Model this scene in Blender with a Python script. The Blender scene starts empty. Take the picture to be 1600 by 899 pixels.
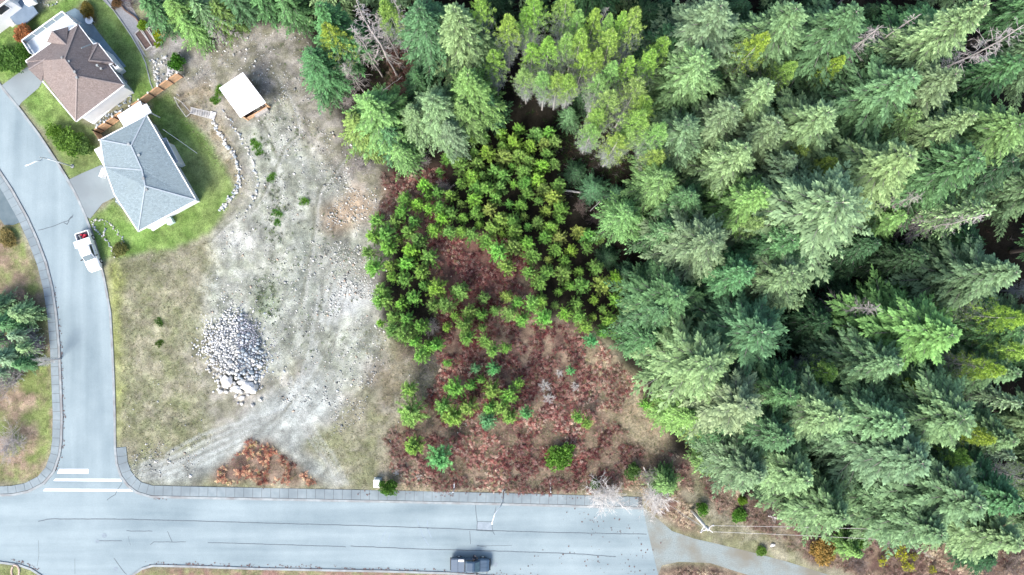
import bpy, bmesh, math, random
import numpy as np
from mathutils import Vector, Matrix

# ------------------------------------------------------------------ camera, sky, sun, exposure
SC = bpy.context.scene
COL = SC.collection
H = 98.0            # drone height above the road
FOC = 1081.0        # focal length in photograph pixels (1600 wide)
NX, NY = 820.0, 475.0   # nadir in photograph pixels
cam_d = bpy.data.cameras.new("drone_camera")
cam = bpy.data.objects.new("drone_camera", cam_d)
COL.objects.link(cam)
SC.camera = cam
cam.location = (0, 0, H)
cam.rotation_euler = (0, 0, 0)
cam_d.sensor_width = 36.0
cam_d.lens = 36.0 * FOC / 1600.0
cam_d.shift_x = (800 - NX) / 1600.0
cam_d.shift_y = (NY - 449.5) / 1600.0
cam_d.clip_end = 5000.0
cam_d.clip_start = 1.0

SUN_ELEV = math.radians(43)
SUN_AZ = math.radians(212)      # direction the light comes from: lower left of the picture (0 = +Y, clockwise)
world = bpy.data.worlds.new("World")
SC.world = world
world.use_nodes = True
wn = world.node_tree
for n in list(wn.nodes):
    wn.nodes.remove(n)
sky = wn.nodes.new("ShaderNodeTexSky")
sky.sky_type = 'NISHITA'
sky.sun_disc = False
sky.sun_elevation = SUN_ELEV
sky.sun_rotation = SUN_AZ
sky.air_density = 1.0
sky.dust_density = 3.0
sky.ozone_density = 1.0
wbg = wn.nodes.new("ShaderNodeBackground")
wbg.inputs[1].default_value = 0.15
wout = wn.nodes.new("ShaderNodeOutputWorld")
wn.links.new(sky.outputs[0], wbg.inputs[0])
wn.links.new(wbg.outputs[0], wout.inputs[0])
sun_d = bpy.data.lights.new("sun", 'SUN')
sun_d.energy = 2.1
sun_d.angle = math.radians(26)
sun_d.color = (1.0, 0.98, 0.93)
sun = bpy.data.objects.new("sun", sun_d)
COL.objects.link(sun)
sdir = Vector((math.sin(SUN_AZ) * math.cos(SUN_ELEV), math.cos(SUN_AZ) * math.cos(SUN_ELEV), math.sin(SUN_ELEV)))
sun.rotation_euler = sdir.to_track_quat('Z', 'Y').to_euler()
sun.location = sdir * 200
SC.view_settings.view_transform = 'Standard'
SC.view_settings.look = 'None'
SC.view_settings.gamma = 1
SC.view_settings.exposure = 1.32
SC.cycles.max_bounces = 6
SC.cycles.diffuse_bounces = 3
SC.cycles.transparent_max_bounces = 6

random.seed(11)
RNG = np.random.default_rng(11)

# ------------------------------------------------------------------ basic helpers
def P(px, py, z=0.0):
    k = (H - z) / FOC
    return Vector(((px - NX) * k, -(py - NY) * k, z))
def to_px(x, y, z=0.0):
    k = FOC / (H - z)
    return NX + x * k, NY - y * k

_noise_cache = {}
def vnoise(x, y, scale, seed=0):
    """smooth value noise in numpy, 0..1"""
    key = seed
    if key not in _noise_cache:
        _noise_cache[key] = np.random.default_rng(1000 + seed).random((256, 256))
    T = _noise_cache[key]
    u = np.asarray(x) / scale + 1000.0
    v = np.asarray(y) / scale + 1000.0
    iu = np.floor(u).astype(int); iv = np.floor(v).astype(int)
    fu = u - iu; fv = v - iv
    fu = fu * fu * (3 - 2 * fu); fv = fv * fv * (3 - 2 * fv)
    a = T[iv % 256, iu % 256]; b = T[iv % 256, (iu + 1) % 256]
    c = T[(iv + 1) % 256, iu % 256]; d = T[(iv + 1) % 256, (iu + 1) % 256]
    return (a * (1 - fu) + b * fu) * (1 - fv) + (c * (1 - fu) + d * fu) * fv
def fbm(x, y, scale, seed=0, octs=4):
    s = 0; a = 1; t = 0
    for i in range(octs):
        s = s + a * vnoise(x, y, scale / (2 ** i), seed + i * 7); t += a; a *= 0.55
    return s / t
def inpoly(px, py, poly):
    px = np.asarray(px, float); py = np.asarray(py, float)
    r = np.zeros(px.shape, bool)
    n = len(poly)
    for i in range(n):
        x0, y0 = poly[i]; x1, y1 = poly[(i + 1) % n]
        if y0 == y1: continue
        c = ((y0 > py) != (y1 > py)) & (px < (x1 - x0) * (py - y0) / (y1 - y0) + x0)
        r ^= c
    return r

MATS = {}
def link_obj(name, data, parent=None):
    o = bpy.data.objects.new(name, data)
    COL.objects.link(o)
    if parent is not None:
        o.parent = parent
    return o
def tag(o, label=None, cat=None, group=None, kind=None):
    if label: o["label"] = label
    if cat: o["category"] = cat
    if group: o["group"] = group
    if kind: o["kind"] = kind
    return o
def thing(name, label, cat, loc=(0, 0, 0), rz=0.0, group=None):
    o = link_obj(name, None)
    o.location = loc
    o.rotation_euler = (0, 0, rz)
    o.empty_display_size = 0.3
    return tag(o, label, cat, group)
def np_mesh(name, V, F, mat=None, attrs=None, smooth=False, mats=None, midx=None):
    """V (n,3), F (m,k) index array with constant k"""
    me = bpy.data.meshes.new(name)
    V = np.asarray(V, np.float32); F = np.asarray(F, np.int32)
    m, k = F.shape
    me.vertices.add(len(V)); me.vertices.foreach_set("co", V.ravel())
    me.loops.add(m * k); me.loops.foreach_set("vertex_index", F.ravel())
    me.polygons.add(m)
    me.polygons.foreach_set("loop_start", np.arange(0, m * k, k, dtype=np.int32))
    me.polygons.foreach_set("loop_total", np.full(m, k, np.int32))
    if smooth: me.polygons.foreach_set("use_smooth", np.ones(m, bool))
    me.update(calc_edges=True)
    if attrs:
        for nm, (typ, dat) in attrs.items():
            a = me.attributes.new(nm, typ, 'POINT')
            if typ == 'FLOAT': a.data.foreach_set("value", np.asarray(dat, np.float32).ravel())
            else: a.data.foreach_set("color", np.asarray(dat, np.float32).ravel())
    if mat: me.materials.append(mat)
    return me

class MB:
    """collects simple solids, makes one mesh object"""
    def __init__(self): self.bm = bmesh.new()
    def box(self, c, s, rz=0.0, rx=0.0, ry=0.0):
        M = Matrix.Translation(Vector(c)) @ Matrix.Rotation(rz, 4, 'Z') @ Matrix.Rotation(ry, 4, 'Y') @ Matrix.Rotation(rx, 4, 'X') @ Matrix.Diagonal((s[0], s[1], s[2], 1))
        bmesh.ops.create_cube(self.bm, size=1.0, matrix=M); return self
    def bar(self, a, b, w, t=None, up=Vector((0, 0, 1))):
        a = Vector(a); b = Vector(b); t = t or w
        d = b - a; L = d.length
        if L < 1e-5: return self
        q = d.to_track_quat('X', 'Z')
        M = Matrix.Translation((a + b) / 2) @ q.to_matrix().to_4x4() @ Matrix.Diagonal((L, w, t, 1))
        bmesh.ops.create_cube(self.bm, size=1.0, matrix=M); return self
    def tube(self, pts, rads, n=8, cap=True):
        rings = []
        pts = [Vector(p) for p in pts]
        for i, p in enumerate(pts):
            d = (pts[min(i + 1, len(pts) - 1)] - pts[max(i - 1, 0)]).normalized()
            ref = Vector((1, 0, 0)) if abs(d.x) < 0.8 else Vector((0, 1, 0))
            u = d.cross(ref).normalized(); v = d.cross(u)
            r = rads[i] if hasattr(rads, '__len__') else rads
            rings.append([self.bm.verts.new(p + (u * math.cos(2 * math.pi * k / n) + v * math.sin(2 * math.pi * k / n)) * r) for k in range(n)])
        for a, b in zip(rings, rings[1:]):
            for k in range(n):
                self.bm.faces.new((a[k], a[(k + 1) % n], b[(k + 1) % n], b[k]))
        if cap:
            self.bm.faces.new(rings[0][::-1]); self.bm.faces.new(rings[-1])
        return self
    def prism(self, poly, z0, z1):
        lo = [self.bm.verts.new((p[0], p[1], z0)) for p in poly]
        hi = [self.bm.verts.new((p[0], p[1], z1)) for p in poly]
        n = len(poly)
        self.bm.faces.new(lo[::-1]); self.bm.faces.new(hi)
        for i in range(n):
            self.bm.faces.new((lo[i], lo[(i + 1) % n], hi[(i + 1) % n], hi[i]))
        return self
    def slab(self, tops, thick):
        """thick plate under an arbitrary 3-D polygon"""
        hi = [self.bm.verts.new(p) for p in tops]
        lo = [self.bm.verts.new(Vector(p) - Vector((0, 0, thick))) for p in tops]
        n = len(tops)
        self.bm.faces.new(hi); self.bm.faces.new(lo[::-1])
        for i in range(n):
            self.bm.faces.new((lo[i], lo[(i + 1) % n], hi[(i + 1) % n], hi[i]))
        return self
    def face(self, pts):
        self.bm.faces.new([self.bm.verts.new(p) for p in pts]); return self
    def loft(self, rings, cap=True):
        R = [[self.bm.verts.new(p) for p in r] for r in rings]
        n = len(R[0])
        for a, b in zip(R, R[1:]):
            for k in range(n):
                self.bm.faces.new((a[k], a[(k + 1) % n], b[(k + 1) % n], b[k]))
        if cap:
            self.bm.faces.new(R[0][::-1]); self.bm.faces.new(R[-1])
        return self
    def build(self, name, mat, parent=None, smooth=False, bevel=0.0, fixn=True):
        if fixn: bmesh.ops.recalc_face_normals(self.bm, faces=self.bm.faces)
        me = bpy.data.meshes.new(name)
        self.bm.to_mesh(me); self.bm.free()
        if mat: me.materials.append(mat)
        if smooth:
            me.polygons.foreach_set("use_smooth", np.ones(len(me.polygons), bool))
        o = link_obj(name, me, parent)
        if bevel > 0:
            b = o.modifiers.new("bevel", 'BEVEL'); b.width = bevel; b.segments = 2; b.limit_method = 'ANGLE'
        return o

# ------------------------------------------------------------------ materials
def newmat(name):
    m = bpy.data.materials.new(name); m.use_nodes = True
    nt = m.node_tree
    b = nt.nodes["Principled BSDF"]
    b.inputs["Roughness"].default_value = 0.8
    b.inputs["Specular IOR Level"].default_value = 0.3
    return m, nt, b
def N(nt, t, **kw):
    n = nt.nodes.new(t)
    for k, v in kw.items(): setattr(n, k, v)
    return n
def noise_mat(name, c1, c2, scale=3.0, rough=0.85, detail=6, spec=0.25, bump=0.0, metallic=0.0, scale2=None, c3=None, coords='Object'):
    m, nt, b = newmat(name)
    tc = N(nt, "ShaderNodeTexCoord")
    no = N(nt, "ShaderNodeTexNoise"); no.inputs["Scale"].default_value = scale; no.inputs["Detail"].default_value = detail
    no.inputs["Roughness"].default_value = 0.65
    nt.links.new(tc.outputs[coords], no.inputs["Vector"])
    rp = N(nt, "ShaderNodeValToRGB")
    rp.color_ramp.elements[0].position = 0.32; rp.color_ramp.elements[1].position = 0.68
    rp.color_ramp.elements[0].color = (*c1, 1); rp.color_ramp.elements[1].color = (*c2, 1)
    nt.links.new(no.outputs[0], rp.inputs[0])
    col = rp.outputs[0]
    if c3 is not None:
        n2 = N(nt, "ShaderNodeTexNoise"); n2.inputs["Scale"].default_value = scale2 or scale * 0.15; n2.inputs["Detail"].default_value = 4
        nt.links.new(tc.outputs[coords], n2.inputs["Vector"])
        r2 = N(nt, "ShaderNodeValToRGB"); r2.color_ramp.elements[0].position = 0.42; r2.color_ramp.elements[1].position = 0.66
        nt.links.new(n2.outputs[0], r2.inputs[0])
        mx = N(nt, "ShaderNodeMix", data_type='RGBA')
        nt.links.new(r2.outputs[0], mx.inputs[0]); nt.links.new(col, mx.inputs[6]); mx.inputs[7].default_value = (*c3, 1)
        col = mx.outputs[2]
    nt.links.new(col, b.inputs["Base Color"])
    b.inputs["Roughness"].default_value = rough
    b.inputs["Specular IOR Level"].default_value = spec
    b.inputs["Metallic"].default_value = metallic
    if bump > 0:
        bp = N(nt, "ShaderNodeBump"); bp.inputs["Strength"].default_value = bump; bp.inputs["Distance"].default_value = 0.05
        nt.links.new(no.outputs[0], bp.inputs["Height"]); nt.links.new(bp.outputs[0], b.inputs["Normal"])
    return m

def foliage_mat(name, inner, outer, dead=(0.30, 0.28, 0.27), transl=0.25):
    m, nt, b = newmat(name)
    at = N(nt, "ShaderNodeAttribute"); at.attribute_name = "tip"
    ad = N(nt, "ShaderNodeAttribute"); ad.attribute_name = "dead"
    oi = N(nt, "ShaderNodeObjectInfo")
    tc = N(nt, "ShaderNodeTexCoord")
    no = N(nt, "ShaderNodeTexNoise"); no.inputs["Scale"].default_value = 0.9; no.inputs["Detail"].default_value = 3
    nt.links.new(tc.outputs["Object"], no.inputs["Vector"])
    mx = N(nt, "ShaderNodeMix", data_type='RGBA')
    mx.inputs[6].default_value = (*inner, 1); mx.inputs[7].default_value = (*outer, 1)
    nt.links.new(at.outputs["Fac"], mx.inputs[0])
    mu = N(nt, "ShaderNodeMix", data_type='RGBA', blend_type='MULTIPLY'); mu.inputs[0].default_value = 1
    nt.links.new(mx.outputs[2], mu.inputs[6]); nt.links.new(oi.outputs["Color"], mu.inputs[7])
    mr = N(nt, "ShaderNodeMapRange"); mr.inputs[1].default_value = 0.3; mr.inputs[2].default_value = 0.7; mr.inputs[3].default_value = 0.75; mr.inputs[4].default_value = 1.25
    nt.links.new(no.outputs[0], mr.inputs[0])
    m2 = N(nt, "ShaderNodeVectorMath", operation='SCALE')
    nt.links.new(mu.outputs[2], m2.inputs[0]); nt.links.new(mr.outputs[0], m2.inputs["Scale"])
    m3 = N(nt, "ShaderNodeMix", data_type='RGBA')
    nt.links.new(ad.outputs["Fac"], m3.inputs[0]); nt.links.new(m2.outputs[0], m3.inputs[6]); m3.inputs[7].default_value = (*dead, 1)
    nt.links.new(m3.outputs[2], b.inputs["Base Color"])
    b.inputs["Roughness"].default_value = 0.6
    b.inputs["Specular IOR Level"].default_value = 0.2
    tr = N(nt, "ShaderNodeBsdfTranslucent"); nt.links.new(m3.outputs[2], tr.inputs[0])
    ms = N(nt, "ShaderNodeMixShader"); ms.inputs[0].default_value = transl
    out = nt.nodes["Material Output"]
    nt.links.new(b.outputs[0], ms.inputs[1]); nt.links.new(tr.outputs[0], ms.inputs[2]); nt.links.new(ms.outputs[0], out.inputs[0])
    return m

M = MATS
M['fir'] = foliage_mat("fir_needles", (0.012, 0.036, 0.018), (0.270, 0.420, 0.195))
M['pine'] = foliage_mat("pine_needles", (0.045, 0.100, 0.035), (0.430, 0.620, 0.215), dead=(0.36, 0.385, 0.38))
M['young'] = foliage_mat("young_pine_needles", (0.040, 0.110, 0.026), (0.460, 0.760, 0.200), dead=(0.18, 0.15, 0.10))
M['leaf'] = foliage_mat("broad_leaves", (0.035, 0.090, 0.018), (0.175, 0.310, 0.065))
M['bark'] = noise_mat("bark", (0.12, 0.10, 0.085), (0.24, 0.21, 0.19), 6, bump=0.5)
M['palebark'] = noise_mat("pale_bark", (0.32, 0.30, 0.29), (0.50, 0.48, 0.46), 6)
M['twig'] = noise_mat("bare_twigs", (0.27, 0.245, 0.235), (0.42, 0.385, 0.37), 4)
M['twigwhite'] = noise_mat("bleached_twigs", (0.55, 0.53, 0.50), (0.75, 0.72, 0.70), 4)
M['darktwig'] = noise_mat("brown_twigs", (0.13, 0.10, 0.09), (0.25, 0.20, 0.18), 4)
M['concrete'] = noise_mat("pavement_concrete", (0.175, 0.215, 0.232), (0.235, 0.272, 0.285), 1.2, c3=(0.15, 0.18, 0.195), scale2=0.25, bump=0.1, coords='Object')
M['kerb'] = noise_mat("kerb_concrete", (0.22, 0.25, 0.26), (0.31, 0.33, 0.33), 1.5, c3=(0.2, 0.2, 0.2), scale2=0.6)
M['concdrive'] = noise_mat("driveway_concrete", (0.19, 0.225, 0.235), (0.24, 0.275, 0.285), 0.8, c3=(0.165, 0.19, 0.20), scale2=0.2)
M['patio'] = noise_mat("patio_stone", (0.14, 0.20, 0.235), (0.22, 0.30, 0.335), 1.0, c3=(0.13, 0.17, 0.2), scale2=0.4)
M['joint'] = noise_mat("joint_dirt", (0.07, 0.07, 0.07), (0.10, 0.10, 0.10), 5)
M['seal'] = noise_mat("crack_sealant", (0.085, 0.105, 0.12), (0.13, 0.155, 0.17), 3)
M['whitepaint'] = noise_mat("white_road_paint", (0.70, 0.70, 0.70), (0.82, 0.82, 0.82), 5)
M['white'] = noise_mat("white_painted_trim", (0.76, 0.76, 0.76), (0.82, 0.82, 0.82), 2, rough=0.5)
M['whitewall'] = noise_mat("white_siding", (0.66, 0.68, 0.69), (0.76, 0.77, 0.78), 1.0, rough=0.6)
M['whiteroof'] = noise_mat("white_metal_roof", (0.74, 0.75, 0.76), (0.82, 0.82, 0.82), 0.8, rough=0.5)
M['glass'] = noise_mat("window_glass", (0.02, 0.03, 0.035), (0.04, 0.05, 0.06), 1, rough=0.08, spec=0.6)
M['wood'] = noise_mat("cedar_boards", (0.46, 0.28, 0.16), (0.64, 0.42, 0.26), 2.5)
M['greywood'] = noise_mat("weathered_wood", (0.27, 0.26, 0.25), (0.42, 0.41, 0.39), 3)
M['darkwood'] = noise_mat("dark_timber", (0.10, 0.065, 0.05), (0.19, 0.12, 0.09), 3)
M['rubber'] = noise_mat("tyre_rubber", (0.02, 0.02, 0.02), (0.035, 0.035, 0.035), 5)
M['steel'] = noise_mat("galvanised_steel", (0.55, 0.57, 0.58), (0.68, 0.7, 0.7), 3, rough=0.45, metallic=0.3)
M['soil'] = noise_mat("garden_soil", (0.06, 0.04, 0.035), (0.13, 0.09, 0.075), 2.0, bump=0.4)
M['gravelpath'] = noise_mat("grey_gravel_path", (0.17, 0.175, 0.185), (0.26, 0.265, 0.275), 6)
def stone_mat(name, c1, c2):
    m, nt, b = newmat(name)
    oi = N(nt, "ShaderNodeObjectInfo"); tc = N(nt, "ShaderNodeTexCoord")
    rp = N(nt, "ShaderNodeValToRGB"); rp.color_ramp.elements[0].color = (*c1, 1); rp.color_ramp.elements[1].color = (*c2, 1)
    nt.links.new(oi.outputs["Random"], rp.inputs[0])
    no = N(nt, "ShaderNodeTexNoise"); no.inputs["Scale"].default_value = 4; no.inputs["Detail"].default_value = 5
    nt.links.new(tc.outputs["Object"], no.inputs["Vector"])
    mr = N(nt, "ShaderNodeMapRange"); mr.inputs[3].default_value = 0.7; mr.inputs[4].default_value = 1.25
    nt.links.new(no.outputs[0], mr.inputs[0])
    m2 = N(nt, "ShaderNodeVectorMath", operation='SCALE'); nt.links.new(rp.outputs[0], m2.inputs[0]); nt.links.new(mr.outputs[0], m2.inputs["Scale"])
    nt.links.new(m2.outputs[0], b.inputs["Base Color"])
    return m
M['stone'] = stone_mat("pale_quarried_stone", (0.33, 0.325, 0.305), (0.62, 0.61, 0.575))
M['darkstone'] = stone_mat("blue_grey_stone", (0.18, 0.22, 0.25), (0.42, 0.45, 0.48))
M['boulder'] = noise_mat("pale_boulder", (0.55, 0.53, 0.50), (0.74, 0.71, 0.68), 1.2, bump=0.5)
def attr_mat(name, rough=0.9, spec=0.1, transl=0.0, fine=None, bump=0.0):
    """colour from the mesh attribute 'col', with fine noise on top"""
    m, nt, b = newmat(name)
    at = N(nt, "ShaderNodeAttribute"); at.attribute_name = "col"
    col = at.outputs["Color"]
    if fine:
        tc = N(nt, "ShaderNodeTexCoord")
        for sc, lo, hi in fine:
            no = N(nt, "ShaderNodeTexNoise"); no.inputs["Scale"].default_value = sc; no.inputs["Detail"].default_value = 6; no.inputs["Roughness"].default_value = 0.7
            nt.links.new(tc.outputs["Object"], no.inputs["Vector"])
            mr = N(nt, "ShaderNodeMapRange"); mr.inputs[1].default_value = 0.33; mr.inputs[2].default_value = 0.67; mr.inputs[3].default_value = lo; mr.inputs[4].default_value = hi
            nt.links.new(no.outputs[0], mr.inputs[0])
            m2 = N(nt, "ShaderNodeVectorMath", operation='SCALE'); nt.links.new(col, m2.inputs[0]); nt.links.new(mr.outputs[0], m2.inputs["Scale"])
            col = m2.outputs[0]
        if bump > 0:
            bp = N(nt, "ShaderNodeBump"); bp.inputs["Strength"].default_value = bump; bp.inputs["Distance"].default_value = 0.12
            nt.links.new(no.outputs[0], bp.inputs["Height"]); nt.links.new(bp.outputs[0], b.inputs["Normal"])
    nt.links.new(col, b.inputs["Base Color"])
    b.inputs["Roughness"].default_value = rough; b.inputs["Specular IOR Level"].default_value = spec
    if transl > 0:
        tr = N(nt, "ShaderNodeBsdfTranslucent"); nt.links.new(col, tr.inputs[0])
        ms = N(nt, "ShaderNodeMixShader"); ms.inputs[0].default_value = transl
        nt.links.new(b.outputs[0], ms.inputs[1]); nt.links.new(tr.outputs[0], ms.inputs[2]); nt.links.new(ms.outputs[0], nt.nodes["Material Output"].inputs[0])
    return m
M['ground'] = attr_mat("ground_soil_and_turf", fine=[(0.5, 0.90, 1.10), (2.2, 0.78, 1.22), (7.5, 0.58, 1.42)], bump=0.9)
M['scatter'] = attr_mat("fronds_and_blades", transl=0.2)
M['pebble'] = attr_mat("pebbles")

def asphalt_mat():
    m, nt, b = newmat("worn_asphalt")
    tc = N(nt, "ShaderNodeTexCoord")
    mp = N(nt, "ShaderNodeMapping"); mp.inputs["Scale"].default_value = (0.04, 0.5, 0.1); mp.inputs["Rotation"].default_value = (0, 0, math.radians(1.2))
    nt.links.new(tc.outputs["Object"], mp.inputs[0])
    n1 = N(nt, "ShaderNodeTexNoise"); n1.inputs["Scale"].default_value = 1.0; n1.inputs["Detail"].default_value = 5; nt.links.new(mp.outputs[0], n1.inputs["Vector"])
    n2 = N(nt, "ShaderNodeTexNoise"); n2.inputs["Scale"].default_value = 0.12; n2.inputs["Detail"].default_value = 7; n2.inputs["Roughness"].default_value = .6; nt.links.new(tc.outputs["Object"], n2.inputs["Vector"])
    n3 = N(nt, "ShaderNodeTexNoise"); n3.inputs["Scale"].default_value = 9; n3.inputs["Detail"].default_value = 4; nt.links.new(tc.outputs["Object"], n3.inputs["Vector"])
    r = N(nt, "ShaderNodeValToRGB"); r.color_ramp.elements[0].position = 0.36; r.color_ramp.elements[1].position = 0.64
    r.color_ramp.elements[0].color = (0.155, 0.203, 0.224, 1); r.color_ramp.elements[1].color = (0.262, 0.318, 0.334, 1)
    mp2 = N(nt, "ShaderNodeMapping"); mp2.inputs["Scale"].default_value = (0.5, 0.035, 0.1); mp2.inputs["Rotation"].default_value = (0, 0, math.radians(-6))
    nt.links.new(tc.outputs["Object"], mp2.inputs[0])
    n1b = N(nt, "ShaderNodeTexNoise"); n1b.inputs["Scale"].default_value = 1.0; n1b.inputs["Detail"].default_value = 5; nt.links.new(mp2.outputs[0], n1b.inputs["Vector"])
    sx = N(nt, "ShaderNodeSeparateXYZ"); nt.links.new(tc.outputs["Object"], sx.inputs[0])
    my = N(nt, "ShaderNodeMapRange"); my.inputs[1].default_value = -29; my.inputs[2].default_value = -22; nt.links.new(sx.outputs[1], my.inputs[0])
    mxx = N(nt, "ShaderNodeMix", data_type='FLOAT'); nt.links.new(my.outputs[0], mxx.inputs[0]); nt.links.new(n1.outputs[0], mxx.inputs[2]); nt.links.new(n1b.outputs[0], mxx.inputs[3])
    ad = N(nt, "ShaderNodeMath", operation='ADD'); nt.links.new(mxx.outputs[0], ad.inputs[0]); nt.links.new(n2.outputs[0], ad.inputs[1])
    h = N(nt, "ShaderNodeMath", operation='MULTIPLY'); h.inputs[1].default_value = 0.5; nt.links.new(ad.outputs[0], h.inputs[0])
    nt.links.new(h.outputs[0], r.inputs[0])
    mr = N(nt, "ShaderNodeMapRange"); mr.inputs[3].default_value = 0.80; mr.inputs[4].default_value = 1.20; nt.links.new(n3.outputs[0], mr.inputs[0])
    m2 = N(nt, "ShaderNodeVectorMath", operation='SCALE'); nt.links.new(r.outputs[0], m2.inputs[0]); nt.links.new(mr.outputs[0], m2.inputs["Scale"])
    nt.links.new(m2.outputs[0], b.inputs["Base Color"]); b.inputs["Roughness"].default_value = 0.85
    return m
M['asphalt'] = asphalt_mat()

# ------------------------------------------------------------------ outlines in photograph pixels (of things lying on the ground)
EAST_KERB = [(-30, 95), (0, 135), (30, 172), (60, 212), (85, 250), (105, 282), (120, 310), (133, 340), (143, 367), (152, 398), (160, 430), (166, 460), (171, 490), (174, 540), (176.5, 600), (178, 650), (178.5, 700), (181, 725), (188, 745), (199, 760), (213, 771), (236, 778), (300, 779.5), (400, 781.5), (600, 785.5), (800, 790), (1005, 796)]
WEST_KERB = [(-30, 225), (0, 265), (20, 295), (45, 340), (60, 373), (74, 410), (84, 450), (90, 490), (94.5, 540), (97, 600), (99, 650), (98, 690), (95, 712), (86, 738), (70, 757), (45, 770), (20, 775), (-40, 777)]
ROAD = EAST_KERB + [(1012, 830), (1018, 855), (1024, 880), (1030, 905), (1035, 960), (850, 960), (850, 905), (700, 894), (600, 891), (400, 887), (300, 883.5), (240, 882), (222, 887), (203, 900), (190, 930), (180, 1000), (85, 1000), (80, 930), (68, 900), (50, 888), (30, 881), (0, 877), (-40, 876)] + WEST_KERB[::-1]
def offset_line(pts, d):
    out = []
    for i, p in enumerate(pts):
        a = pts[max(i - 1, 0)]; b = pts[min(i + 1, len(pts) - 1)]
        dx, dy = b[0] - a[0], b[1] - a[1]; L = math.hypot(dx, dy)
        out.append((p[0] + dy / L * d, p[1] - dx / L * d))
    return out
def resample(pts, step):
    out = [pts[0]]; acc = 0
    for a, b in zip(pts, pts[1:]):
        L = math.hypot(b[0] - a[0], b[1] - a[1]); t = step - acc
        while t <= L:
            out.append((a[0] + (b[0] - a[0]) * t / L, a[1] + (b[1] - a[1]) * t / L)); t += step
        acc = (acc + L) % step
    return out
GRAVEL_ROAD = [(1004, 792), (1022, 806), (1050, 830), (1085, 842), (1120, 850), (1170, 862), (1230, 878), (1290, 897), (1400, 935), (1380, 990), (1200, 960), (1190, 905), (1150, 893), (1110, 880), (1060, 878), (1034, 884), (1028, 900), (1030, 960), (1008, 900), (1004, 830)]
PAVED = [ROAD, GRAVEL_ROAD]

PLATEAU = [(330, 120), (350, 200), (388, 260), (388, 300), (360, 340), (340, 400), (420, 420), (520, 330), (545, 250), (520, 180), (470, 80), (350, 60)]

# ------------------------------------------------------------------ ground raster
GX0, GX1, GY0, GY1, GS = -88.0, 88.0, -54.0, 58.0, 0.25
gx = np.arange(GX0, GX1 + 1e-6, GS); gy = np.arange(GY0, GY1 + 1e-6, GS)
XX, YY = np.meshgrid(gx, gy)
PX = NX + XX * FOC / H; PY = NY - YY * FOC / H
def blur(a, r):
    k = max(1, int(round(r / GS)))
    for ax in (0, 1):
        for _ in range(2):
            pad = [(0, 0), (0, 0)]; pad[ax] = (k + 1, k)
            c = np.cumsum(np.pad(a, pad, mode='edge'), axis=ax)
            if ax == 0: a = (c[2 * k + 1:, :] - c[:-(2 * k + 1), :]) / (2 * k + 1)
            else: a = (c[:, 2 * k + 1:] - c[:, :-(2 * k + 1)]) / (2 * k + 1)
    return a
WX = (fbm(XX, YY, 3.0, 3) - 0.5) * 26; WY = (fbm(XX, YY, 3.0, 9) - 0.5) * 26
FW = fbm(XX, YY, .8, 203, 3); FW2 = fbm(XX, YY, .8, 207, 3)
def pmask(poly, soft=0.5, warp=1.0):
    if soft >= .8: warp *= 1.7
    m = inpoly(PX + WX * warp + (FW - .5) * 14, PY + WY * warp + (FW2 - .5) * 14, poly).astype(float)
    return blur(m, soft) if soft > 0 else m
paved = np.zeros_like(XX)
for pl in PAVED: paved = np.maximum(paved, inpoly(PX, PY, pl).astype(float))
pav_soft = np.clip(blur(paved, 1.2) * 2.0, 0, 1)
plat = blur(inpoly(PX, PY, PLATEAU).astype(float), 3.5)
HUMP = np.clip(1 - pav_soft, 0, 1)
SOUTHWALK = [(228, 757), (400, 762), (600, 766), (800, 770), (1008, 775), (1008, 800), (228, 784)]
WESTWALK = [(p[0], p[1]) for p in WEST_KERB] + [(p[0], p[1]) for p in offset_line(WEST_KERB, -22)[::-1]]
flatm = np.zeros_like(XX)
FLATS = [[(-10, 140), (60, 100), (90, 130), (30, 175)], [(100, 283), (165, 255), (195, 305), (141, 345)], [(95, 0), (125, 0), (205, 103), (180, 120)], SOUTHWALK,
         [(20, 255), (120, 420), (130, 720), (100, 790), (-60, 790), (-60, 740), (70, 700), (50, 420), (-30, 290), (-30, 240)], [(150, -40), (225, -40), (225, 60), (210, 80)],
         [(170, 690), (215, 690), (260, 790), (170, 790)]]
for pl in FLATS: flatm = np.maximum(flatm, inpoly(PX, PY, pl).astype(float))
flatm = np.clip(blur(flatm, 0.8) * 1.6, 0, 1)
ROUGHZ = (fbm(XX, YY, 2.2, 21) - 0.5) * 0.28 + (fbm(XX, YY, 9, 33) - 0.5) * 0.8
LAWNS = [[(135, -20), (168, -20), (205, 50), (233, 95), (243, 150), (225, 168), (213, 168), (200, 130), (150, 50)],
         [(236, 160), (264, 146), (330, 225), (372, 300), (330, 362), (270, 390), (155, 408), (138, 345), (180, 310), (215, 362), (307, 313), (240, 190)],
         [(62, 125), (125, 190), (150, 200), (160, 262), (112, 280), (85, 228), (33, 158)], [(0, 50), (60, 20), (110, -10), (140, -10), (110, 20), (45, 75), (45, 110), (3, 133), (-20, 110)]]
lawnm = np.zeros_like(XX)
for pl in LAWNS: lawnm = np.maximum(lawnm, inpoly(PX, PY, pl).astype(float))
lawnb = np.clip(blur(lawnm, 1.0), 0, 1)
ZG = HUMP * 0.06 + HUMP * (1 - flatm) * (1 - 0.8 * lawnb) * ROUGHZ + plat * 1.1
ZG = np.where(paved > 0, np.minimum(ZG, 0.0), ZG)
ZG = np.maximum(ZG, -0.0) * (1 - (pav_soft > 0.999))
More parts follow.
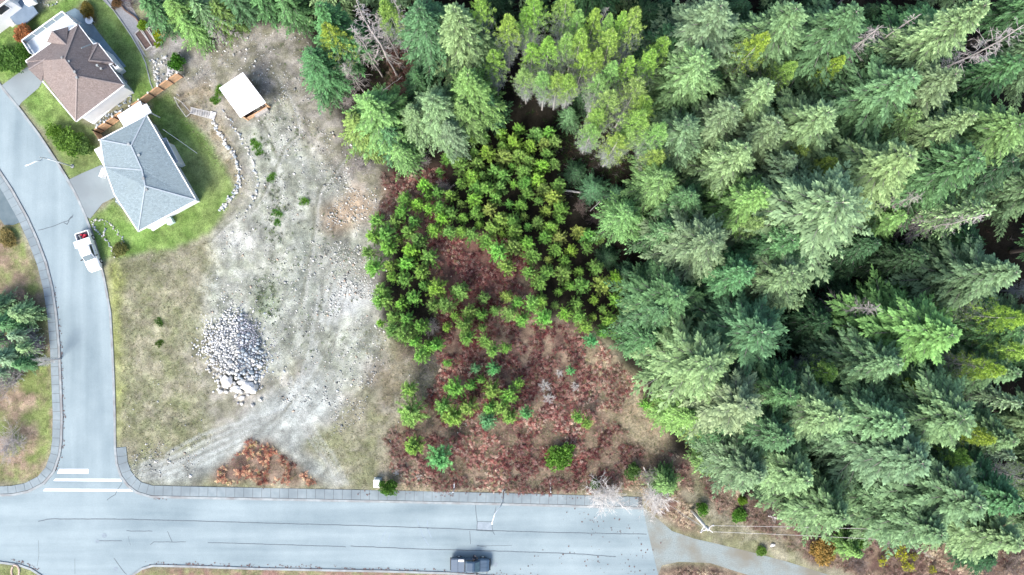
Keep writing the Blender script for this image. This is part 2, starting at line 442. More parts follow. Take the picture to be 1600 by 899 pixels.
def gh(x, y):
    i = (x - GX0) / GS; j = (y - GY0) / GS
    i0 = int(min(max(i, 0), len(gx) - 2)); j0 = int(min(max(j, 0), len(gy) - 2))
    fi = min(max(i - i0, 0), 1); fj = min(max(j - j0, 0), 1)
    return float((ZG[j0, i0] * (1 - fi) + ZG[j0, i0 + 1] * fi) * (1 - fj) + (ZG[j0 + 1, i0] * (1 - fi) + ZG[j0 + 1, i0 + 1] * fi) * fj)
def G(px, py, dz=0.0):
    p = P(px, py, 0); z = gh(p.x, p.y); p = P(px, py, z); z = gh(p.x, p.y)
    return P(px, py, z + dz)

C = np.array
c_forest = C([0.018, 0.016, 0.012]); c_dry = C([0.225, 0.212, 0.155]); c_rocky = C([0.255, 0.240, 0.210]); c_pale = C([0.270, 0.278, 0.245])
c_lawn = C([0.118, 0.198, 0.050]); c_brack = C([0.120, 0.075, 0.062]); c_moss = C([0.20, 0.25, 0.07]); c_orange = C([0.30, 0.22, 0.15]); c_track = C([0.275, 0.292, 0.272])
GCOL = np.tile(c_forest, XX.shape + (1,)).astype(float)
def lay(mask, color, var=None, vs=4.0, seed=40):
    global GCOL
    col = np.tile(color, XX.shape + (1,))
    if var is not None:
        n = np.clip((fbm(XX, YY, vs, seed) - 0.35) / 0.3, 0, 1)[..., None]
        col = col * (1 - n) + np.array(var) * n
    GCOL = GCOL * (1 - mask[..., None]) + col * mask[..., None]
# open ground west of the forest
R_OPEN = [(-400, -400), (240, -400), (290, 40), (470, 45), (480, 110), (520, 200), (575, 280), (575, 480), (640, 560), (720, 640), (760, 560), (860, 500), (940, 520), (1000, 590), (1040, 700), (1110, 750), (1300, 860), (1460, 940), (2200, 1000), (2200, 1500), (-400, 1500)]
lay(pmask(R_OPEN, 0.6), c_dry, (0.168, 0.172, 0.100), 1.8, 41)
lay(pmask([(262, 60), (300, 35), (470, 40), (500, 120), (540, 190), (590, 250), (625, 330), (590, 440), (600, 520), (570, 600), (520, 650), (480, 690), (330, 700), (300, 600), (290, 520), (330, 420), (360, 320), (300, 180), (280, 120)], 0.8), c_rocky, (0.175, 0.170, 0.125), 1.1, 45)
lay(pmask([(385, 175), (440, 160), (480, 220), (540, 290), (575, 390), (572, 460), (600, 520), (560, 600), (500, 625), (470, 560), (420, 600), (330, 500), (320, 440), (345, 350), (400, 300), (370, 230)], 1.0), c_pale, (0.215, 0.228, 0.185), 1.1, 52)
lay(pmask([(430, 610), (500, 590), (540, 620), (470, 700), (545, 757), (505, 757), (440, 705), (400, 690), (330, 742), (300, 757), (225, 755), (205, 742), (240, 715), (320, 700), (370, 655)], 0.8, 0.7), c_track, (0.235, 0.245, 0.225), 2.5, 57) 
lay(pmask([(505, 320), (560, 285), (585, 335), (540, 372), (512, 360)], 0.8) * 0.8, c_orange)
lay(pmask([(340, 365), (420, 370), (425, 380), (345, 385)], 0.8) * 0.6, C([0.38, 0.38, 0.37]))
lay(pmask([(185, 430), (300, 430), (320, 480), (330, 690), (200, 700), (182, 600)], 1.5) * 0.55, C([0.27, 0.25, 0.18]), (0.16, 0.175, 0.09), 1.3, 61)
lay(pmask([(285, 500), (310, 480), (325, 510), (300, 545)], 0.8) * 0.7, C([0.27, 0.29, 0.17]))
lay(pmask([(400, 450), (435, 440), (440, 490), (405, 495)], 1.0) * 0.6, C([0.10, 0.14, 0.07]))
# terrace beside the lawn
lay(pmask([(262, 150), (330, 130), (350, 200), (385, 290), (372, 302), (330, 225)], 0.6, 0.5), C([0.29, 0.27, 0.21]), (0.24, 0.20, 0.14), 1.5, 63)
# bracken
BRACK = [[(605, 690), (640, 640), (690, 585), (680, 480), (660, 370), (760, 365), (830, 395), (840, 500), (905, 510), (960, 560), (1010, 610), (960, 650), (1000, 690), (1075, 715), (1085, 765), (960, 768), (640, 766), (610, 735)],
         [(330, 752), (350, 722), (395, 688), (425, 698), (470, 730), (500, 757)],
         [(600, 270), (700, 260), (690, 370), (640, 380), (585, 350)],
         [(1005, 765), (1060, 765), (1100, 840), (1060, 832), (1015, 797)], [(1032, 890), (1060, 880), (1110, 882), (1160, 897), (1200, 912), (1190, 960), (1035, 960)],
         [(1240, 850), (1290, 835), (1320, 860), (1310, 890), (1265, 885)], [(600, 60), (650, 40), (660, 150), (610, 160)], [(1090, 740), (1300, 815), (1420, 850), (1700, 850), (1700, 980), (1420, 960), (1300, 880), (1180, 830), (1110, 790)]]
bm_ = np.zeros_like(XX)
for pl in BRACK: bm_ = np.maximum(bm_, pmask(pl, 0.5))
lay(pmask([(1330, 830), (1460, 800), (1720, 760), (1720, 980), (1330, 980)], 1.5), C([.075, .058, .045]), (.10, .075, .05), 1.5, 75)
lay(bm_, c_brack, (0.195, 0.145, 0.105), 1.6, 71)
lay(pmask([(700, 370), (760, 365), (820, 400), (800, 450), (690, 470)], 0.6) * 0.6, C([0.12, 0.05, 0.045]))
lay(pmask([(890, 520), (935, 545), (1000, 610), (1050, 700), (1010, 700), (960, 655), (905, 560)], 0.6), C([0.29, 0.25, 0.17]), (0.24, 0.19, 0.13), 1.5, 73)
lay(pmask([(560, 560), (640, 540), (700, 560), (640, 640), (590, 650)], 0.8) * 0.6, C([0.21, 0.19, 0.17]), (0.16, 0.125, 0.10), 1.5, 77)
lay(pmask([(590, 700), (700, 745), (1000, 755), (1000, 775), (600, 765)], 0.5) * 0.5, C([0.27, 0.22, 0.16]))
lay(pmask([(1100, 740), (1180, 780), (1290, 850), (1230, 860), (1120, 830), (1085, 790)], 0.8) * 0.6, C([0.26, 0.24, 0.19]), (0.18, 0.16, 0.1), 1.5, 79)
# verges
lay(pmask([(168, 410), (190, 410), (190, 560), (186, 690), (179, 700), (174, 520)], 0.4, 0.3) * 0.7, C([0.22, 0.25, 0.07]))
lay(pmask([(-60, 345), (25, 345), (50, 400), (76, 480), (82, 600), (82, 700), (60, 750), (-60, 758)], 0.3, 0.2), C([0.165, 0.20, 0.07]), (0.24, 0.18, 0.13), 2.0, 83)
lay(pmask([(-60, 880), (0, 880), (50, 890), (66, 900), (60, 960), (-60, 960)], 0.3, 0.2), C([0.19, 0.21, 0.09]))
lay(pmask([(205, 900), (225, 888), (300, 886), (600, 893), (850, 905), (850, 960), (200, 960)], 0.3, 0.2), C([0.20, 0.20, 0.10]), (0.24, 0.15, 0.12), 1.5, 85)
for pl in LAWNS: lay(pmask(pl, 0.25, 0.12), c_lawn, (0.155, 0.222, 0.070), 2.5, 87)
lay(pmask([(265, 240), (320, 225), (355, 290), (330, 330), (290, 280)], 1.5, 0.8) * 0.55, C([0.26, 0.28, 0.13]))
lay(pmask([(220, 50), (290, 60), (285, 112), (250, 145), (238, 100)], 0.3, 0.3), C([0.27, 0.26, 0.25]), (0.2, 0.2, 0.16), 1.0, 88)
lay(pmask([(120, 8), (140, 8), (155, 35), (145, 40)], 0.3, 0.2), C([0.13, 0.10, 0.06]))
lay(pmask([(75, 190), (170, 185), (200, 160), (205, 185), (150, 205), (160, 262), (112, 280)], 0.8, 0.4) * 0.4, C([0.14, 0.14, 0.07]))
nz = (fbm(XX, YY, 0.9, 90, 2) - 0.5)[..., None]
GCOL *= (1 + 0.8 * nz)
rad_ = np.hypot(PX - 215, (PY - 330) * .8); th_ = np.arctan2(PY - 330, PX - 215)
arc = fbm(rad_ / 11.0 * 1.0, th_ * 6.0, 1.0, 211, 3)
gm = pmask([(375, 175), (470, 150), (560, 250), (600, 420), (600, 600), (520, 757), (210, 757), (300, 650), (300, 420), (390, 300)], 1.5)
GCOL *= (1 + 1.1 * (arc - .5) * gm)[..., None]
lay(pmask([(525, 440), (590, 425), (592, 480), (545, 500), (505, 520)], .8) * .8, C([.40, .41, .40]))
lay(pmask([(455, 375), (475, 370), (490, 470), (470, 480)], 1.0) * .35, C([.16, .19, .18]))
def near_line(line, w):
    d = np.full(XX.shape, 1e9)
    qx = PX + WX * .25; qy = PY + WY * .25
    for (x0, y0), (x1, y1) in zip(line, line[1:]):
        L2 = (x1 - x0) ** 2 + (y1 - y0) ** 2; t = np.clip(((qx - x0) * (x1 - x0) + (qy - y0) * (y1 - y0)) / L2, 0, 1)
        d = np.minimum(d, np.hypot(qx - x0 - t * (x1 - x0), qy - y0 - t * (y1 - y0)))
    return np.clip(1.4 - d / w, 0, 1)
for off in (0, 16, 34, 50):
    tr_ = [(222, 752 - off * .5), (290, 728 - off * .7), (345, 700 - off * .6), (400, 672 - off * .4), (440, 640 - off * .1), (470 + off * .3, 590), (490 + off * .6, 520), (500 + off * .8, 440)]
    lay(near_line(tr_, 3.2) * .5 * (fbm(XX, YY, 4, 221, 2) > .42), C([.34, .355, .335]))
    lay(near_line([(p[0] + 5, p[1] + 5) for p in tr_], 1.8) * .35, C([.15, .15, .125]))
for off in (0, 18, 36):
    tr_ = [(528 + off * .4, 757), (505 + off * .5, 715), (480 + off * .5, 680), (462 + off * .4, 640), (455 + off * .5, 590)]
    lay(near_line(tr_, 3.0) * .45, C([.34, .35, .33]))
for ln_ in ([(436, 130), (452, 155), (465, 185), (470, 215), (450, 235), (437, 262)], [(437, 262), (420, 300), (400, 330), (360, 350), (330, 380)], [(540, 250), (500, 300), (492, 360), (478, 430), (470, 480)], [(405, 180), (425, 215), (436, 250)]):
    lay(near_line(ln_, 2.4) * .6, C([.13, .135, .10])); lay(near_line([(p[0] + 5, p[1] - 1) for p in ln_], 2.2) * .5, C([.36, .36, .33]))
streak = fbm(XX + YY * .4, YY * .35 - XX * .1, 1.3, 97, 3)
GCOL *= (1 + 0.5 * (streak - .5))[..., None]
GCOL = np.clip(GCOL, 0.01, 0.9)
ny_, nx_ = XX.shape
idx = np.arange(ny_ * nx_).reshape(ny_, nx_)
quads = np.stack([idx[:-1, :-1], idx[:-1, 1:], idx[1:, 1:], idx[1:, :-1]], -1).reshape(-1, 4)
VV = np.stack([XX, YY, ZG], -1).reshape(-1, 3)
# skirt out to the horizon
b_in = [(GX0, GY0), (GX1, GY0), (GX1, GY1), (GX0, GY1)]
rings_ = [1.0, 1.6, 3.5, 30.0]
vx = []; fx = []
base = len(VV)
for s in rings_:
    for (x, y) in b_in: vx.append((x * s if s > 1 else x, y * s if s > 1 else y, 0.0 if s == 1.0 else -0.02))
for r in range(len(rings_) - 1):
    for k in range(4):
        a = base + r * 4 + k; b2 = base + r * 4 + (k + 1) % 4
        fx.append((a, a + 4, b2 + 4, b2))
VV = np.vstack([VV, np.array(vx)]); quads = np.vstack([quads, np.array(fx)])
colr = np.concatenate([GCOL.reshape(-1, 3), np.tile([0.06, 0.065, 0.035], (len(vx), 1))])
colr = np.hstack([colr, np.ones((len(colr), 1))])
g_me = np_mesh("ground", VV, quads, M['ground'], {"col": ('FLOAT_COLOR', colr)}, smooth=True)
ground = tag(link_obj("ground", g_me), kind="structure", label="open lot of pale gravel, dry grass and forest soil")

def gsample(arr, x, y):
    i = np.clip(((np.asarray(x) - GX0) / GS).astype(int), 0, nx_ - 1); j = np.clip(((np.asarray(y) - GY0) / GS).astype(int), 0, ny_ - 1)
    return arr[j, i]

# ------------------------------------------------------------------ roads, kerbs, pavements
def flat(name, polys, z, mat, kind="structure", parent=None, label=None):
    bm = bmesh.new()
    for poly in polys:
        vs = [bm.verts.new((P(a, b, z).x, P(a, b, z).y, z)) for a, b in poly]
        f = bm.faces.new(vs)
    bmesh.ops.triangulate(bm, faces=bm.faces)
    for f in bm.faces:
        if f.normal.z < 0: f.normal_flip()
    me = bpy.data.meshes.new(name); bm.to_mesh(me); bm.free(); me.materials.append(mat)
    o = link_obj(name, me, parent)
    if kind and parent is None: o["kind"] = kind
    if label: o["label"] = label
    return o
road = flat("road", [ROAD], 0.020, M['asphalt'], label="pale worn asphalt of the curving street and cross street")
flat("gravel_road", [GRAVEL_ROAD], 0.012, noise_mat("gravel_road_stone", (0.15, 0.185, 0.185), (0.26, 0.29, 0.285), 7, c3=(0.17, 0.16, 0.13), scale2=0.3, bump=0.4), label="blue grey gravel track beyond the end of the asphalt")
def strip(name, line, w, z0, z1, mat, parent=None, kind="structure", label=None):
    """a solid strip of width w metres to the left of the pixel line"""
    a = [P(*p) for p in line]; b = [P(*p) for p in offset_line(line, w * FOC / H)]
    mb = MB()
    rings = [[Vector((p.x, p.y, z0)), Vector((q.x, q.y, z0)), Vector((q.x, q.y, z1)), Vector((p.x, p.y, z1))] for p, q in zip(a, b)]
    mb.loft(rings)
    o = mb.build(name, mat, parent)
    if parent is None: o["kind"] = kind
    if label: o["label"] = label
    return o
strip("kerb", [p for p in EAST_KERB], 0.32, -0.05, 0.13, M['kerb'], label="concrete kerb on the vacant lot side of the street")
strip("kerb", WEST_KERB[::-1], 0.32, -0.05, 0.13, M['kerb'], label="concrete kerb on the far left pavement's edge") if False else strip("kerb", WEST_KERB, -0.32, -0.05, 0.13, M['kerb'], label="concrete kerb along the left pavement")
strip("kerb", [(-40, 876), (0, 877), (30, 881), (50, 888), (68, 900), (80, 930)], -0.3, -0.05, 0.13, M['kerb'], label="kerb round the grass corner at bottom left")
strip("kerb", [(190, 930), (203, 900), (222, 887), (240, 882), (300, 883.5), (400, 887), (600, 891), (700, 894), (850, 905)], -0.3, -0.05, 0.13, M['kerb'], label="kerb along the bottom edge grass strip")

def sidewalk(name, line, off0, off1, slab_px, label):
    """slabs between two offsets (in pixels) of a kerb line"""
    fine = resample(line, 2.0)
    a = offset_line(fine, off0); b = offset_line(fine, off1)
    sgn = 1
    mb = MB()
    rings = [[P(*p) - Vector((0, 0, 0.06)), P(*q) - Vector((0, 0, 0.06)), P(*q) + Vector((0, 0, 0.085)), P(*p) + Vector((0, 0, 0.085))] for p, q in zip(a, b)]
    mb.loft(rings)
    base = mb.build(name, M['joint']); base["kind"] = "structure"; base["label"] = label
    k = int(slab_px / 2.0)
    i = 0
    while i + k < len(fine):
        mid = i + k // 2
        A0, A1, B1, B0 = P(*a[i]), P(*a[i + k]), P(*b[i + k]), P(*b[i])
        Am, Bm = P(*a[mid]), P(*b[mid])
        c = (A0 + A1 + B0 + B1) / 4
        z = 0.11 + random.uniform(-0.006, 0.006)
        def sh(p):
            d = (p - c); L = d.length
            return c + d * (1 - 0.030 / L)
        m2 = MB()
        pts = [sh(A0), sh(Am), sh(A1), sh(B1), sh(Bm), sh(B0)]
        m2.prism([(p.x, p.y) for p in pts], 0.03, z)
        m2.build("slab", M['concrete'], base)
        i += k
    return base
i0 = next(i for i, p in enumerate(EAST_KERB) if p[0] == 181)
sidewalk("sidewalk", EAST_KERB[i0 - 1:], 3.8, 19.5, 14, "grey concrete slab pavement along the vacant lot")
sidewalk("sidewalk", WEST_KERB, -3.8, -16.0, 14, "grey concrete slab pavement curving down the left side")

# driveways and paths
def plate(name, polys, z, mat, label, joints=None):
    o = flat(name, polys, z, mat, label=label)
    return o
flat("driveway", [[(103, 283), (128, 271), (158, 258), (166, 263), (184, 306), (160, 318), (141, 342), (133, 338), (120, 309)]], 0.10, M['concdrive'], label="pale concrete driveway of the grey roofed house")
flat("driveway", [[(2, 134), (42, 105), (72, 118), (60, 138), (34, 160), (28, 168)]], 0.10, M['concdrive'], label="pale concrete driveway of the brown roofed house")
flat("driveway", [[(-30, 240), (0, 280), (18, 305), (33, 347), (20, 352), (-30, 350)]], 0.09, noise_mat("shadowed_driveway", (0.085, 0.12, 0.135), (0.12, 0.155, 0.17), 1.0), label="asphalt driveway at the left edge, coloured shadow dark")  # asphalt colour darkened to carry the shadow lying on it
flat("patio", [[(98, 22), (117, 13), (136, 24), (152, 48), (166, 66), (197, 104), (186, 109), (172, 98), (150, 68), (124, 40)]], 0.10, M['patio'], label="blue grey stone patio along the brown roofed house")
flat("path", [[(158, -30), (206, -30), (205, 8), (217, 30), (223, 50), (213, 56), (219, 72), (226, 84), (229, 90), (222, 84), (203, 52), (180, 20), (160, 0)]], 0.10, M['gravelpath'], label="grey gravel garden path curving beside the lawn")
mb = MB()
edge = [(158, -10), (172, 8), (190, 33), (207, 58), (222, 84), (229, 100), (236, 130), (240, 140)]
for a, b in zip(edge, edge[1:]):
    mb.bar(P(*a) + Vector((0, 0, 0.12)), P(*b) + Vector((0, 0, 0.12)), 0.14, 0.2)
tag(mb.build("lawn_edging", M['kerb']), "pale edging strip between the lawn and the gravel path", "edging")

# joints on driveways are recessed gaps drawn as narrow real grooves
def ribbon(name, pts, w, z, mat):
    V = [P(*p) for p in pts]
    mb = MB()
    for a, b in zip(V, V[1:]):
        d = (b - a); n = Vector((-d.y, d.x, 0)).normalized() * w / 2
        mb.face([Vector((a.x - n.x, a.y - n.y, z)), Vector((b.x - n.x, b.y - n.y, z)), Vector((b.x + n.x, b.y + n.y, z)), Vector((a.x + n.x, a.y + n.y, z))])
    return mb
def wiggle(pts, amp=0.5, step=7):
    f = resample(pts, step); f.append(pts[-1])
    return [(x + random.uniform(-.15, .15), y + random.uniform(-amp, amp) * 0.6) for x, y in f]
mb = MB()
bmx = mb.bm
def add_ribbon(pts, w, z):
    V = [P(*p, z) for p in pts]
    for a, b in zip(V, V[1:]):
        d = (b - a)
        if d.length < 1e-4: continue
        n = Vector((-d.y, d.x, 0)).normalized() * w / 2; e = d.normalized() * w * 0.3
        ps = [a - n - e, b - n + e, b + n + e, a + n - e]
        f = bmx.faces.new([bmx.verts.new(p) for p in ps])
zc = 0.026
CR = [([(60, 815), (75, 811), (200, 811.5), (300, 814), (400, 817), (560, 821.5), (700, 826), (745, 828), (770, 829.5), (860, 832), (1010, 835)], .11),
      ([(325, 848), (400, 850), (540, 854.5)], .10), ([(548, 853.5), (640, 857.5), (800, 862), (900, 865.5), (962, 870)], .11),
      ([(152, 845), (190, 845.5)], .09), ([(198, 829), (208, 831), (212, 830), (238, 830)], .09), ([(235, 851), (240, 847), (290, 847)], .09), ([(262, 831), (269, 847)], .09),
      ([(191, 755), (184, 765), (180, 773), (170, 779), (167, 782)], .09), ([(178, 872), (185, 882), (192, 892), (198, 898)], .1), ([(58, 885), (61, 866), (60, 845)], .05),
      ([(117, 873), (117, 897)], .05), ([(743, 790), (744, 805), (746, 815), (745, 829)], .09), ([(775, 792), (772, 806), (769, 816), (769, 830), (773, 836)], .08), ([(746, 815), (769, 815.5)], .08), ([(746, 829), (769, 830)], .09),
      ([(734, 830), (735, 850)], .08), ([(745, 853), (800, 852.5)], .06), ([(746, 852), (752, 854), (760, 855)], .06),
      ([(60, 360), (80, 355), (100, 347), (107, 345), (112, 338)], .10), ([(100, 348), (104, 352), (108, 345)], .12), ([(108, 343), (112, 342), (114, 336)], .1),
      ([(200, 838), (204, 852)], .04)]
for ptsc, w in CR: add_ribbon(wiggle(ptsc), w, zc)
# skid marks as thin faint rubber
cr = mb.build("crack_sealant", M['seal'], road, fixn=False); cr["kind"] = "stuff"
mb = MB(); bmx = mb.bm
for ptsc in ([(652, 812), (655, 822), (662, 840), (670, 852)], [(668, 814), (668, 826), (674, 840)], [(594, 850), (598, 838), (603, 830)], [(606, 848), (610, 833)]):
    add_ribbon(ptsc, 0.12, zc)
mb.build("skid_mark", noise_mat("skid_rubber", (0.19, 0.24, 0.28), (0.26, 0.31, 0.35), 3), road, fixn=False)
mb = MB(); bmx = mb.bm
bmx.faces.new([bmx.verts.new(P(a, b, 0.024)) for a, b in [(746, 829), (746, 816), (769, 816.5), (769, 830)]])
mb.build("patch", noise_mat("asphalt_patch", (0.20, 0.24, 0.27), (0.27, 0.31, 0.34), 2), road)
for o_poly in ([(92.5, 733), (138, 733), (138, 740.5), (89, 740)], [(86.5, 748.3), (188, 748.5), (190.5, 752.5), (83.5, 751.8)], [(70, 763.8), (203, 764.5), (208, 768.2), (67, 767.6)]):
    mb = MB(); mb.bm.faces.new([mb.bm.verts.new(P(a, b, 0.025)) for a, b in o_poly])
    mb.build("road_marking", M['whitepaint'], road)
def manhole(px, py, r=0.35):
    mb = MB(); c = P(px, py, 0.02)
    mb.tube([c, c + Vector((0, 0, 0.012))], [r, r], 20)
    mb.build("manhole_cover", noise_mat("cast_iron_cover", (0.17, 0.21, 0.24), (0.23, 0.27, 0.30), 4), road)
manhole(163, 837, .35); manhole(774, 882, .33); manhole(181, 889, .3); manhole(152, 846, .25)

# ------------------------------------------------------------------ foliage generators
def rhombi(O, D, L, Wd, Nn, tip, dead):
    """O origins, D unit dirs, L lengths, Wd half widths, Nn width dirs -> verts/quads"""
    n = len(O)
    mid = O + D * (L * 0.5)[:, None]
    a = mid + Nn * Wd[:, None]; b = mid - Nn * Wd[:, None]; e = O + D * L[:, None]
    V = np.stack([O, b, e, a], 1).reshape(-1, 3)
    F = np.arange(n * 4).reshape(n, 4)
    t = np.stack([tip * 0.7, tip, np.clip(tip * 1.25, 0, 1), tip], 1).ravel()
    d = np.repeat(dead, 4)
    return V, F, t, d
def cat(parts):
    Vs, Fs, ts, ds = [], [], [], []; off = 0
    for V, F, t, d in parts:
        Vs.append(V); Fs.append(F + off); ts.append(t); ds.append(d); off += len(V)
    return np.vstack(Vs), np.vstack(Fs), np.concatenate(ts), np.concatenate(ds)
def unit(v): return v / np.maximum(np.linalg.norm(v, axis=-1, keepdims=True), 1e-9)
def width_dir(D, roll, rng):
    up = np.tile([0, 0, 1.0], (len(D), 1)) + rng.normal(0, roll, (len(D), 3))
    w = np.cross(D, up)
    return unit(w)

def fir_mesh(name, seed, h=22.0, R=5.0, nb=300, base=0.10, droop=0.22, up=0.12, power=0.85, spray=1.0, m=15, mat='fir', twigw=0.03, jag=0.25, deadlow=0.0):
    rng = np.random.default_rng(seed)
    f = np.sort(rng.random(nb) ** 0.75)          # more branches near the top
    f = base + (1 - base) * (1 - (1 - np.linspace(0, 1, nb)) ** 1.15) * 0.985
    z = h * f
    az = np.arange(nb) * 2.39996 + rng.normal(0, 0.25, nb)
    prof = (1 - f) ** power / (1 - base) ** power
    prof *= np.clip(0.55 + (f - base) / 0.12, 0.55, 1)
    Lb = R * prof * (1 + rng.normal(0, jag, nb)).clip(0.45, 1.45) + 0.25
    # lobes: whole sides longer or shorter
    Lb *= 1 + 0.16 * np.sin(az * 2 + seed) * np.cos(f * 17 + seed)
    upb = up + 0.35 * np.clip((f - 0.75) / 0.25, 0, 1) + rng.normal(0, 0.05, nb)
    parts = []
    T = (np.arange(m) + 0.6) / m
    t = np.tile(T, nb); bi = np.repeat(np.arange(nb), m)
    t = (t + rng.normal(0, 0.02, len(t))).clip(0.04, 1)
    L = Lb[bi]; a = az[bi]
    r = L * t; zz = z[bi] + L * (upb[bi] * t - droop * t * t)
    O = np.stack([np.cos(a) * r, np.sin(a) * r, zz], -1)
    slope = upb[bi] - 2 * droop * t
    for side in (-1, 1):
        ang = a + side * (0.95 - 0.35 * t + rng.normal(0, 0.15, len(t)))
        D = unit(np.stack([np.cos(ang), np.sin(ang), slope - 0.12 + rng.normal(0, 0.10, len(t))], -1))
        ls = spray * (L * 0.36 * (1 - t) ** 0.75 * np.clip(0.35 + t * 1.6, 0, 1) + 0.20) * (1 + rng.normal(0, 0.2, len(t))).clip(0.5, 1.6)
        tip = (0.25 + 0.75 * t) * (0.45 + 0.55 * rng.random(len(t))) * np.clip(0.4 + f[bi], 0, 1)  # pale new growth outward; lower crown darkened, its shade put into the colour
        dd = (rng.random(len(t)) < deadlow * np.clip((0.55 - f[bi]) * 3 + (0.6 - t) * 0.6, 0, 1)).astype(float)
        W = width_dir(D, 0.35, rng)
        parts.append(rhombi(O, D, ls, np.minimum(0.062 + 0.058 * ls, 0.13), W, tip, dd))
        # leaflets off the spray
        for q in (0.35, 0.7):
            for s2 in (-1, 1):
                keep = ls > 0.45
                O2 = (O + D * (ls * q)[:, None])[keep]
                a2 = (ang + s2 * 0.85 + rng.normal(0, 0.15, len(t)))[keep]
                D2 = unit(np.stack([np.cos(a2), np.sin(a2), (slope - 0.2)[keep] + rng.normal(0, 0.12, keep.sum())], -1))
                l2 = (ls * 0.42 * (1.1 - q))[keep]
                parts.append(rhombi(O2, D2, l2, 0.040 + 0.065 * l2, width_dir(D2, 0.35, rng), (tip[keep] * 1.15).clip(0, 1), dd[keep]))
    # tips
    O = np.stack([np.cos(az) * Lb, np.sin(az) * Lb, z + Lb * (upb - droop)], -1) * 1.0
    O[:, :2] *= 0.93
    D = unit(np.stack([np.cos(az), np.sin(az), upb - 2 * droop], -1))
    parts.append(rhombi(O, D, 0.35 + 0.08 * Lb, np.full(nb, 0.10), width_dir(D, 0.3, rng), np.ones(nb), np.zeros(nb)))
    # woody limbs
    O = np.stack([np.zeros(nb), np.zeros(nb), z], -1)
    for (ta, tb) in ((0, .4), (.4, .8)):
        A = np.stack([np.cos(az) * Lb * ta, np.sin(az) * Lb * ta, z + Lb * (upb * ta - droop * ta * ta) + 0.02], -1)
        B = np.stack([np.cos(az) * Lb * tb, np.sin(az) * Lb * tb, z + Lb * (upb * tb - droop * tb * tb) + 0.02], -1)
        dv = B - A; ll = np.linalg.norm(dv, axis=1)
        parts.append(rhombi(A, dv / ll[:, None], ll * 1.1, np.full(nb, twigw), width_dir(dv / ll[:, None], 0.1, rng), np.zeros(nb), np.full(nb, 0.65)))
    # leader
    k = 24
    zt = np.linspace(h * 0.93, h * 0.995, k); aa = rng.random(k) * 6.28
    D = unit(np.stack([np.cos(aa), np.sin(aa), np.full(k, 0.9)], -1))
    parts.append(rhombi(np.stack([np.zeros(k), np.zeros(k), zt], -1), D, np.full(k, 0.5), np.full(k, 0.07), width_dir(D, 0.4, rng), np.ones(k), np.zeros(k)))
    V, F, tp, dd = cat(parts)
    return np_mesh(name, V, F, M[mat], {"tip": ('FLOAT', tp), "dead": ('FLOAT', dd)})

def pine_mesh(name, seed, h=21.0, R=2.3, crown0=0.42, nb=130, mat='pine'):
    rng = np.random.default_rng(seed)
    parts = []
    # live crown: tufts at the ends of upswept branches
    f = np.linspace(0, 1, nb) ** 0.85
    z = h * (crown0 + (1 - crown0) * f * 0.985)
    az = np.arange(nb) * 2.39996 + rng.normal(0, .3, nb)
    prof = np.clip(0.5 + f * 2.2, 0, 1) * np.clip((1.03 - f) / 0.62, 0, 1) ** 0.8
    Lb = R * prof * (1 + rng.normal(0, 0.2, nb)).clip(.5, 1.4) + 0.12
    lowdead = np.clip((0.66 - f) / 0.45, 0, 1)
    for (tt, num) in ((1.0, 26), (0.78, 18), (0.55, 12), (0.3, 8)):
        bi = np.repeat(np.arange(nb), num); n = len(bi)
        c = np.stack([np.cos(az) * Lb * tt, np.sin(az) * Lb * tt, z + Lb * (0.25 * tt + 0.15 * tt * tt)], -1)[bi]
        c += rng.normal(0, 0.10, (n, 3)) * (0.6 + Lb[bi, None] * 0.3)
        D = unit(np.stack([np.cos(az[bi]) * 0.7, np.sin(az[bi]) * 0.7, np.full(n, 0.55)], -1) + rng.normal(0, 0.55, (n, 3)))
        l = 0.30 + 0.22 * rng.random(n)
        dead = (rng.random(n) < lowdead[bi] * (0.85 if tt > 0.9 else 1.0) + (0.55 - tt) * 0.5).astype(float)
        tip = (0.25 + 0.75 * rng.random(n)) * (0.2 + 0.8 * tt) * (0.5 + 0.5 * f[bi])  # inner and lower tufts darkened, crown shade put into the colour
        w = np.where(dead > 0, 0.020, 0.036)
        parts.append(rhombi(c, D, l * np.where(dead > 0, 1.5, 1), w, width_dir(D, 0.6, rng), tip, dead * 0.9))
    # bare grey twigs below the crown
    nb2 = 110
    f2 = rng.random(nb2) ** 0.7
    z2 = h * (0.14 + (crown0 - 0.06) * f2)
    az2 = rng.random(nb2) * 6.28; L2 = R * (0.25 + 0.6 * f2) * (0.6 + 0.6 * rng.random(nb2))
    O = np.stack([np.zeros(nb2), np.zeros(nb2), z2], -1)
    D = unit(np.stack([np.cos(az2), np.sin(az2), rng.normal(-0.05, 0.2, nb2)], -1))
    parts.append(rhombi(O, D, L2, np.full(nb2, 0.02), width_dir(D, 0.3, rng), np.zeros(nb2), np.ones(nb2)))
    for k in range(8):
        tt = 0.3 + 0.7 * rng.random(nb2)
        O2 = O + D * (L2 * tt)[:, None]
        D2 = unit(D + rng.normal(0, 0.6, (nb2, 3)))
        parts.append(rhombi(O2, D2, 0.35 + 0.5 * rng.random(nb2), np.full(nb2, 0.015), width_dir(D2, 0.3, rng), np.zeros(nb2), np.ones(nb2)))
    V, F, tp, dd = cat(parts)
    return np_mesh(name, V, F, M[mat], {"tip": ('FLOAT', tp), "dead": ('FLOAT', dd)})

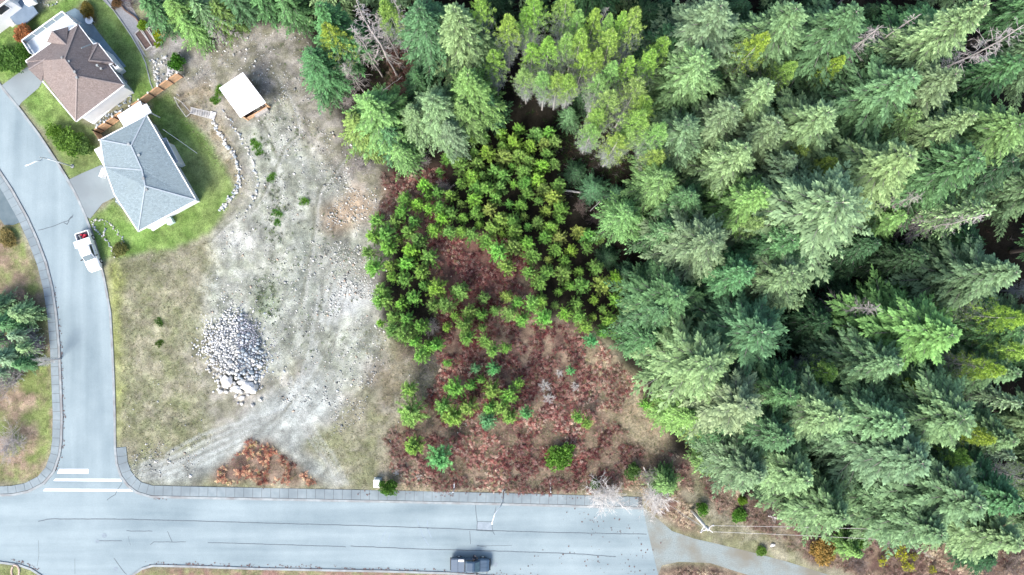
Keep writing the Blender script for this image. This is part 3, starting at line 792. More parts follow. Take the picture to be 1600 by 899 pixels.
def young_mesh(name, seed, h=4.2, R=1.35, mat='young', dens=1.0):
    rng = np.random.default_rng(seed)
    parts = []
    nb = int(58 * dens)
    f = np.linspace(0, 1, nb) ** 0.9
    whorl = np.round(f * 8) / 8
    z = h * (0.22 + 0.75 * whorl) + rng.normal(0, .05, nb)
    az = rng.random(nb) * 6.28 + np.arange(nb) * 2.4
    Lb = R * ((1 - f) ** 0.7 * 0.92 + 0.10) * (1 + rng.normal(0, .13, nb)).clip(.6, 1.3)
    num = 20
    bi = np.repeat(np.arange(nb), num); n = len(bi)
    t = np.tile(np.linspace(0.12, 1, num), nb)
    rise = 0.15 + 0.6 * f
    c = np.stack([np.cos(az[bi]) * Lb[bi] * t, np.sin(az[bi]) * Lb[bi] * t, z[bi] + Lb[bi] * (rise[bi] * t * t)], -1)
    for q in range(4):
        D = unit(np.stack([np.cos(az[bi]) * 0.9, np.sin(az[bi]) * 0.9, np.full(n, 0.45)], -1) + rng.normal(0, 0.55, (n, 3)))
        l = (0.20 + 0.14 * rng.random(n)) * (0.8 + 0.2 * R)
        tip = (0.12 + 0.88 * t ** 1.8) * (0.55 + 0.45 * rng.random(n)) * (0.55 + 0.45 * f[bi])  # pale shoot ends; shade inside and low down painted into the needles
        parts.append(rhombi(c, D, l, np.full(n, 0.022), width_dir(D, 0.5, rng), tip, np.zeros(n)))
    # candle at the top
    k = 26
    D = unit(np.stack([rng.normal(0, .7, k), rng.normal(0, .7, k), np.full(k, 0.7)], -1))
    parts.append(rhombi(np.tile([0, 0, h * 0.97], (k, 1)) + rng.normal(0, .05, (k, 3)), D, np.full(k, .32), np.full(k, .04), width_dir(D, .4, rng), np.ones(k), np.zeros(k)))
    # stems
    O = np.stack([np.zeros(nb), np.zeros(nb), z], -1)
    B = np.stack([np.cos(az) * Lb, np.sin(az) * Lb, z + Lb * rise], -1); dv = B - O; ll = np.linalg.norm(dv, axis=1)
    parts.append(rhombi(O, dv / ll[:, None], ll, np.full(nb, 0.02), width_dir(dv / ll[:, None], .1, rng), np.zeros(nb), np.full(nb, .8)))
    V, F, tp, dd = cat(parts)
    return np_mesh(name, V, F, M[mat], {"tip": ('FLOAT', tp), "dead": ('FLOAT', dd)})

def bush_mesh(name, seed, R=1.3, h=1.8, n=3200, leaf=0.16, mat='leaf', lumps=14):
    rng = np.random.default_rng(seed)
    cen = unit(rng.normal(0, 1, (lumps * 2, 3))) * rng.random((lumps * 2, 1)) ** 0.4 * np.array([R * 0.76, R * 0.76, h * 0.34]) + np.array([0, 0, h * 0.5])
    lumps *= 2; cr = R * (0.14 + 0.20 * rng.random(lumps))
    bi = rng.integers(0, lumps, n)
    dirs = unit(rng.normal(0, 1, (n, 3))); dirs[:, 2] = np.abs(dirs[:, 2]) * 1.0 - 0.25; dirs = unit(dirs)
    O = cen[bi] + dirs * (cr[bi] * (0.55 + 0.45 * rng.random(n)))[:, None]
    O[:, 2] = np.maximum(O[:, 2], 0.05)
    D = unit(dirs + rng.normal(0, 0.6, (n, 3)))
    tip = (0.15 + 0.85 * rng.random(n)) * (0.5 + 0.5 * rng.random(lumps)[bi])
    V, F, tp, dd = rhombi(O, D, leaf * (0.7 + 0.7 * rng.random(n)), np.full(n, leaf * 0.32), width_dir(D, 0.8, rng), tip, np.zeros(n))
    return np_mesh(name, V, F, M[mat], {"tip": ('FLOAT', tp), "dead": ('FLOAT', dd)})

def weed_mesh(name, seed):
    rng = np.random.default_rng(seed)
    cen = rng.normal(0, .62, (16, 2)) * np.array([1.0, .75]); n = 620
    bi = rng.integers(0, 16, n)
    O = np.concatenate([cen[bi] + rng.normal(0, .13, (n, 2)), np.full((n, 1), .05)], 1)
    D = unit(np.stack([rng.normal(0, .9, n), rng.normal(0, .9, n), np.full(n, .9)], -1))
    V, F, tp, dd = rhombi(O, D, rng.uniform(.35, 1.1, n) * (1.1 - .25 * np.linalg.norm(cen[bi], axis=1)).clip(.3, 1), np.full(n, .05), width_dir(D, .8, rng), rng.random(n), np.zeros(n))
    return np_mesh(name, V, F, M['leaf'], {"tip": ('FLOAT', tp), "dead": ('FLOAT', dd)})
def bare_mesh(name, seed, h=4.0, R=2.0, nstem=9, mat='twig', up=1.0, levels=3, rad=0.035, nbr=5, stem0=0.0):
    """branching leafless crown of thin three-sided twigs"""
    rng = np.random.default_rng(seed)
    Vs = []; Fs = []; off = 0
    def seg(a, b, ra, rb):
        nonlocal off
        d = unit((b - a)[None])[0]; ref = np.array([1, 0, 0]) if abs(d[0]) < .8 else np.array([0, 1.0, 0])
        u = unit(np.cross(d, ref)[None])[0]; v = np.cross(d, u)
        for p, r in ((a, ra), (b, rb)):
            for k in range(3):
                Vs.append(p + (u * math.cos(k * 2.0944) + v * math.sin(k * 2.0944)) * r)
        for k in range(3): Fs.append((off + k, off + (k + 1) % 3, off + 3 + (k + 1) % 3, off + 3 + k))
        off += 6
    def grow(p, d, L, r, lev):
        n = 3; q = p
        for i in range(n):
            d2 = unit((d + rng.normal(0, 0.16, 3) + np.array([0, 0, 0.05]))[None])[0]
            q2 = q + d2 * L / n
            seg(q, q2, r * (1 - i / n * 0.4), r * (1 - (i + 1) / n * 0.4))
            if lev > 0:
                for _ in range(nbr if i == n - 1 else max(1, nbr // 2)):
                    dd = unit((d2 + rng.normal(0, 0.55, 3))[None])[0]
                    grow(q2, dd, L * (0.35 + 0.25 * rng.random()), r * 0.55, lev - 1)
            q = q2; d = d2
    for s in range(nstem):
        a = rng.random() * 6.28; sp = R / h * (0.3 + 0.8 * rng.random())
        d = unit(np.array([[math.cos(a) * sp, math.sin(a) * sp, up]]))[0]
        p = np.array([0, 0, stem0 * (rng.random() if stem0 else 0)])
        grow(p, d, h * (0.45 + 0.2 * rng.random()), rad, levels - 1)
    return np_mesh(name, np.array(Vs), np.array(Fs), M[mat])

def snag_mesh(name, seed, h=18, R=1.5, nb=70, mat='twig', z0=0.3, wid=0.022):
    rng = np.random.default_rng(seed)
    parts = []
    z = h * (z0 + (0.98 - z0) * np.sort(rng.random(nb))); az = rng.random(nb) * 6.28
    L = R * (1.15 - z / h) * (0.5 + rng.random(nb)) + 0.2
    O = np.stack([np.zeros(nb), np.zeros(nb), z], -1)
    D = unit(np.stack([np.cos(az), np.sin(az), rng.normal(-.1, .3, nb)], -1))
    parts.append(rhombi(O, D, L, np.full(nb, wid), width_dir(D, .3, rng), np.zeros(nb), np.ones(nb)))
    for k in range(6):
        tt = 0.25 + .7 * rng.random(nb); D2 = unit(D + rng.normal(0, .6, (nb, 3)))
        parts.append(rhombi(O + D * (L * tt)[:, None], D2, L * .4, np.full(nb, wid * .7), width_dir(D2, .3, rng), np.zeros(nb), np.ones(nb)))
    V, F, tp, dd = cat(parts)
    return np_mesh(name, V, F, M[mat])
def trunk_mesh(name, h, r, mat, bend=0.0, n=8, seed=0):
    rng = random.Random(seed)
    mb = MB()
    ks = [0, .03, .12, .3, .5, .7, .85, 1]
    pts = [Vector((bend * rng.uniform(-1, 1) * k, bend * rng.uniform(-1, 1) * k, h * k - (0.3 if k == 0 else 0))) for k in ks]
    pts[0] = Vector((0, 0, -0.3))
    mb.tube(pts, [r * (1.35 if k == 0 else 1.1 if k < .05 else 1 - 0.93 * k) + 0.015 for k in ks], n)
    me = bpy.data.meshes.new(name)
    bmesh.ops.recalc_face_normals(mb.bm, faces=mb.bm.faces)
    mb.bm.to_mesh(me); mb.bm.free(); me.materials.append(mat)
    me.polygons.foreach_set("use_smooth", np.ones(len(me.polygons), bool))
    return me

PROTO = {}
FIRV = [fir_mesh(f"fir_crown_{i}", 100 + i, h=22, R=[4.6, 5.2, 4.9, 4.3, 5.4, 4.7][i], base=[.26, .32, .28, .3, .34, .26][i], nb=[270, 250, 280, 260, 240, 270][i], m=19, droop=[.22, .3, .26, .18, .34, .26][i], up=[.10, .16, .1, .05, .2, .22][i], jag=[.2, .28, .3, .22, .25, .34][i], power=[.85, .75, .95, .8, .7, .9][i]) for i in range(6)]
HEMV = [fir_mesh(f"hemlock_crown_{i}", 200 + i, h=15, R=[3.6, 3.9, 3.4][i], nb=230, droop=.38, up=.12, m=13, jag=.25, power=[.8, .7, .9][i]) for i in range(3)]
PINEV = [pine_mesh(f"pine_crown_{i}", 300 + i, h=21, R=[2.25, 2.6, 2.0, 2.4][i], crown0=[.36, .32, .42, .34][i]) for i in range(4)]
YOUNGV = [young_mesh(f"young_pine_crown_{i}", 400 + i, h=[4.2, 4.6, 3.8, 4.4, 4.0][i], R=[1.3, 1.45, 1.2, 1.4, 1.3][i]) for i in range(5)]
SPARSEV = [fir_mesh(f"thin_crown_{i}", 500 + i, h=22, R=4.2, nb=190, droop=.42, up=.12, m=10, spray=.7, jag=.4, deadlow=1.4, twigw=.035) for i in range(2)]
SNAGV = [snag_mesh(f"snag_twigs_{i}", 600 + i, R=[1.6, 2.2, 1.3][i], nb=[80, 110, 60][i]) for i in range(3)]
T_BARK = trunk_mesh("trunk_bark", 22, 0.36, M['bark'], .1, seed=1)
T_PINE = trunk_mesh("trunk_pine", 21, 0.20, M['palebark'], .25, seed=2)
T_HEM = trunk_mesh("trunk_hemlock", 15, 0.24, M['bark'], .1, seed=3)
T_YOUNG = trunk_mesh("trunk_young", 4.2, 0.06, M['bark'], .03, n=5, seed=4)
T_SNAG = trunk_mesh("trunk_snag", 18, 0.13, M['twig'], .3, seed=5)

# kind: (name, crown meshes, trunk mesh, nominal height, nominal radius)
KINDS = {
 'F': ("fir_tree", FIRV, T_BARK, 22.0, 4.85), 'G': ("hemlock_tree", HEMV, T_HEM, 15.0, 3.65), 'L': ("pine_tree", PINEV, T_PINE, 21.0, 2.3),
 'S': ("fir_tree", SPARSEV, T_BARK, 22.0, 4.2), 'Y': ("young_pine", YOUNGV, T_YOUNG, 4.2, 1.33)}
TREES = []     # (object, px, py of the tip, adjective phrase, noun)
def put_tree(kind, pos, h, R, tint, desc, tip_px, var=None, rng=random):
    nm, crowns, trunk, h0, R0 = KINDS[kind]
    root = link_obj(nm, None)
    root.location = pos; root.rotation_euler = (rng.uniform(-.02, .02), rng.uniform(-.02, .02), rng.uniform(0, 6.28))
    sh = h / h0; sr = R / R0
    root.scale = (sr, sr, sh)
    t = link_obj("trunk", trunk, root)
    c = link_obj("crown", rng.choice(crowns) if var is None else crowns[var % len(crowns)], root)
    c.color = (*tint, 1); t.color = (1, 1, 1, 1)
    TREES.append([root, tip_px[0], tip_px[1], desc, nm])
    return root
def at_tip(tx, ty, h):
    p = P(tx, ty, h); z = gh(p.x, p.y)
    return Vector((p.x, p.y, z))
TINT = {'sage': (0.98, 1.0, 1.02), 'pale': (1.25, 1.20, 1.15), 'green': (0.58, 0.80, 0.68), 'bright': (1.05, 1.18, 0.80), 'dark': (0.28, 0.40, 0.38), 'teal': (0.45, 0.66, 0.66),  # 'dark' holds the shade of gaps and understory in the colour
        'lime': (1.30, 1.36, 0.92), 'yellow': (1.30, 1.20, 0.62), 'grey': (1.2, 1.15, 1.4), 'olive': (1.05, 0.98, 0.6), 'limepale': (1.25, 1.28, 1.25)}
WORD = {'sage': 'sage green', 'pale': 'pale silvery green', 'green': 'mid green', 'bright': 'bright green', 'dark': 'dark green', 'teal': 'blue green',
        'lime': 'lime green', 'yellow': 'yellow green', 'grey': 'grey green', 'olive': 'olive green', 'limepale': 'pale lime'}
# tip x, tip y, height, crown radius, kind, tint
FOREST = """
852 118 15 2.4 L limepale|872 122 14 2.4 L lime|893 118 16 2.5 L lime|938 122 17 2.5 L limepale|940 175 16 2.6 L lime|925 200 14 2.4 L limepale|968 215 17 2.7 L lime|1010 160 19 2.6 L lime|912 45 20 2.4 L lime|1045 60 20 2.4 L lime
1594 585 19 3.6 F sage|1598 520 18 3.8 F green|1596 650 20 3.6 F green|1590 690 17 4 F sage|1592 745 19 4 F green|1600 830 18 4.2 F sage|1560 868 14 3.6 F green|1420 838 13 3.6 F sage|1390 822 12 3.4 G green|1600 905 13 4 F green
1243 12 22 5 F sage|1342 12 22 5.5 F green|1313 92 17 2.4 L yellow|1236 98 18 2.6 L lime|1300 172 20 5.2 F pale|1545 10 27 4.2 F pale|1425 118 21 5.6 F sage|1497 112 22 4.6 F sage
1522 180 22 3.8 F pale|1430 178 17 3.2 F bright|1575 148 20 5.5 F green|1596 190 20 5 F bright|1480 28 18 5 F green|1585 8 20 5 F green|1368 72 13 4 G dark|1243 248 17 3.6 F sage|1304 249 18 2.2 L yellow
1262 230 15 3 L lime|1322 312 25 6.4 F pale|1428 238 23 5.6 F pale|1524 243 22 4.6 F green|1552 318 22 4.2 S pale|1412 335 11 4.2 G bright|1440 402 14 4.2 G dark|1368 378 12 4 G dark|1275 437 15 4 G teal
1243 430 20 4.6 F sage|1582 428 21 5 F sage|1590 308 17 4.6 F green|1582 255 17 5 G dark|1213 332 17 3.4 L lime|1302 468 14 3.8 G teal|1290 505 11 4 G dark
1492 523 23 6.2 F bright|1468 480 20 4.8 F green|1600 494 22 3.2 L yellow|1606 552 20 3.4 L lime|1564 577 21 3.2 L yellow|1304 586 17 2.9 L lime|1404 575 20 5 F sage|1442 608 18 2.7 L yellow
1312 656 22 5 F pale|1410 668 22 5.4 F sage|1504 658 23 5.8 F sage|1526 615 20 3.4 F bright|1563 642 18 3 F green|1598 626 19 3.6 S grey|1572 455 20 4.6 F green|1472 562 16 3.8 F green
1437 728 23 6 F sage|1266 752 19 4.2 F pale|1298 728 20 4 F sage|1550 690 21 3.0 L yellow|1512 726 18 3.0 L lime|1322 812 17 4.6 F sage|1347 822 10 2.6 G bright|1345 868 6 2.2 G bright
1527 800 23 6.2 F sage|1478 838 20 5 F sage|1597 858 19 5 F pale|1600 790 20 5 F green|1452 762 15 4 G dark|1585 714 17 3.6 S grey|1410 800 13 3.6 G teal|1380 770 12 3.6 G dark
838 -6 21 2.6 L lime|886 -8 21 2.6 L lime|930 24 21 2.1 L lime|955 20 20 1.9 L limepale|980 18 22 2 L lime|1003 12 23 2.7 L lime|962 50 21 2.6 L lime|858 58 19 2.3 L lime|881 56 19 2.4 L limepale|832 66 17 2.2 L lime
913 84 18 2.4 L lime|962 100 19 2.2 L limepale|988 88 20 2 L lime|1024 86 21 2.5 L lime|998 128 20 2.8 L limepale|822 110 14 2.4 L limepale|960 150 19 2.9 L limepale|1002 182 21 3 L lime|1037 197 20 2.8 L limepale
893 172 7 2.2 G green|910 150 6 1.8 G dark|1125 5 22 5.6 F sage|1050 50 15 4.6 G dark|1100 88 20 4 F pale|1152 72 21 4.2 F sage|1095 140 18 3.8 F bright|1197 52 21 2.8 L yellow|1202 136 20 4.4 F pale|1190 18 21 4.4 F sage
1168 238 21 4.2 F pale|1122 262 19 4.4 F sage|1036 276 16 3.8 F bright|986 330 14 3.4 F bright|1112 372 20 4.6 F sage|1147 396 20 4.4 F sage|1192 298 21 4 F bright|1052 440 17 4.4 F green|1168 428 20 4.4 F green|1197 402 20 4.4 F sage|1186 345 18 3 L limepale
1060 468 18 5 F green|1113 566 21 5.6 F pale|1034 486 17 4.8 F green|1018 530 14 3.8 F green|1194 524 21 5.6 F green|1090 468 17 4 G green|1162 634 21 5 F pale|1052 652 9 3.4 G olive|1157 682 18 4.4 F bright|1182 596 18 4.2 F green
1152 706 18 4 F bright|1192 744 18 4 F sage|1112 690 11 3.2 G olive|1230 690 20 4.2 F green|1240 620 18 3.8 F green|1120 730 7 2.6 G bright|1270 700 18 3.8 F sage|1080 655 14 3.6 F bright
1045 180 15 4 F green|1080 200 17 4 F sage|1150 165 19 4.2 F sage|1140 215 16 3.8 F green|1215 195 20 4.2 F sage|1085 305 16 4 F green|1130 330 17 3.8 F green|1050 355 15 3.6 G green|1240 370 19 4.2 F green|1075 400 16 4 F sage
436 -16 10 3.4 G green|505 12 19 4 F green|486 84 14 3.6 F green|498 118 8 2.6 G green|507 42 17 3.2 L yellow|602 2 18 3 L lime|660 10 20 4.2 F green|745 -4 20 2.6 L lime|713 16 21 4.8 F pale|743 60 15 2.7 F sage|574 148 17 5.2 F bright|552 182 12 4 G olive
675 158 16 4.2 F pale|642 168 15 3.8 F sage|727 118 18 4.2 F bright|700 190 13 3.4 F sage|790 22 20 2.6 L lime|762 150 11 3.2 G green|770 85 16 2.4 L lime|600 200 11 3.4 G green|620 230 9 3 G bright|720 160 14 3.4 F bright|570 210 8 3 G olive
222 -4 9 3.2 G green|264 -4 9 3.4 F bright|303 0 9 3.6 S sage|332 6 7 3.2 G olive|350 -22 9 3.2 F green|392 -24 9 3.2 G green|285 28 7 2.8 G bright
820 10 18 2.3 L lime|905 20 20 2.2 L limepale|940 80 18 2.1 L lime|1060 100 18 3.8 F sage
1030 240 15 2.8 L lime|990 200 17 2.4 L limepale|1230 97 12.4 3.9 F dark|1225 295 11.2 3.4 F green|1318 169 8.7 3.6 G green|1440 224 12.4 3.9 F green
1521 374 11.8 4.2 F dark|1351 461 8.7 3.4 G teal|1379 498 9.9 3.6 F dark|1330 536 9.3 3.4 G green|1220 554 9.9 3.7 G teal|1204 517 9.3 3.4 G green|1308 609 11.2 3.7 F green|1412 607 12.4 3.6 F green|1299 701 11.2 3.7 G teal|1316 742 9.3 3.4 G green
1336 682 11.2 3.4 F green|1421 680 12.4 3.7 F dark|1494 726 12.4 4.2 F green|1415 764 11.8 3.9 F green|1480 498 11.8 3.6 F dark|1461 452 11.8 3.7 F dark|1216 785 6.8 2.5 F dark|1227 760 9.3 3.1 F dark|1371 812 7.4 2.9 F dark|1494 789 12.4 4.1 F green|1406 839 8.1 2.9 F green|1452 845 9.3 3.4 F dark
"""
rngt = random.Random(5)
rows_ = [row.split() for row in FOREST.strip().replace("\n", "|").split("|")]
rank_ = {'pale': 3, 'sage': 2, 'bright': 1.6, 'grey': 2}
rows_.sort(key=lambda a: -(float(a[3]) + rank_.get(a[5], 0) + (4 if a[4] in "LS" else 0)))
seen_ = []
for a in rows_:
    tx, ty, h, R = map(float, a[:4]); k = a[4]; tn = a[5]
    if tx > 1040 and k in "FG":
        if any((tx - q[0]) ** 2 + (ty - q[1]) ** 2 < q[2] for q in seen_):
            hn = h * .55; f_ = (1 - h / 98) / (1 - hn / 98); tx = NX + (tx - NX) * f_; ty = NY + (ty - NY) * f_   # an overtopped neighbour, standing on the same spot
            h = hn; R *= .8; tn = {'sage': 'green', 'pale': 'green', 'bright': 'green', 'green': 'dark', 'teal': 'dark'}.get(tn, tn)  # darker tint puts the shade under taller crowns into the colour
        else:
            R *= 1.14; h *= 1.05; seen_.append((tx, ty, 58 ** 2))
    tint = tuple(c * rngt.uniform(.92, 1.08) for c in TINT[tn])
    R *= {'L': .52, 'F': 1.0 if h > 17 else .88, 'G': .85, 'S': .95}[k]
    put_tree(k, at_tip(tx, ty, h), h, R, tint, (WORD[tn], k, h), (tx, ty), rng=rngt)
# the rest of the wood, filled in between the trees picked out above
FPOLY = [(650, -60), (1640, -60), (1640, 840), (1470, 835), (1390, 800), (1290, 770), (1190, 715), (1130, 680), (1055, 615), (1020, 540), (1000, 470), (1000, 400), (980, 340), (985, 270), (930, 215), (880, 160), (800, 165), (740, 190), (660, 170), (645, 80), (600, 60), (560, 30), (450, 20), (440, -60)]
GAPS = [(1500, 385, 70), (1545, 340, 30), (1375, 300, 26), (1330, 450, 30), (1560, 60, 30), (1300, 560, 16), (1235, 470, 22), (870, 165, 24), (1215, 345, 10), (1025, 365, 16), (1250, 480, 22), (1300, 440, 16), (630, 95, 26), (1400, 40, 22), (1330, 75, 18), (1440, 130, 18), (1060, 620, 6), (1290, 530, 12), (1160, 500, 10), (905, 240, 26), (1390, 420, 30), (1270, 100, 10)]
bases = []
for r_ in TREES: bases.append((r_[0].location.x, r_[0].location.y))
cnt = 0
for _ in range(9000):
    px = rngt.uniform(430, 1640); py = rngt.uniform(-60, 850)
    if not bool(inpoly(px, py, FPOLY)): continue
    if any(math.hypot(px - g[0], py - g[1]) < g[2] for g in GAPS): continue
    p = P(px, py)
    dmin = 5.0 if px < 1430 else 5.6
    if any((p.x - b[0]) ** 2 + (p.y - b[1]) ** 2 < dmin * dmin for b in bases): continue
    bases.append((p.x, p.y))
    edge = px > 1430 or py < 30
    if edge:
        h = rngt.uniform(15, 23); k = rngt.choice("FFFGFL"); R = rngt.uniform(3.4, 4.5)
    else:
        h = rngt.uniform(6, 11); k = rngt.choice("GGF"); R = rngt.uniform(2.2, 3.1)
    tn = rngt.choice(['dark', 'dark', 'teal', 'green']) if not edge else rngt.choice(['sage', 'green', 'sage', 'pale', 'green'])  # inner fill trees get dark tints, shade of the gaps painted in
    if k == 'L': R = 1.7; tn = 'lime'
    tip = to_px(p.x, p.y, h)
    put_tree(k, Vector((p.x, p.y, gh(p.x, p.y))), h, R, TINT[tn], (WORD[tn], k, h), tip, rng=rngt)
    cnt += 1
for _ in range(5000):
    px = rngt.uniform(480, 1500); py = rngt.uniform(20, 840)
    low = bool(inpoly(px, py, FPOLY)) or bool(inpoly(px, py, [(860, 165), (960, 165), (990, 280), (960, 330), (1000, 400), (985, 470), (945, 400), (930, 330), (885, 270)]))
    if not low or math.hypot(px - 1500, py - 385) < 45: continue
    p = P(px, py)
    if any((p.x - b[0]) ** 2 + (p.y - b[1]) ** 2 < 9.5 for b in bases): continue
    bases.append((p.x, p.y)); h = rngt.uniform(2.5, 6); R = rngt.uniform(1.4, 2.3); tn = rngt.choice(['dark', 'dark', 'teal'])  # low fill trees, very dark tints stand in for shade in the gaps
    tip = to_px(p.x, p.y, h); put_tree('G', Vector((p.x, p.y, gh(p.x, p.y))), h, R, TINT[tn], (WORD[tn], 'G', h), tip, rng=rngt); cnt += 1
print("fill trees", cnt)

# young pines: dense upper thicket and looser lower part
THICK = [(705, 205), (740, 215), (800, 195), (850, 195), (872, 215), (880, 262), (880, 300), (900, 330), (935, 350), (940, 385), (975, 450), (975, 525), (945, 520), (905, 520), (880, 490), (830, 500), (780, 480), (750, 530), (690, 560), (650, 560), (620, 520), (585, 510), (583, 440), (570, 400), (572, 340), (610, 330), (620, 300), (680, 280)]
CLEAR = [[(668, 375), (700, 362), (755, 370), (770, 440), (745, 470), (700, 468), (668, 440)], [(760, 400), (825, 400), (820, 440), (770, 470)], [(875, 280), (960, 300), (945, 370), (880, 345)], [(600, 440), (640, 440), (640, 470), (600, 475)], [(680, 480), (700, 520), (730, 560), (700, 570), (660, 500)],
         [(780, 440), (830, 440), (870, 480), (840, 500)], [(925, 380), (975, 380), (975, 430), (940, 420)], [(640, 400), (665, 400), (668, 440), (645, 440)], [(700, 220), (720, 220), (715, 300), (690, 300)]]
yb = []
EXPL = [(777, 392, 1.75), (790, 418, 1.3), (716, 455, 1.6), (632, 500, 1.3), (612, 495, 1.2), (592, 455, 1.4), (590, 470, 1.4), (600, 470, 1.2), (645, 465, 1.2), (632, 412, 1.5), (655, 425, 1.3), (602, 385, 1.5), (585, 343, 1.4), (580, 367, 1.4), (615, 345, 1.1),
        (645, 535, 1.2), (665, 545, 1.2), (655, 557, 1.2), (680, 540, 1.1), (697, 568, .7), (742, 578, .9), (770, 578, 1.2), (750, 595, .8), (770, 548, 1.1), (757, 533, 1.1), (790, 545, 1.0), (635, 612, 1.4), (638, 650, 2.1),
        (710, 610, 1.6), (735, 605, 1.0), (690, 640, 1.5), (705, 655, 1.8), (730, 640, 1.5), (768, 612, 1.4), (795, 620, 1.4), (783, 640, 1.5), (760, 662, 1.5), (795, 655, 1.4), (822, 648, 1.0), (810, 600, .9), (765, 640, 1.2),
        (642, 703, 1.65), (686, 720, 2.0), (905, 655, .9), (918, 663, 1.0), (893, 580, .8), (926, 533, 1.1), (1012, 635, 1.1), (905, 495, 1.3), (915, 512, 1.2), (955, 500, 1.4), (965, 470, 1.3), (965, 520, 1.0), (850, 497, 1.4), (830, 475, 1.4), (795, 490, 1.4), (815, 500, 1.3), (845, 470, 1.3)]
def add_young(px, py, R, tn, iso):
    h = 2.2 + 1.6 * R * rngt.uniform(.85, 1.15)
    if R > 1.9: h *= .8
    base = at_tip(px, py, h)
    tint = tuple(c * rngt.uniform(.88, 1.12) for c in tn)
    h *= 1.12; base = at_tip(px, py, h); r = put_tree('Y', base, h, R * 0.95, tint, (('broad ' if R > 1.25 else ('slim ' if R < 1.08 else '')) + ('bluish green' if tn[2] > 1.3 else ('yellow green' if tn[0] > 1.1 else 'bright green')), 'Y', h), (px, py), rng=rngt)
    yb.append((px, py)); return r
for (x, y, R) in EXPL:
    tn = (1.05, 1.1, .95) if (x, y) not in [(770, 578), (760, 662), (822, 648), (893, 580), (926, 533), (686, 720), (742, 578)] else (.75, 1.05, 1.6)
    add_young(x, y, R, tn, True)
ny0 = len(yb)
for _ in range(6000):
    if len(yb) - ny0 > 205: break
    px = rngt.uniform(565, 980); py = rngt.uniform(190, 565)
    if not bool(inpoly(px, py, THICK)): continue
    if any(bool(inpoly(px, py, c)) for c in CLEAR): continue
    dm = 17 if py < 380 else 19.5
    if px < 665: dm = 19
    if any((px - b[0]) ** 2 + (py - b[1]) ** 2 < dm * dm for b in yb): continue
    t = rngt.random()
    shade = 0.72 + 0.4 * float(vnoise(px, py, 60, 5))
    tn = (0.95 * shade, 1.0 * shade, 0.9 * shade) if t < .8 else (1.2, 1.15, .8)
    if rngt.random() < .12: tn = (1.25, 1.0, .9)
    add_young(px, py, rngt.choice((.75, .95, 1.1, 1.2, 1.3, 1.5)), tn, False)
print("young pines", len(yb))

# ------------------------------------------------------------------ labels for the trees
def zone(px, py):
    Z = [((-99, -99, 470, 130), "behind the raised garden beds"), ((470, -99, 650, 135), "beside the bare snags at top"), ((470, 135, 660, 290), "at the gravel lot's upper corner"),
         ((650, -99, 800, 110), "between the snags and top pine stand"), ((650, 110, 800, 230), "on the thicket's upper left edge"), ((800, -99, 925, 190), "in the top pine stand's left half"),
         ((925, -99, 1045, 120), "in the pine stand's upper right"), ((925, 120, 1045, 260), "at the pine stand's lower right"), ((1045, -99, 1230, 110), "at the top edge beyond the pine stand"),
         ((1045, 110, 1230, 230), "right of the pine stand's lower end"), ((960, 230, 1110, 420), "on the thicket's right edge"), ((1110, 230, 1230, 420), "in the wood right of the thicket"),
         ((1000, 420, 1125, 600), "above the red bracken's right end"), ((1125, 420, 1235, 600), "beside the dark gap in mid wood"), ((1000, 600, 1125, 800), "on the wood's lower left edge"),
         ((1125, 600, 1230, 800), "in the lower left of the wood"), ((1230, -99, 1380, 150), "along the top edge of the wood"), ((1380, -99, 1700, 95), "at the picture's top right corner"),
         ((1230, 150, 1380, 290), "above the largest silvery fir"), ((1380, 95, 1700, 210), "below the top right corner trees"), ((1380, 210, 1520, 360), "above the big black gap"), ((1520, 210, 1700, 360), "at the right edge above the black gap"),
         ((1230, 290, 1380, 400), "around the wood's largest silvery fir"), ((1230, 400, 1345, 540), "left of the big black gap"), ((1345, 360, 1460, 540), "just below the big black gap"), ((1460, 360, 1700, 500), "right of the big black gap"),
         ((1230, 540, 1360, 690), "right of the bleached dead branches"), ((1360, 540, 1480, 690), "in the middle of the lower wood"), ((1460, 500, 1700, 600), "by the yellow spires at the right edge"), ((1480, 600, 1700, 720), "at the right edge below the yellow spires"),
         ((1230, 690, 1370, 790), "on the slope above the power lines"), ((1200, 790, 1420, 999), "at the wood's bottom edge by the wires"), ((1370, 690, 1480, 800), "above the yellow leaved shrubs"), ((1480, 720, 1700, 820), "at the right edge of the lower wood"),
         ((1420, 800, 1900, 999), "at the bottom right corner")]
    for (a, b, c, d), s in Z:
        if a <= px < c and b <= py < d: return s
    return "in the wood"
def yzone(px, py):
    if py < 290: return "in the top of the dense thicket"
    if px < 660 and py < 480: return "on the thicket's left edge by the gravel"
    if py < 380: return "in the middle of the dense thicket"
    if px > 820 and py < 545: return "in the thicket's lower right part"
    if py < 500 and px < 830: return "around the bracken clearing in the thicket"
    if py < 590: return "at the thicket's loose lower end"
    if 670 < px < 830 and py < 680: return "in the clump amid the red bracken"
    return "standing alone in the red bracken"
ORD = ["leftmost"] + [w + "-from-left" for w in ("second third fourth fifth sixth seventh eighth ninth tenth eleventh twelfth thirteenth fourteenth fifteenth sixteenth seventeenth eighteenth nineteenth twentieth").split()]
i2 = {}
EXREC = [r for r in TREES if r[3][1] == 'Y'][:len(EXPL)]
groups = {}
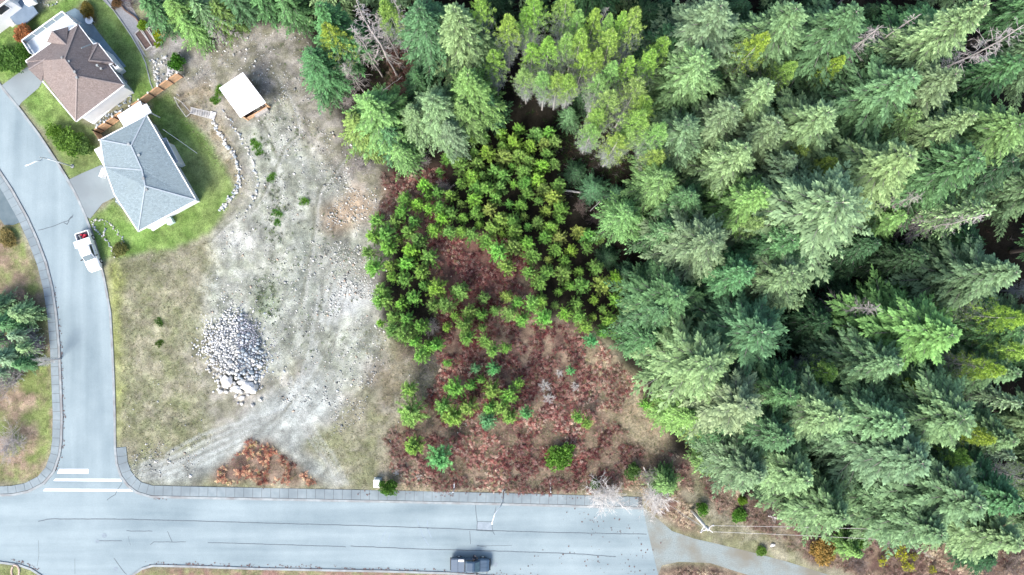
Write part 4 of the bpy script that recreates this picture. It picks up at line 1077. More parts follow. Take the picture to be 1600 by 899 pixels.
for rec in TREES:
    o, px, py, (adj, k, h), nm = rec
    px_c = min(max(px, 0), 1599); py_c = min(max(py, 0), 898)
    if k == 'Y':
        key = ("small round", adj, "young pine", yzone(px, py), k, "young pines growing in the thicket and bracken")
    else:
        size = "tall" if h >= 19 else ("mid-height" if h >= 13 else "low")
        noun = {"F": "fir", "G": "hemlock", "L": "pine spire", "S": "sparse fir"}[k]
        out = px > 1600 or py < 0 or px < 0 or py > 899
        key = (size, adj, noun, zone(px_c, py_c) + (", tip cut off" if out else ""), k, {"F": "firs in the wood", "G": "hemlocks in the wood", "L": "narrow pines in the wood", "S": "sparse firs in the wood"}[k])
    groups.setdefault(key, []).append(rec)
CATS = {'F': "fir tree", 'G': "hemlock tree", 'L': "pine tree", 'S': "fir tree", 'Y': "young pine"}
for key, recs in groups.items():
    size, adj, noun, zn, k, grp = key
    recs.sort(key=lambda r: r[1])
    for i, r in enumerate(recs):
        o = r[0]
        if k == 'Y':
            if len(recs) == 1: lab = f"only {adj} young pine {zn}"
            elif i < len(ORD) and len(recs) <= 20: lab = f"{ORD[i]} {adj} young pine {zn}"
            else: lab = f"{adj} young pine with spiky shoots {zn}"
        elif len(recs) == 1: lab = f"{size} {adj} {noun} {zn}"
        elif i < len(ORD): lab = f"{ORD[i]} {size} {adj} {noun} {zn}"
        else: lab = f"{size} {adj} {noun} {zn}"
        if len(lab.split()) > 16: lab = lab.replace(' ' + size + ' ', ' ').replace(size + ' ', '')
        tag(o, lab, CATS[k], grp)

# ------------------------------------------------------------------ shrubs, snags, dead wood
def plant(name, label, cat, mesh, pos, scale=(1, 1, 1), tint=(1, 1, 1), rz=0, stem_r=0.04, partname="crown", group=None, stem=True):
    root = thing(name, label, cat, pos, rz, group)
    c = link_obj(partname, mesh, root); c.scale = scale; c.color = (*tint, 1)
    if stem:
        mb = MB(); mb.tube([(0, 0, -.15), (0, 0, .4 * scale[2]), (0.03, 0, .9 * scale[2])], [stem_r * 1.3, stem_r, stem_r * .5], 6); mb.build("stem", M['bark'], root)
    return root
B1 = bush_mesh("bush_crown_a", 1, 1.3, 1.9, 3800); B2 = bush_mesh("bush_crown_b", 2, 1.3, 1.6, 3000); B3 = bush_mesh("bush_crown_c", 3, 1.3, 1.7, 2400, leaf=.2); B4 = weed_mesh("weed_crown", 4)
SHRUBS = [
 ("round_bush", "round green street bush overhanging the pavement beside the white utility box", (606, 763), 1.45, 2.8, (1.0, 1.15, .9), B1),
 ("round_bush", "largest round leafy bush, yellow green, in the red bracken above the road", (877, 715), 2.6, 2.4, (1.1, 1.25, .8), B2),
 ("garden_shrub", "dense dark green conifer shrub beside the end of the wooden fence", (274, 97), 1.5, 2.2, (.6, .95, .5), B1),
 ("garden_shrub", "orange red leaved shrub beside the top left house's deck", (36, 53), 1.6, 2.0, (4.2, .95, 1.9), B3),
 ("hedge", "dark green hedge between the brown roofed house and left edge", (12, 92), 2.6, 1.7, (.75, .85, .75), B1),
 ("hedge", "green hedge mass near the brown roofed house's driveway", (36, 80), 1.8, 1.5, (.7, .85, .6), B2),
 ("garden_shrub", "big bright green shrub on the front lawn nearest the street lamp", (108, 222), 2.1, 2.0, (1.15, 1.15, .8), B1),
 ("garden_shrub", "green shrub below left of the bright lawn shrub", (88, 208), 1.7, 1.8, (1.2, 1.2, .7), B2),
 ("garden_shrub", "grey green shrub beside the grey house's front corner", (128, 228), 1.6, 1.5, (1.0, .95, 1.1), B3),
 ("garden_shrub", "yellow green shrub at the gravel path's end", (223, 40), .85, 1.0, (1.7, 1.5, .5), B3),
 ("garden_shrub", "upper yellow shrub in the raised bed", (246, 53), .75, .9, (3.6, 2.1, .6), B3),
 ("garden_shrub", "lower yellow green shrub in the raised bed", (248, 62), .7, .9, (2.2, 1.7, .5), B3),
 ("garden_shrub", "small yellow shrub in the lowest corner of the raised bed", (245, 70), .5, .7, (2.6, 2.0, .5), B3),
 ("garden_shrub", "brown and olive shrub at the upper end of the patio", (136, 16), 1.2, 1.1, (2.2, .9, .9), B3),
 ("garden_shrub", "rust brown shrub touching the patio's upper end", (140, 27), .8, 1.0, (2.6, .9, .8), B2),
 ("garden_shrub", "small red brown shrub at the gravel path's top", (182, 5), .9, 1.0, (1.6, .5, 1.1), B3),
 ("roadside_shrub", "bright green shrub beside the utility pole's foot", (1098, 795), 1.3, 1.5, (.9, 1.2, .7), B2),
 ("roadside_shrub", "low green shrub by the gravel road under the wires", (1155, 805), 1.1, 1.2, (.9, 1.15, .7), B3),
 ("roadside_shrub", "yellow green shrub at the edge of the clearing near the wires", (1160, 782), .9, 1.2, (1.5, 1.4, .7), B3),
 ("roadside_shrub", "rust red shrub beside the gravel road's bend", (1288, 862), 2.3, 1.5, (2.8, .95, 1.2), B3),
 ("roadside_shrub", "green shrub on the wood's edge nearest the gravel road's end", (1340, 850), 1.6, 2.2, (1.1, 1.25, .9), B1),
 ("roadside_shrub", "moss green low shrub left of the broken down grass", (1190, 862), .9, .7, (1.2, 1.2, .8), B3),
 ("lot_shrub", "grey green dome shrub on the lot beside the dead twigs", (990, 737), 1.5, 1.8, (1.0, 1.0, 1.2), B2),
 ("lot_shrub", "grey green bush at the wood's lowest left corner", (930, 757), .9, .8, (.9, .95, .9), B3),
 ("weed_clump", "largest green weed clump on the gravel below the hut", (428, 280), .75, .5, (.8, 1.0, .6), B4),
 ("weed_clump", "green weed clump on the bare gravel's centre line", (477, 316), .65, .5, (.9, 1.1, .6), B4),
 ("weed_clump", "green weed clump left of the terrace stones below the hut", (345, 145), .7, .6, (1.1, 1.2, .7), B4),
 ("weed_clump", "green weed clump at the hut's left corner", (337, 157), .6, .6, (1.0, 1.15, .7), B4),
 ("weed_clump", "green weed clump below the hut's left corner", (342, 160), .5, .5, (.9, 1.1, .7), B4),
 ("weed_clump", "green weed clump on the gravel below the hut's wooden wall", (403, 230), .7, .5, (.9, 1.1, .7), B4),
 ("weed_clump", "green weed clump right of the terrace stones", (408, 240), .6, .5, (.8, 1.0, .7), B4),
 ("weed_clump", "small green weed clump high on the bare gravel", (400, 222), .5, .4, (.9, 1.1, .7), B4),
 ("weed_clump", "dark weed clump in the gravel's long weedy strip", (436, 335), .6, .45, (.7, .95, .6), B4),
 ("weed_clump", "green weed clump at the lower end of the weedy strip", (437, 348), .55, .4, (.7, .95, .6), B4),
 ("weed_clump", "upper dark grass clump in the dry grass beside the street", (248, 503), .6, .4, (.5, .6, .4), B4),
 ("weed_clump", "lower dark grass clump in the dry grass beside the street", (248, 537), .6, .4, (.6, .6, .3), B4),
 ("garden_shrub", "brown shrub in the stone ringed flower bed by the pickup", (187, 390), 1.1, .9, (1.4, .8, 1.1), B3),
 ("garden_shrub", "reddish planted mound on the far left verge", (12, 372), 1.6, .8, (1.9, .8, 1.3), B3),
]
for nm, lab, (x, y), R, h, tint, me in SHRUBS:
    hm = {B1: 1.9, B2: 1.6, B3: 1.7, B4: 1.7}[me]
    pos = at_tip(x, y, h * .6)
    plant(nm, lab, "weeds" if nm == "weed_clump" else ("hedge" if nm == "hedge" else "shrub"), me, pos, (R / 1.3 * random.uniform(.85, 1.2), R / 1.3 * random.uniform(.8, 1.1), h / hm), tint, random.uniform(0, 6), stem_r=.05)
# yellow-leaved shrubs under the right-hand trees
BY = bush_mesh("yellow_leaf_crown", 8, 1.0, 1.4, 260, leaf=.15, lumps=22)
BTW = bare_mesh("thin_brown_twigs", 9, 1.6, 1.2, 6, 'darktwig', rad=.02)
for i, (x, y, R, lab) in enumerate([(1410, 855, .9, "topmost yellow leaved shrub under the big firs"), (1412, 870, 1.1, "middle yellow leaved shrub under the big firs"), (1422, 888, 1.0, "lowest yellow leaved shrub near the bottom edge"),
                                    (1382, 880, .9, "leftmost yellow leaved shrub under the big firs"), (1392, 868, .6, "small yellow leaved shrub beside the leftmost one"), (1430, 872, .8, "rightmost yellow leaved shrub under the big firs"), (1460, 892, .7, "yellow leaved shrub apart from the rest to the right"), (1386, 858, .5, "smallest yellow leaved shrub, up beside the dark gap")]):
    r = plant("yellow_shrub", lab, "shrub", BY, at_tip(x, y, 1.2), (R, R, 1), (4.4, 2.5, .35), i, stem=False, group="yellow leaved shrubs under the firs")
    t = link_obj("twigs", BTW, r)
# leafless shrubs
BB = [bare_mesh("bare_crown_a", 21, 4.0, 2.2, 14, 'twig', rad=.03), bare_mesh("bare_crown_b", 22, 4.5, 2.4, 12, 'twig', rad=.035), bare_mesh("bare_crown_c", 23, 2.5, 2.2, 14, 'darktwig', rad=.025), bare_mesh("white_crown", 24, 2.0, 1.8, 10, 'twigwhite', rad=.03), bare_mesh("pale_crown", 25, 4.0, 3.0, 20, 'twigwhite', rad=.032)]
BARES = [("pale leafless shrub spreading over the pavement's right end", (945, 772), 4.0, 1.35, 4), ("pale leafless tree at the end of the asphalt", (1020, 782), 4.0, 1.3, 4), ("leafless grey twigs between the pale shrub and green sapling", (1012, 742), 4, .7, 0),
         ("bleached dead shrub in the middle of the red bracken", (852, 603), 1.4, .8, 3), ("lower bleached dead shrub in the red bracken", (858, 622), 1.4, .75, 3), ("small bleached branch heap right of the dead shrubs", (898, 604), 1.0, .6, 3), ("bleached branch by the small green sapling in bracken", (873, 583), 1.0, .5, 3),
         ("bleached twigs in the bracken right of the utility box", (620, 738), .8, .4, 3), ("bleached twigs in the bracken above the white marker stake", (655, 745), .8, .4, 3),
         ("leafless grey shrub at the rim of the wood below the snags", (545, 158), 2.5, .9, 0), ("tangle of grey dead branches at the gravel lot's corner", (530, 108), 3.5, 1.1, 0), ("leafless lilac grey bush under the gravel corner tree", (562, 262), 3, 1.0, 0),
         ("leafless grey shrub amid firs above the thicket's left edge", (697, 158), 5, .8, 3), ("bleached dead branches in the dark of the wood", (1285, 526), 9, .85, 3), ("leafless brown shrub on the left verge's lower clump", (14, 690), 2.5, 1.5, 0), ("leafless grey shrub below the verge conifer", (8, 600), 4, 1.3, 0), ("leafless twiggy shrub above the verge conifer", (36, 462), 2.5, 1.0, 2), ("leafless twigs over the lower verge conifer", (52, 566), 5.5, .7, 3),
         ("leafless shrub at the wires right of the pole", (1210, 800), 2.0, 1.2, 2), ("leafless shrub at the bottom edge under the firs", (1345, 885), 2.0, 1.3, 2), ("purplish leafless shrub beneath the right hand firs", (1540, 880), 2.5, 1.5, 2), ("leafless grey bush hanging below the wires", (1380, 838), 4, .8, 0), ("leafless dark shrub at the bottom right corner", (1580, 892), 2.5, 1.5, 2), ("leafless shrub right of the garden path planting", (200, 2), 2, .8, 2), ("grey dead brush on the thicket's left top edge", (655, 248), 2.2, .9, 0), ("grey dead brush beside the fallen log", (905, 320), 2.0, .9, 2), ("grey dead brush in the hollow left of the pale fir", (930, 345), 2, .9, 2), ("dead grey brush on the thicket's left side", (690, 300), 2, .8, 0), ("pale dead stems at loose end of thicket", (672, 510), 1.6, .7, 0)]
for lab, (x, y), h, s, vi in BARES:
    hm = [4, 4.5, 2.5, 2.0, 4.0][vi]
    root = thing("bare_shrub", lab, "shrub", at_tip(x, y, h * .5), random.uniform(0, 6))
    if h > 5: root.location = at_tip(x, y, h)
    zz = 0
    c = link_obj("twigs", BB[vi], root); c["kind"] = "stuff"; c.scale = (s, s, min(h, 4.5) / hm)
    if h > 5:
        c.location = (0, 0, h - min(h, 4.5)); mb = MB(); mb.tube([(0, 0, 0), (0.1, 0, h / 2), (0, 0, h - 2)], [.12, .1, .07], 6); mb.build("trunk", M['palebark'], root)
# verge conifers at left edge
for i_, (x, y, h, R, tn, lab) in enumerate( [(16, 490, 4.5, 1.95, 'pale', "pale green conifer at the top of the left verge clump"), (26, 545, 4, 1.78, 'pale', "pale green conifer nearest the kerb on the left verge"), (-29, 480, 5, 2.21, 'sage', "grey green conifer cut by the left edge near the top of the clump"), (-12, 585, 4, 1.87, 'grey', "grey green bushy conifer at the clump's lower end"), (-10, 505, 5.5, 2.12, 'green', "shaggy green conifer filling the left verge"), (12, 525, 4.5, 1.87, 'grey', "green conifer on the kerb side of the left verge"), (-8, 560, 5, 1.95, 'grey', "dark conifer at the lower end of verge clump"), (-32, 535, 5.5, 2.04, 'green', "conifer cut by left edge of the picture"), (20, 570, 4, 1.44, 'green', "lowest small conifer on the left verge")]):
    r = put_tree('S' if i_ % 2 else 'G', at_tip(x, y, h), h, R, tuple(c * 1.45 for c in TINT[tn]), (WORD[tn], 'G', h), (x, y), rng=rngt)
    tag(r, lab, "hemlock tree")
r = put_tree('G', at_tip(1045, 762, 6), 6, 2.1, TINT['bright'], ('bright green', 'G', 7), (1047, 768), rng=rngt); tag(r, "isolated bright green sapling at the bracken's right end", "hemlock tree")
# snags
SN = [((556, 2), 24, 0, "tallest bleached snag leaning over the dark gap at top"), ((588, 22), 15, 1, "shorter bleached snag right of the tallest one"), ((612, -5), 19, 2, "bleached snag cut by the top edge"), ((548, 40), 18, 0, "forked bleached snag left of the tallest one"),
      ((535, 100), 12, 1, "grey snag at the gravel lot's corner"), ((1600, 40), 25, 1, "dead grey snag at the top right corner"), ((1378, 40), 20, 1, "grey twiggy snag at top of the wood"), ((1438, 22), 20, 2, "thin dead snag behind the silvery top firs"),
      ((948, 12), 19, 2, "thin dead snag amid the lime pines"), ((1562, 572), 20, 2, "thin pale snag leaning on the yellow spire"), ((1375, 483), 17, 1, "twiggy grey snag below the black gap"), ((1545, 335), 22, 0, "bleached snag beside the sparse silvery fir"), ((1440, 305), 17, 1, "lilac grey snag above the dark pool of shade"), ((1458, 872), 10, 2, "slanting dead snag near the yellow leaved shrubs")]
for (x, y), h, vi, lab in SN:
    root = thing("snag", lab, "dead tree", at_tip(x, y, h), random.uniform(0, 6), "bleached dead snags in the wood")
    root.scale = (h / 18 ** 1, h / 18, h / 18)
    link_obj("trunk", T_SNAG, root); link_obj("twigs", SNAGV[vi], root)
def log(name, label, a, b, r, z=0.15, mat='palebark', za=None, zb=None, stubs=6):
    A = G(*a, r + z if za is None else za); B = G(*b, r + z if zb is None else zb)
    root = thing(name, label, "log", A)
    mb = MB(); n = 6
    pts = [A.lerp(B, i / n) - A + Vector((random.uniform(-.05, .05), random.uniform(-.05, .05), 0)) for i in range(n + 1)]
    mb.tube(pts, [r * (1 - .5 * i / n) for i in range(n + 1)], 8); mb.build("stem", M[mat], root)
    mb = MB(); d = (B - A).normalized(); s = Vector((-d.y, d.x, .1))
    for i in range(stubs):
        p = (B - A) * random.uniform(.2, .95); e = p + s * random.choice((-1, 1)) * random.uniform(.3, 1.3) + d * random.uniform(.1, .6) + Vector((0, 0, random.uniform(0, .3)))
        mb.tube([p, e], [r * .3, r * .1], 5)
    if stubs: mb.build("branch", M[mat], root)
log("fallen_log", "long grey fallen log in the hollow right of the thicket", (878, 297), (962, 308), .16, .3, stubs=9)
log("fallen_log", "slanting dead trunk crossing the long fallen log", (922, 330), (952, 300), .06, .6, stubs=6)
log("fallen_log", "broken pale trunk below the snags at the dark gap", (588, 150), (628, 120), .08, .6)
log("fallen_log", "second broken pale trunk beside the bracken gap", (590, 152), (617, 143), .1, .4)
log("fallen_log", "thin pale trunk lying toward the gravel corner", (532, 103), (570, 135), .07, .6)
log("fallen_log", "thin dead pole lying left of the broken trunks", (560, 115), (583, 118), .05, .9, stubs=0)
log("fallen_log", "dead stem propped across the grass at the wood's edge", (1010, 620), (1032, 600), .07, .2, stubs=2)
log("fallen_log", "leaning bare trunk beside the pale leafless tree", (1005, 730), (1045, 800), .07, .5, stubs=6, mat='twigwhite')
log("fallen_log", "bleached log among scrub right of the power pole", (1200, 806), (1222, 812), .12, .3, stubs=3, mat='twigwhite')

# ------------------------------------------------------------------ stuff: bracken, grass, pebbles, weeds
def scatter_polys(polys, dens, rng, warp=True):
    """points per m2 inside pixel polygons (world coordinates, off the pavement)"""
    out = []
    for pl in polys:
        xs = [p[0] for p in pl]; ys = [p[1] for p in pl]
        x0, x1, y0, y1 = min(xs) - 8, max(xs) + 8, min(ys) - 8, max(ys) + 8
        n = int((x1 - x0) * (y1 - y0) / (FOC / H) ** 2 * dens)
        px = rng.uniform(x0, x1, n); py = rng.uniform(y0, y1, n)
        wx = (px - NX) * H / FOC; wy = -(py - NY) * H / FOC
        w1 = (fbm(wx, wy, 3.0, 3) - .5) * 26; w2 = (fbm(wx, wy, 3.0, 9) - .5) * 26
        k = inpoly(px + w1, py + w2, pl) & (gsample(pav_soft, wx, wy) < 0.35) & ~inpoly(px, py, SOUTHWALK)
        out.append(np.stack([wx[k], wy[k]], -1))
    return np.vstack(out)
def ghv(xy):
    i = np.clip((xy[:, 0] - GX0) / GS, 0, nx_ - 2); j = np.clip((xy[:, 1] - GY0) / GS, 0, ny_ - 2)
    i0 = i.astype(int); j0 = j.astype(int); fi = i - i0; fj = j - j0
    return (ZG[j0, i0] * (1 - fi) + ZG[j0, i0 + 1] * fi) * (1 - fj) + (ZG[j0 + 1, i0] * (1 - fi) + ZG[j0 + 1, i0 + 1] * fi) * fj
def pick(rng, pal, n, wts=None):
    pal = np.array(pal); i = rng.choice(len(pal), n, p=wts)
    return np.clip(pal[i] * (1 + rng.normal(0, .16, (n, 1))), .01, .9)
rs = np.random.default_rng(77)
# bracken fronds
pts = scatter_polys(BRACK, 18.0, rs)
clump = fbm(pts[:, 0], pts[:, 1], 1.6, 95, 2)
pts = pts[clump > 0.43]
n = len(pts); print("fronds", n)
az = rs.random(n) * 6.28; L = rs.uniform(.30, .78, n); zg = ghv(pts)
base3 = np.stack([pts[:, 0], pts[:, 1], zg + rs.uniform(.05, .45, n)], -1)
dirv = np.stack([np.cos(az), np.sin(az), np.zeros(n)], -1); sidev = np.stack([-np.sin(az), np.cos(az), np.zeros(n)], -1)
parts = []; cols = []
fc = pick(rs, [(0.29, 0.110, 0.092), (0.44, 0.25, 0.20), (0.16, 0.052, 0.056), (0.08, 0.032, 0.036), (0.54, 0.42, 0.33), (0.24, 0.22, 0.11)], n, [.25, .25, .20, .11, .13, .06])
fpx = NX + pts[:, 0] * FOC / H; fpy = NY - pts[:, 1] * FOC / H
tanp = np.clip((fpx - 930) / 120, 0, .55) + np.clip((680 - fpx) / 120, 0, .5) + np.clip((fpy - 735) / 60, 0, .4)
tanm = (rs.random(n) < tanp) & (fpx > 540)
fc[tanm] = pick(rs, [(0.42, 0.34, 0.24), (0.50, 0.42, 0.31), (0.33, 0.25, 0.18), (0.22, 0.20, 0.12)], int(tanm.sum()))
orm = (fpx < 540)
fc[orm] = fc[orm] * np.array([1.15, 1.12, .85])
tone = np.clip((fbm(pts[:, 0], pts[:, 1], 5.0, 140, 2) - .38) / .24, 0, 1)
fc = fc * (0.50 + 0.62 * tone)[:, None] * (1 - 0.10 * (1 - tone[:, None]) * np.array([0, 1.6, .4]))
for q in np.linspace(0.05, .9, 7):
    c0 = base3 + dirv * (L * q)[:, None] + np.array([0, 0, 1.0]) * (L * (0.5 * q - 0.75 * q * q))[:, None]
    wl = L * 0.33 * (1 - q) ** .7 + .04
    for s in (-1, 1):
        D = unit(sidev * s + dirv * .55 + np.array([0, 0, -.25]) + rs.normal(0, .22, (n, 3)))
        V, F, _, _ = rhombi(c0, D, wl, wl * .11 + .011, unit(np.cross(D, np.tile([0, 0, 1.0], (n, 1)) + rs.normal(0, .4, (n, 3)))), np.zeros(n), np.zeros(n))
        parts.append((V, F, np.zeros(len(V)), np.zeros(len(V)))); cols.append(np.repeat(fc * (1 + rs.normal(0, .12, (n, 1))), 4, axis=0))
V, F, _, _ = cat(parts); cc = np.hstack([np.clip(np.vstack(cols), .01, .9), np.ones((len(V), 1))])
tag(link_obj("bracken", np_mesh("bracken", V, F, M['scatter'], {"col": ('FLOAT_COLOR', cc)})), "dead rust and plum coloured bracken fronds over the lot", "bracken", kind="stuff")
# grass
def blades(name, pts, pal, wts, hmin, hmax, nb, width, label, cat_, rng, lean=.6):
    n = len(pts); P3 = np.repeat(np.stack([pts[:, 0], pts[:, 1], ghv(pts)], -1), nb, axis=0)
    m_ = n * nb
    P3[:, :2] += rng.normal(0, .10, (m_, 2))
    D = unit(np.stack([rng.normal(0, lean, m_), rng.normal(0, lean, m_), np.full(m_, .75)], -1))
    Lh = rng.uniform(hmin, hmax, m_)
    col = np.repeat(pick(rng, pal, n, wts), nb, axis=0) * (1 + rng.normal(0, .12, (m_, 1)))
    W = unit(np.cross(D, rng.normal(0, 1, (m_, 3))))
    V = np.stack([P3 - W * width, P3 + W * width, P3 + D * Lh[:, None]], 1).reshape(-1, 3)
    F = np.arange(m_ * 3).reshape(-1, 3)
    cc = np.hstack([np.clip(np.repeat(col, 3, axis=0), .01, .9), np.ones((m_ * 3, 1))])
    return tag(link_obj(name, np_mesh(name, V, F, M['scatter'], {"col": ('FLOAT_COLOR', cc)})), label, cat_, kind="stuff")
DRYP = [[(168, 400), (330, 385), (345, 420), (320, 520), (330, 690), (200, 730), (182, 745)], [(560, 640), (650, 580), (700, 640), (600, 700), (640, 765), (560, 765), (480, 690)], [(890, 520), (935, 545), (1000, 610), (1060, 710), (1010, 705), (960, 655)],
        [(1060, 735), (1180, 780), (1300, 860), (1280, 880), (1120, 835), (1085, 790)], [(262, 150), (330, 130), (385, 290), (372, 302)], [(590, 740), (1000, 750), (1000, 776), (600, 768)], [(350, 735), (400, 700), (440, 710), (480, 750)], [(700, 650), (860, 640), (960, 660), (1050, 700), (1050, 770), (700, 765)], [(640, 560), (1000, 600), (1060, 765), (600, 765)], [(560, 520), (640, 520), (720, 600), (600, 640)]]
pts = scatter_polys(DRYP, 7.0, rs)
blades("dry_grass", pts, [(0.31, 0.28, 0.185), (0.22, 0.22, 0.12), (0.15, 0.18, 0.07), (0.37, 0.34, 0.25)], [.34, .28, .2, .18], .15, .45, 5, .018, "matted straw coloured grass on the vacant lot", "grass", rs, 1.1)
GRP = [LAWNS[0], LAWNS[1], LAWNS[2], LAWNS[3], [(-20, 350), (25, 350), (76, 480), (80, 700), (60, 745), (-20, 752)], [(-20, 882), (50, 892), (64, 905), (-20, 905)], [(210, 900), (225, 890), (600, 896), (600, 910), (210, 910)]]
pts = scatter_polys(GRP, 6.0, rs)
blades("green_grass", pts, [(0.13, 0.235, 0.05), (0.18, 0.26, 0.07), (0.10, 0.18, 0.04)], None, .04, .12, 4, .03, "mown green grass of the lawns and verges", "grass", rs, .6)
# weeds on the gravel
WP = [[(395, 210), (470, 200), (560, 330), (560, 480), (470, 520), (400, 420), (400, 300)], [(410, 230), (450, 240), (470, 420), (430, 430)], [(395, 435), (440, 430), (445, 500), (400, 500)], [(420, 480), (540, 470), (540, 560), (440, 600)], [(290, 120), (420, 60), (480, 60), (520, 240), (400, 220)]]
pts = scatter_polys(WP, .55, rs); pts2 = scatter_polys([[(398, 215), (415, 215), (450, 330), (450, 380), (425, 375), (420, 290)], WP[2]], 3.2, rs)
pts = np.vstack([pts, pts2]); k = fbm(pts[:, 0], pts[:, 1], 3, 120, 2) > .45; pts = pts[k]
blades("gravel_weeds", pts, [(0.09, 0.14, 0.06), (0.14, 0.20, 0.07), (0.10, 0.11, 0.08)], None, .1, .28, 12, .035, "scattered low weeds on the bare gravel", "weeds", rs, .9)
UG = [[(870, 165), (960, 160), (985, 260), (960, 300), (985, 400), (960, 440), (930, 350), (880, 300), (850, 220)], [(650, 60), (1000, 120), (1600, 0), (1600, 850), (1300, 800), (1040, 600), (1000, 300)], [(480, 0), (660, 0), (660, 160), (600, 170), (540, 60)]]
pts = np.vstack([scatter_polys(UG[:1] + UG[2:], 5.0, rs), scatter_polys(UG[1:2], 1.0, rs)]); k = fbm(pts[:, 0], pts[:, 1], 3, 150, 2) > .44; pts = pts[k]
blades("undergrowth", pts, [(0.035, 0.07, 0.022), (0.055, 0.10, 0.03), (0.07, 0.045, 0.035), (0.20, 0.18, 0.17)], [.38, .2, .3, .12], .2, .8, 7, .035, "dark ferns and dead sticks on the forest floor", "undergrowth", rs, 1.1)
# pebbles
OCT = np.array([(1, 0, 0), (0, 1, 0), (-1, 0, 0), (0, -1, 0), (0, 0, 1), (0, 0, -.6)], float)
OCF = np.array([(0, 1, 4), (1, 2, 4), (2, 3, 4), (3, 0, 4), (1, 0, 5), (2, 1, 5), (3, 2, 5), (0, 3, 5)])
PEB = [[(275, 80), (340, 50), (480, 50), (560, 220), (600, 280), (620, 380), (600, 560), (560, 640), (440, 640), (330, 480), (360, 330), (430, 210), (300, 130)], [(510, 250), (570, 280), (620, 350), (560, 480), (520, 400)], [(200, 690), (340, 690), (300, 757), (215, 750)], [(500, 600), (580, 590), (570, 650), (520, 680)], [(545, 460), (590, 440), (590, 500), (540, 520)], [(500, 360), (580, 380), (575, 470), (490, 420)]]
pts = np.vstack([scatter_polys([PEB[0]], 9.0, rs), scatter_polys(PEB[1:], 14.0, rs), scatter_polys([[(525, 440), (590, 425), (592, 480), (545, 500), (505, 520)]], 26.0, rs), scatter_polys([[(182, 560), (330, 560), (330, 750), (190, 740)]], .9, rs), scatter_polys([[(590, 560), (760, 560), (760, 700), (600, 700)]], .7, rs)])
k = fbm(pts[:, 0], pts[:, 1], 2.5, 130, 3) > .42; pts = pts[k]
n = len(pts); print("pebbles", n)
s = .03 + rs.exponential(.036, n).clip(0, .22)
Sx = np.stack([s * rs.uniform(.8, 1.3, n), s * rs.uniform(.7, 1.1, n), s * rs.uniform(.4, .8, n)], -1)
an = rs.random(n) * 6.28
V = OCT[None] * Sx[:, None, :] * (1 + rs.normal(0, .15, (n, 6, 1)))
Vr = V.copy(); Vr[..., 0] = V[..., 0] * np.cos(an)[:, None] - V[..., 1] * np.sin(an)[:, None]; Vr[..., 1] = V[..., 0] * np.sin(an)[:, None] + V[..., 1] * np.cos(an)[:, None]
Vr += np.stack([pts[:, 0], pts[:, 1], ghv(pts) + s * .2], -1)[:, None, :]
F = (OCF[None] + (np.arange(n) * 6)[:, None, None]).reshape(-1, 3)
pc = pick(rs, [(0.42, 0.42, 0.40), (0.30, 0.31, 0.30), (0.58, 0.57, 0.54), (0.17, 0.175, 0.17), (0.36, 0.29, 0.23)], n, [.3, .25, .2, .15, .1])
cc = np.hstack([np.repeat(pc, 6, axis=0), np.ones((n * 6, 1))])
tag(link_obj("pebbles", np_mesh("pebbles", Vr.reshape(-1, 3), F, M['pebble'], {"col": ('FLOAT_COLOR', cc)})), "pale stones scattered over the gravel lot", "stones", kind="stuff")
# leaf litter on kerbs and asphalt
lp = []
for line, n, sp in ((WEST_KERB[6:14], 150, 2.2), ([(230, 880), (400, 885), (700, 892), (850, 903)], 260, 2.0), ([(20, 875), (60, 890)], 30, 2), ([(830, 880), (1020, 885)], 60, 14), ([(880, 800), (1010, 850)], 45, 14), ([(240, 779), (260, 780)], 14, 1.5), ([(560, 770), (1000, 777)], 60, 3)):
    f = resample(line, 1.0)
    for _ in range(n):
        x, y = random.choice(f); lp.append((x + random.gauss(0, sp), y + random.gauss(0, sp)))
V = []; F = []
for x, y in lp:
    c = P(x, y, 0.14 if y < 782 and x > 500 else .035); r = random.uniform(.04, .13); a = random.uniform(0, 6)
    b0 = len(V)
    for k in range(5): V.append((c.x + r * math.cos(a + k * 1.257) * random.uniform(.6, 1.2), c.y + r * math.sin(a + k * 1.257), c.z + random.uniform(0, .05)))
    F.append([b0 + k for k in range(5)])
tag(link_obj("fallen_leaves", np_mesh("fallen_leaves", np.array(V), np.array(F), noise_mat("brown_leaves", (0.07, 0.05, 0.05), (0.17, 0.12, 0.11), 3))), "dark fallen leaves along kerbs and on the asphalt", "leaves", kind="stuff")

# ------------------------------------------------------------------ stones
def stone_mesh(name, seed, flatness=.75, mat='stone', sub=1):
    rng = random.Random(seed); bm = bmesh.new()
    bmesh.ops.create_icosphere(bm, subdivisions=sub, radius=.5)
    for v in bm.verts:
        v.co = Vector((v.co.x * (1 + rng.uniform(-.25, .25)), v.co.y * (.8 + rng.uniform(-.2, .2)), v.co.z * flatness * (1 + rng.uniform(-.2, .2))))
    me = bpy.data.meshes.new(name); bm.to_mesh(me); bm.free(); me.materials.append(M[mat]); return me
ST = [stone_mesh(f"stone_{i}", i) for i in range(6)]; STD = [stone_mesh(f"dark_stone_{i}", 20 + i, mat='darkstone') for i in range(4)]
def put_stone(parent, pos, s, meshes, loc0=Vector((0, 0, 0)), name="stone"):
    o = link_obj(name, random.choice(meshes), parent)
    o.location = Vector(pos) - loc0; o.rotation_euler = (random.uniform(-.6, .6), random.uniform(-.6, .6), random.uniform(0, 6.28)); o.scale = (s, s, s * random.uniform(.8, 1.1))
    return o
pile0 = G(368, 545)
pile = thing("rock_pile", "pale heap of quarried rock, largest blocks at its lower end", "rock pile", pile0)
PILE = [(336, 498), (360, 490), (395, 500), (418, 505), (420, 540), (410, 575), (395, 600), (370, 612), (350, 590), (335, 565), (322, 545), (325, 515)]
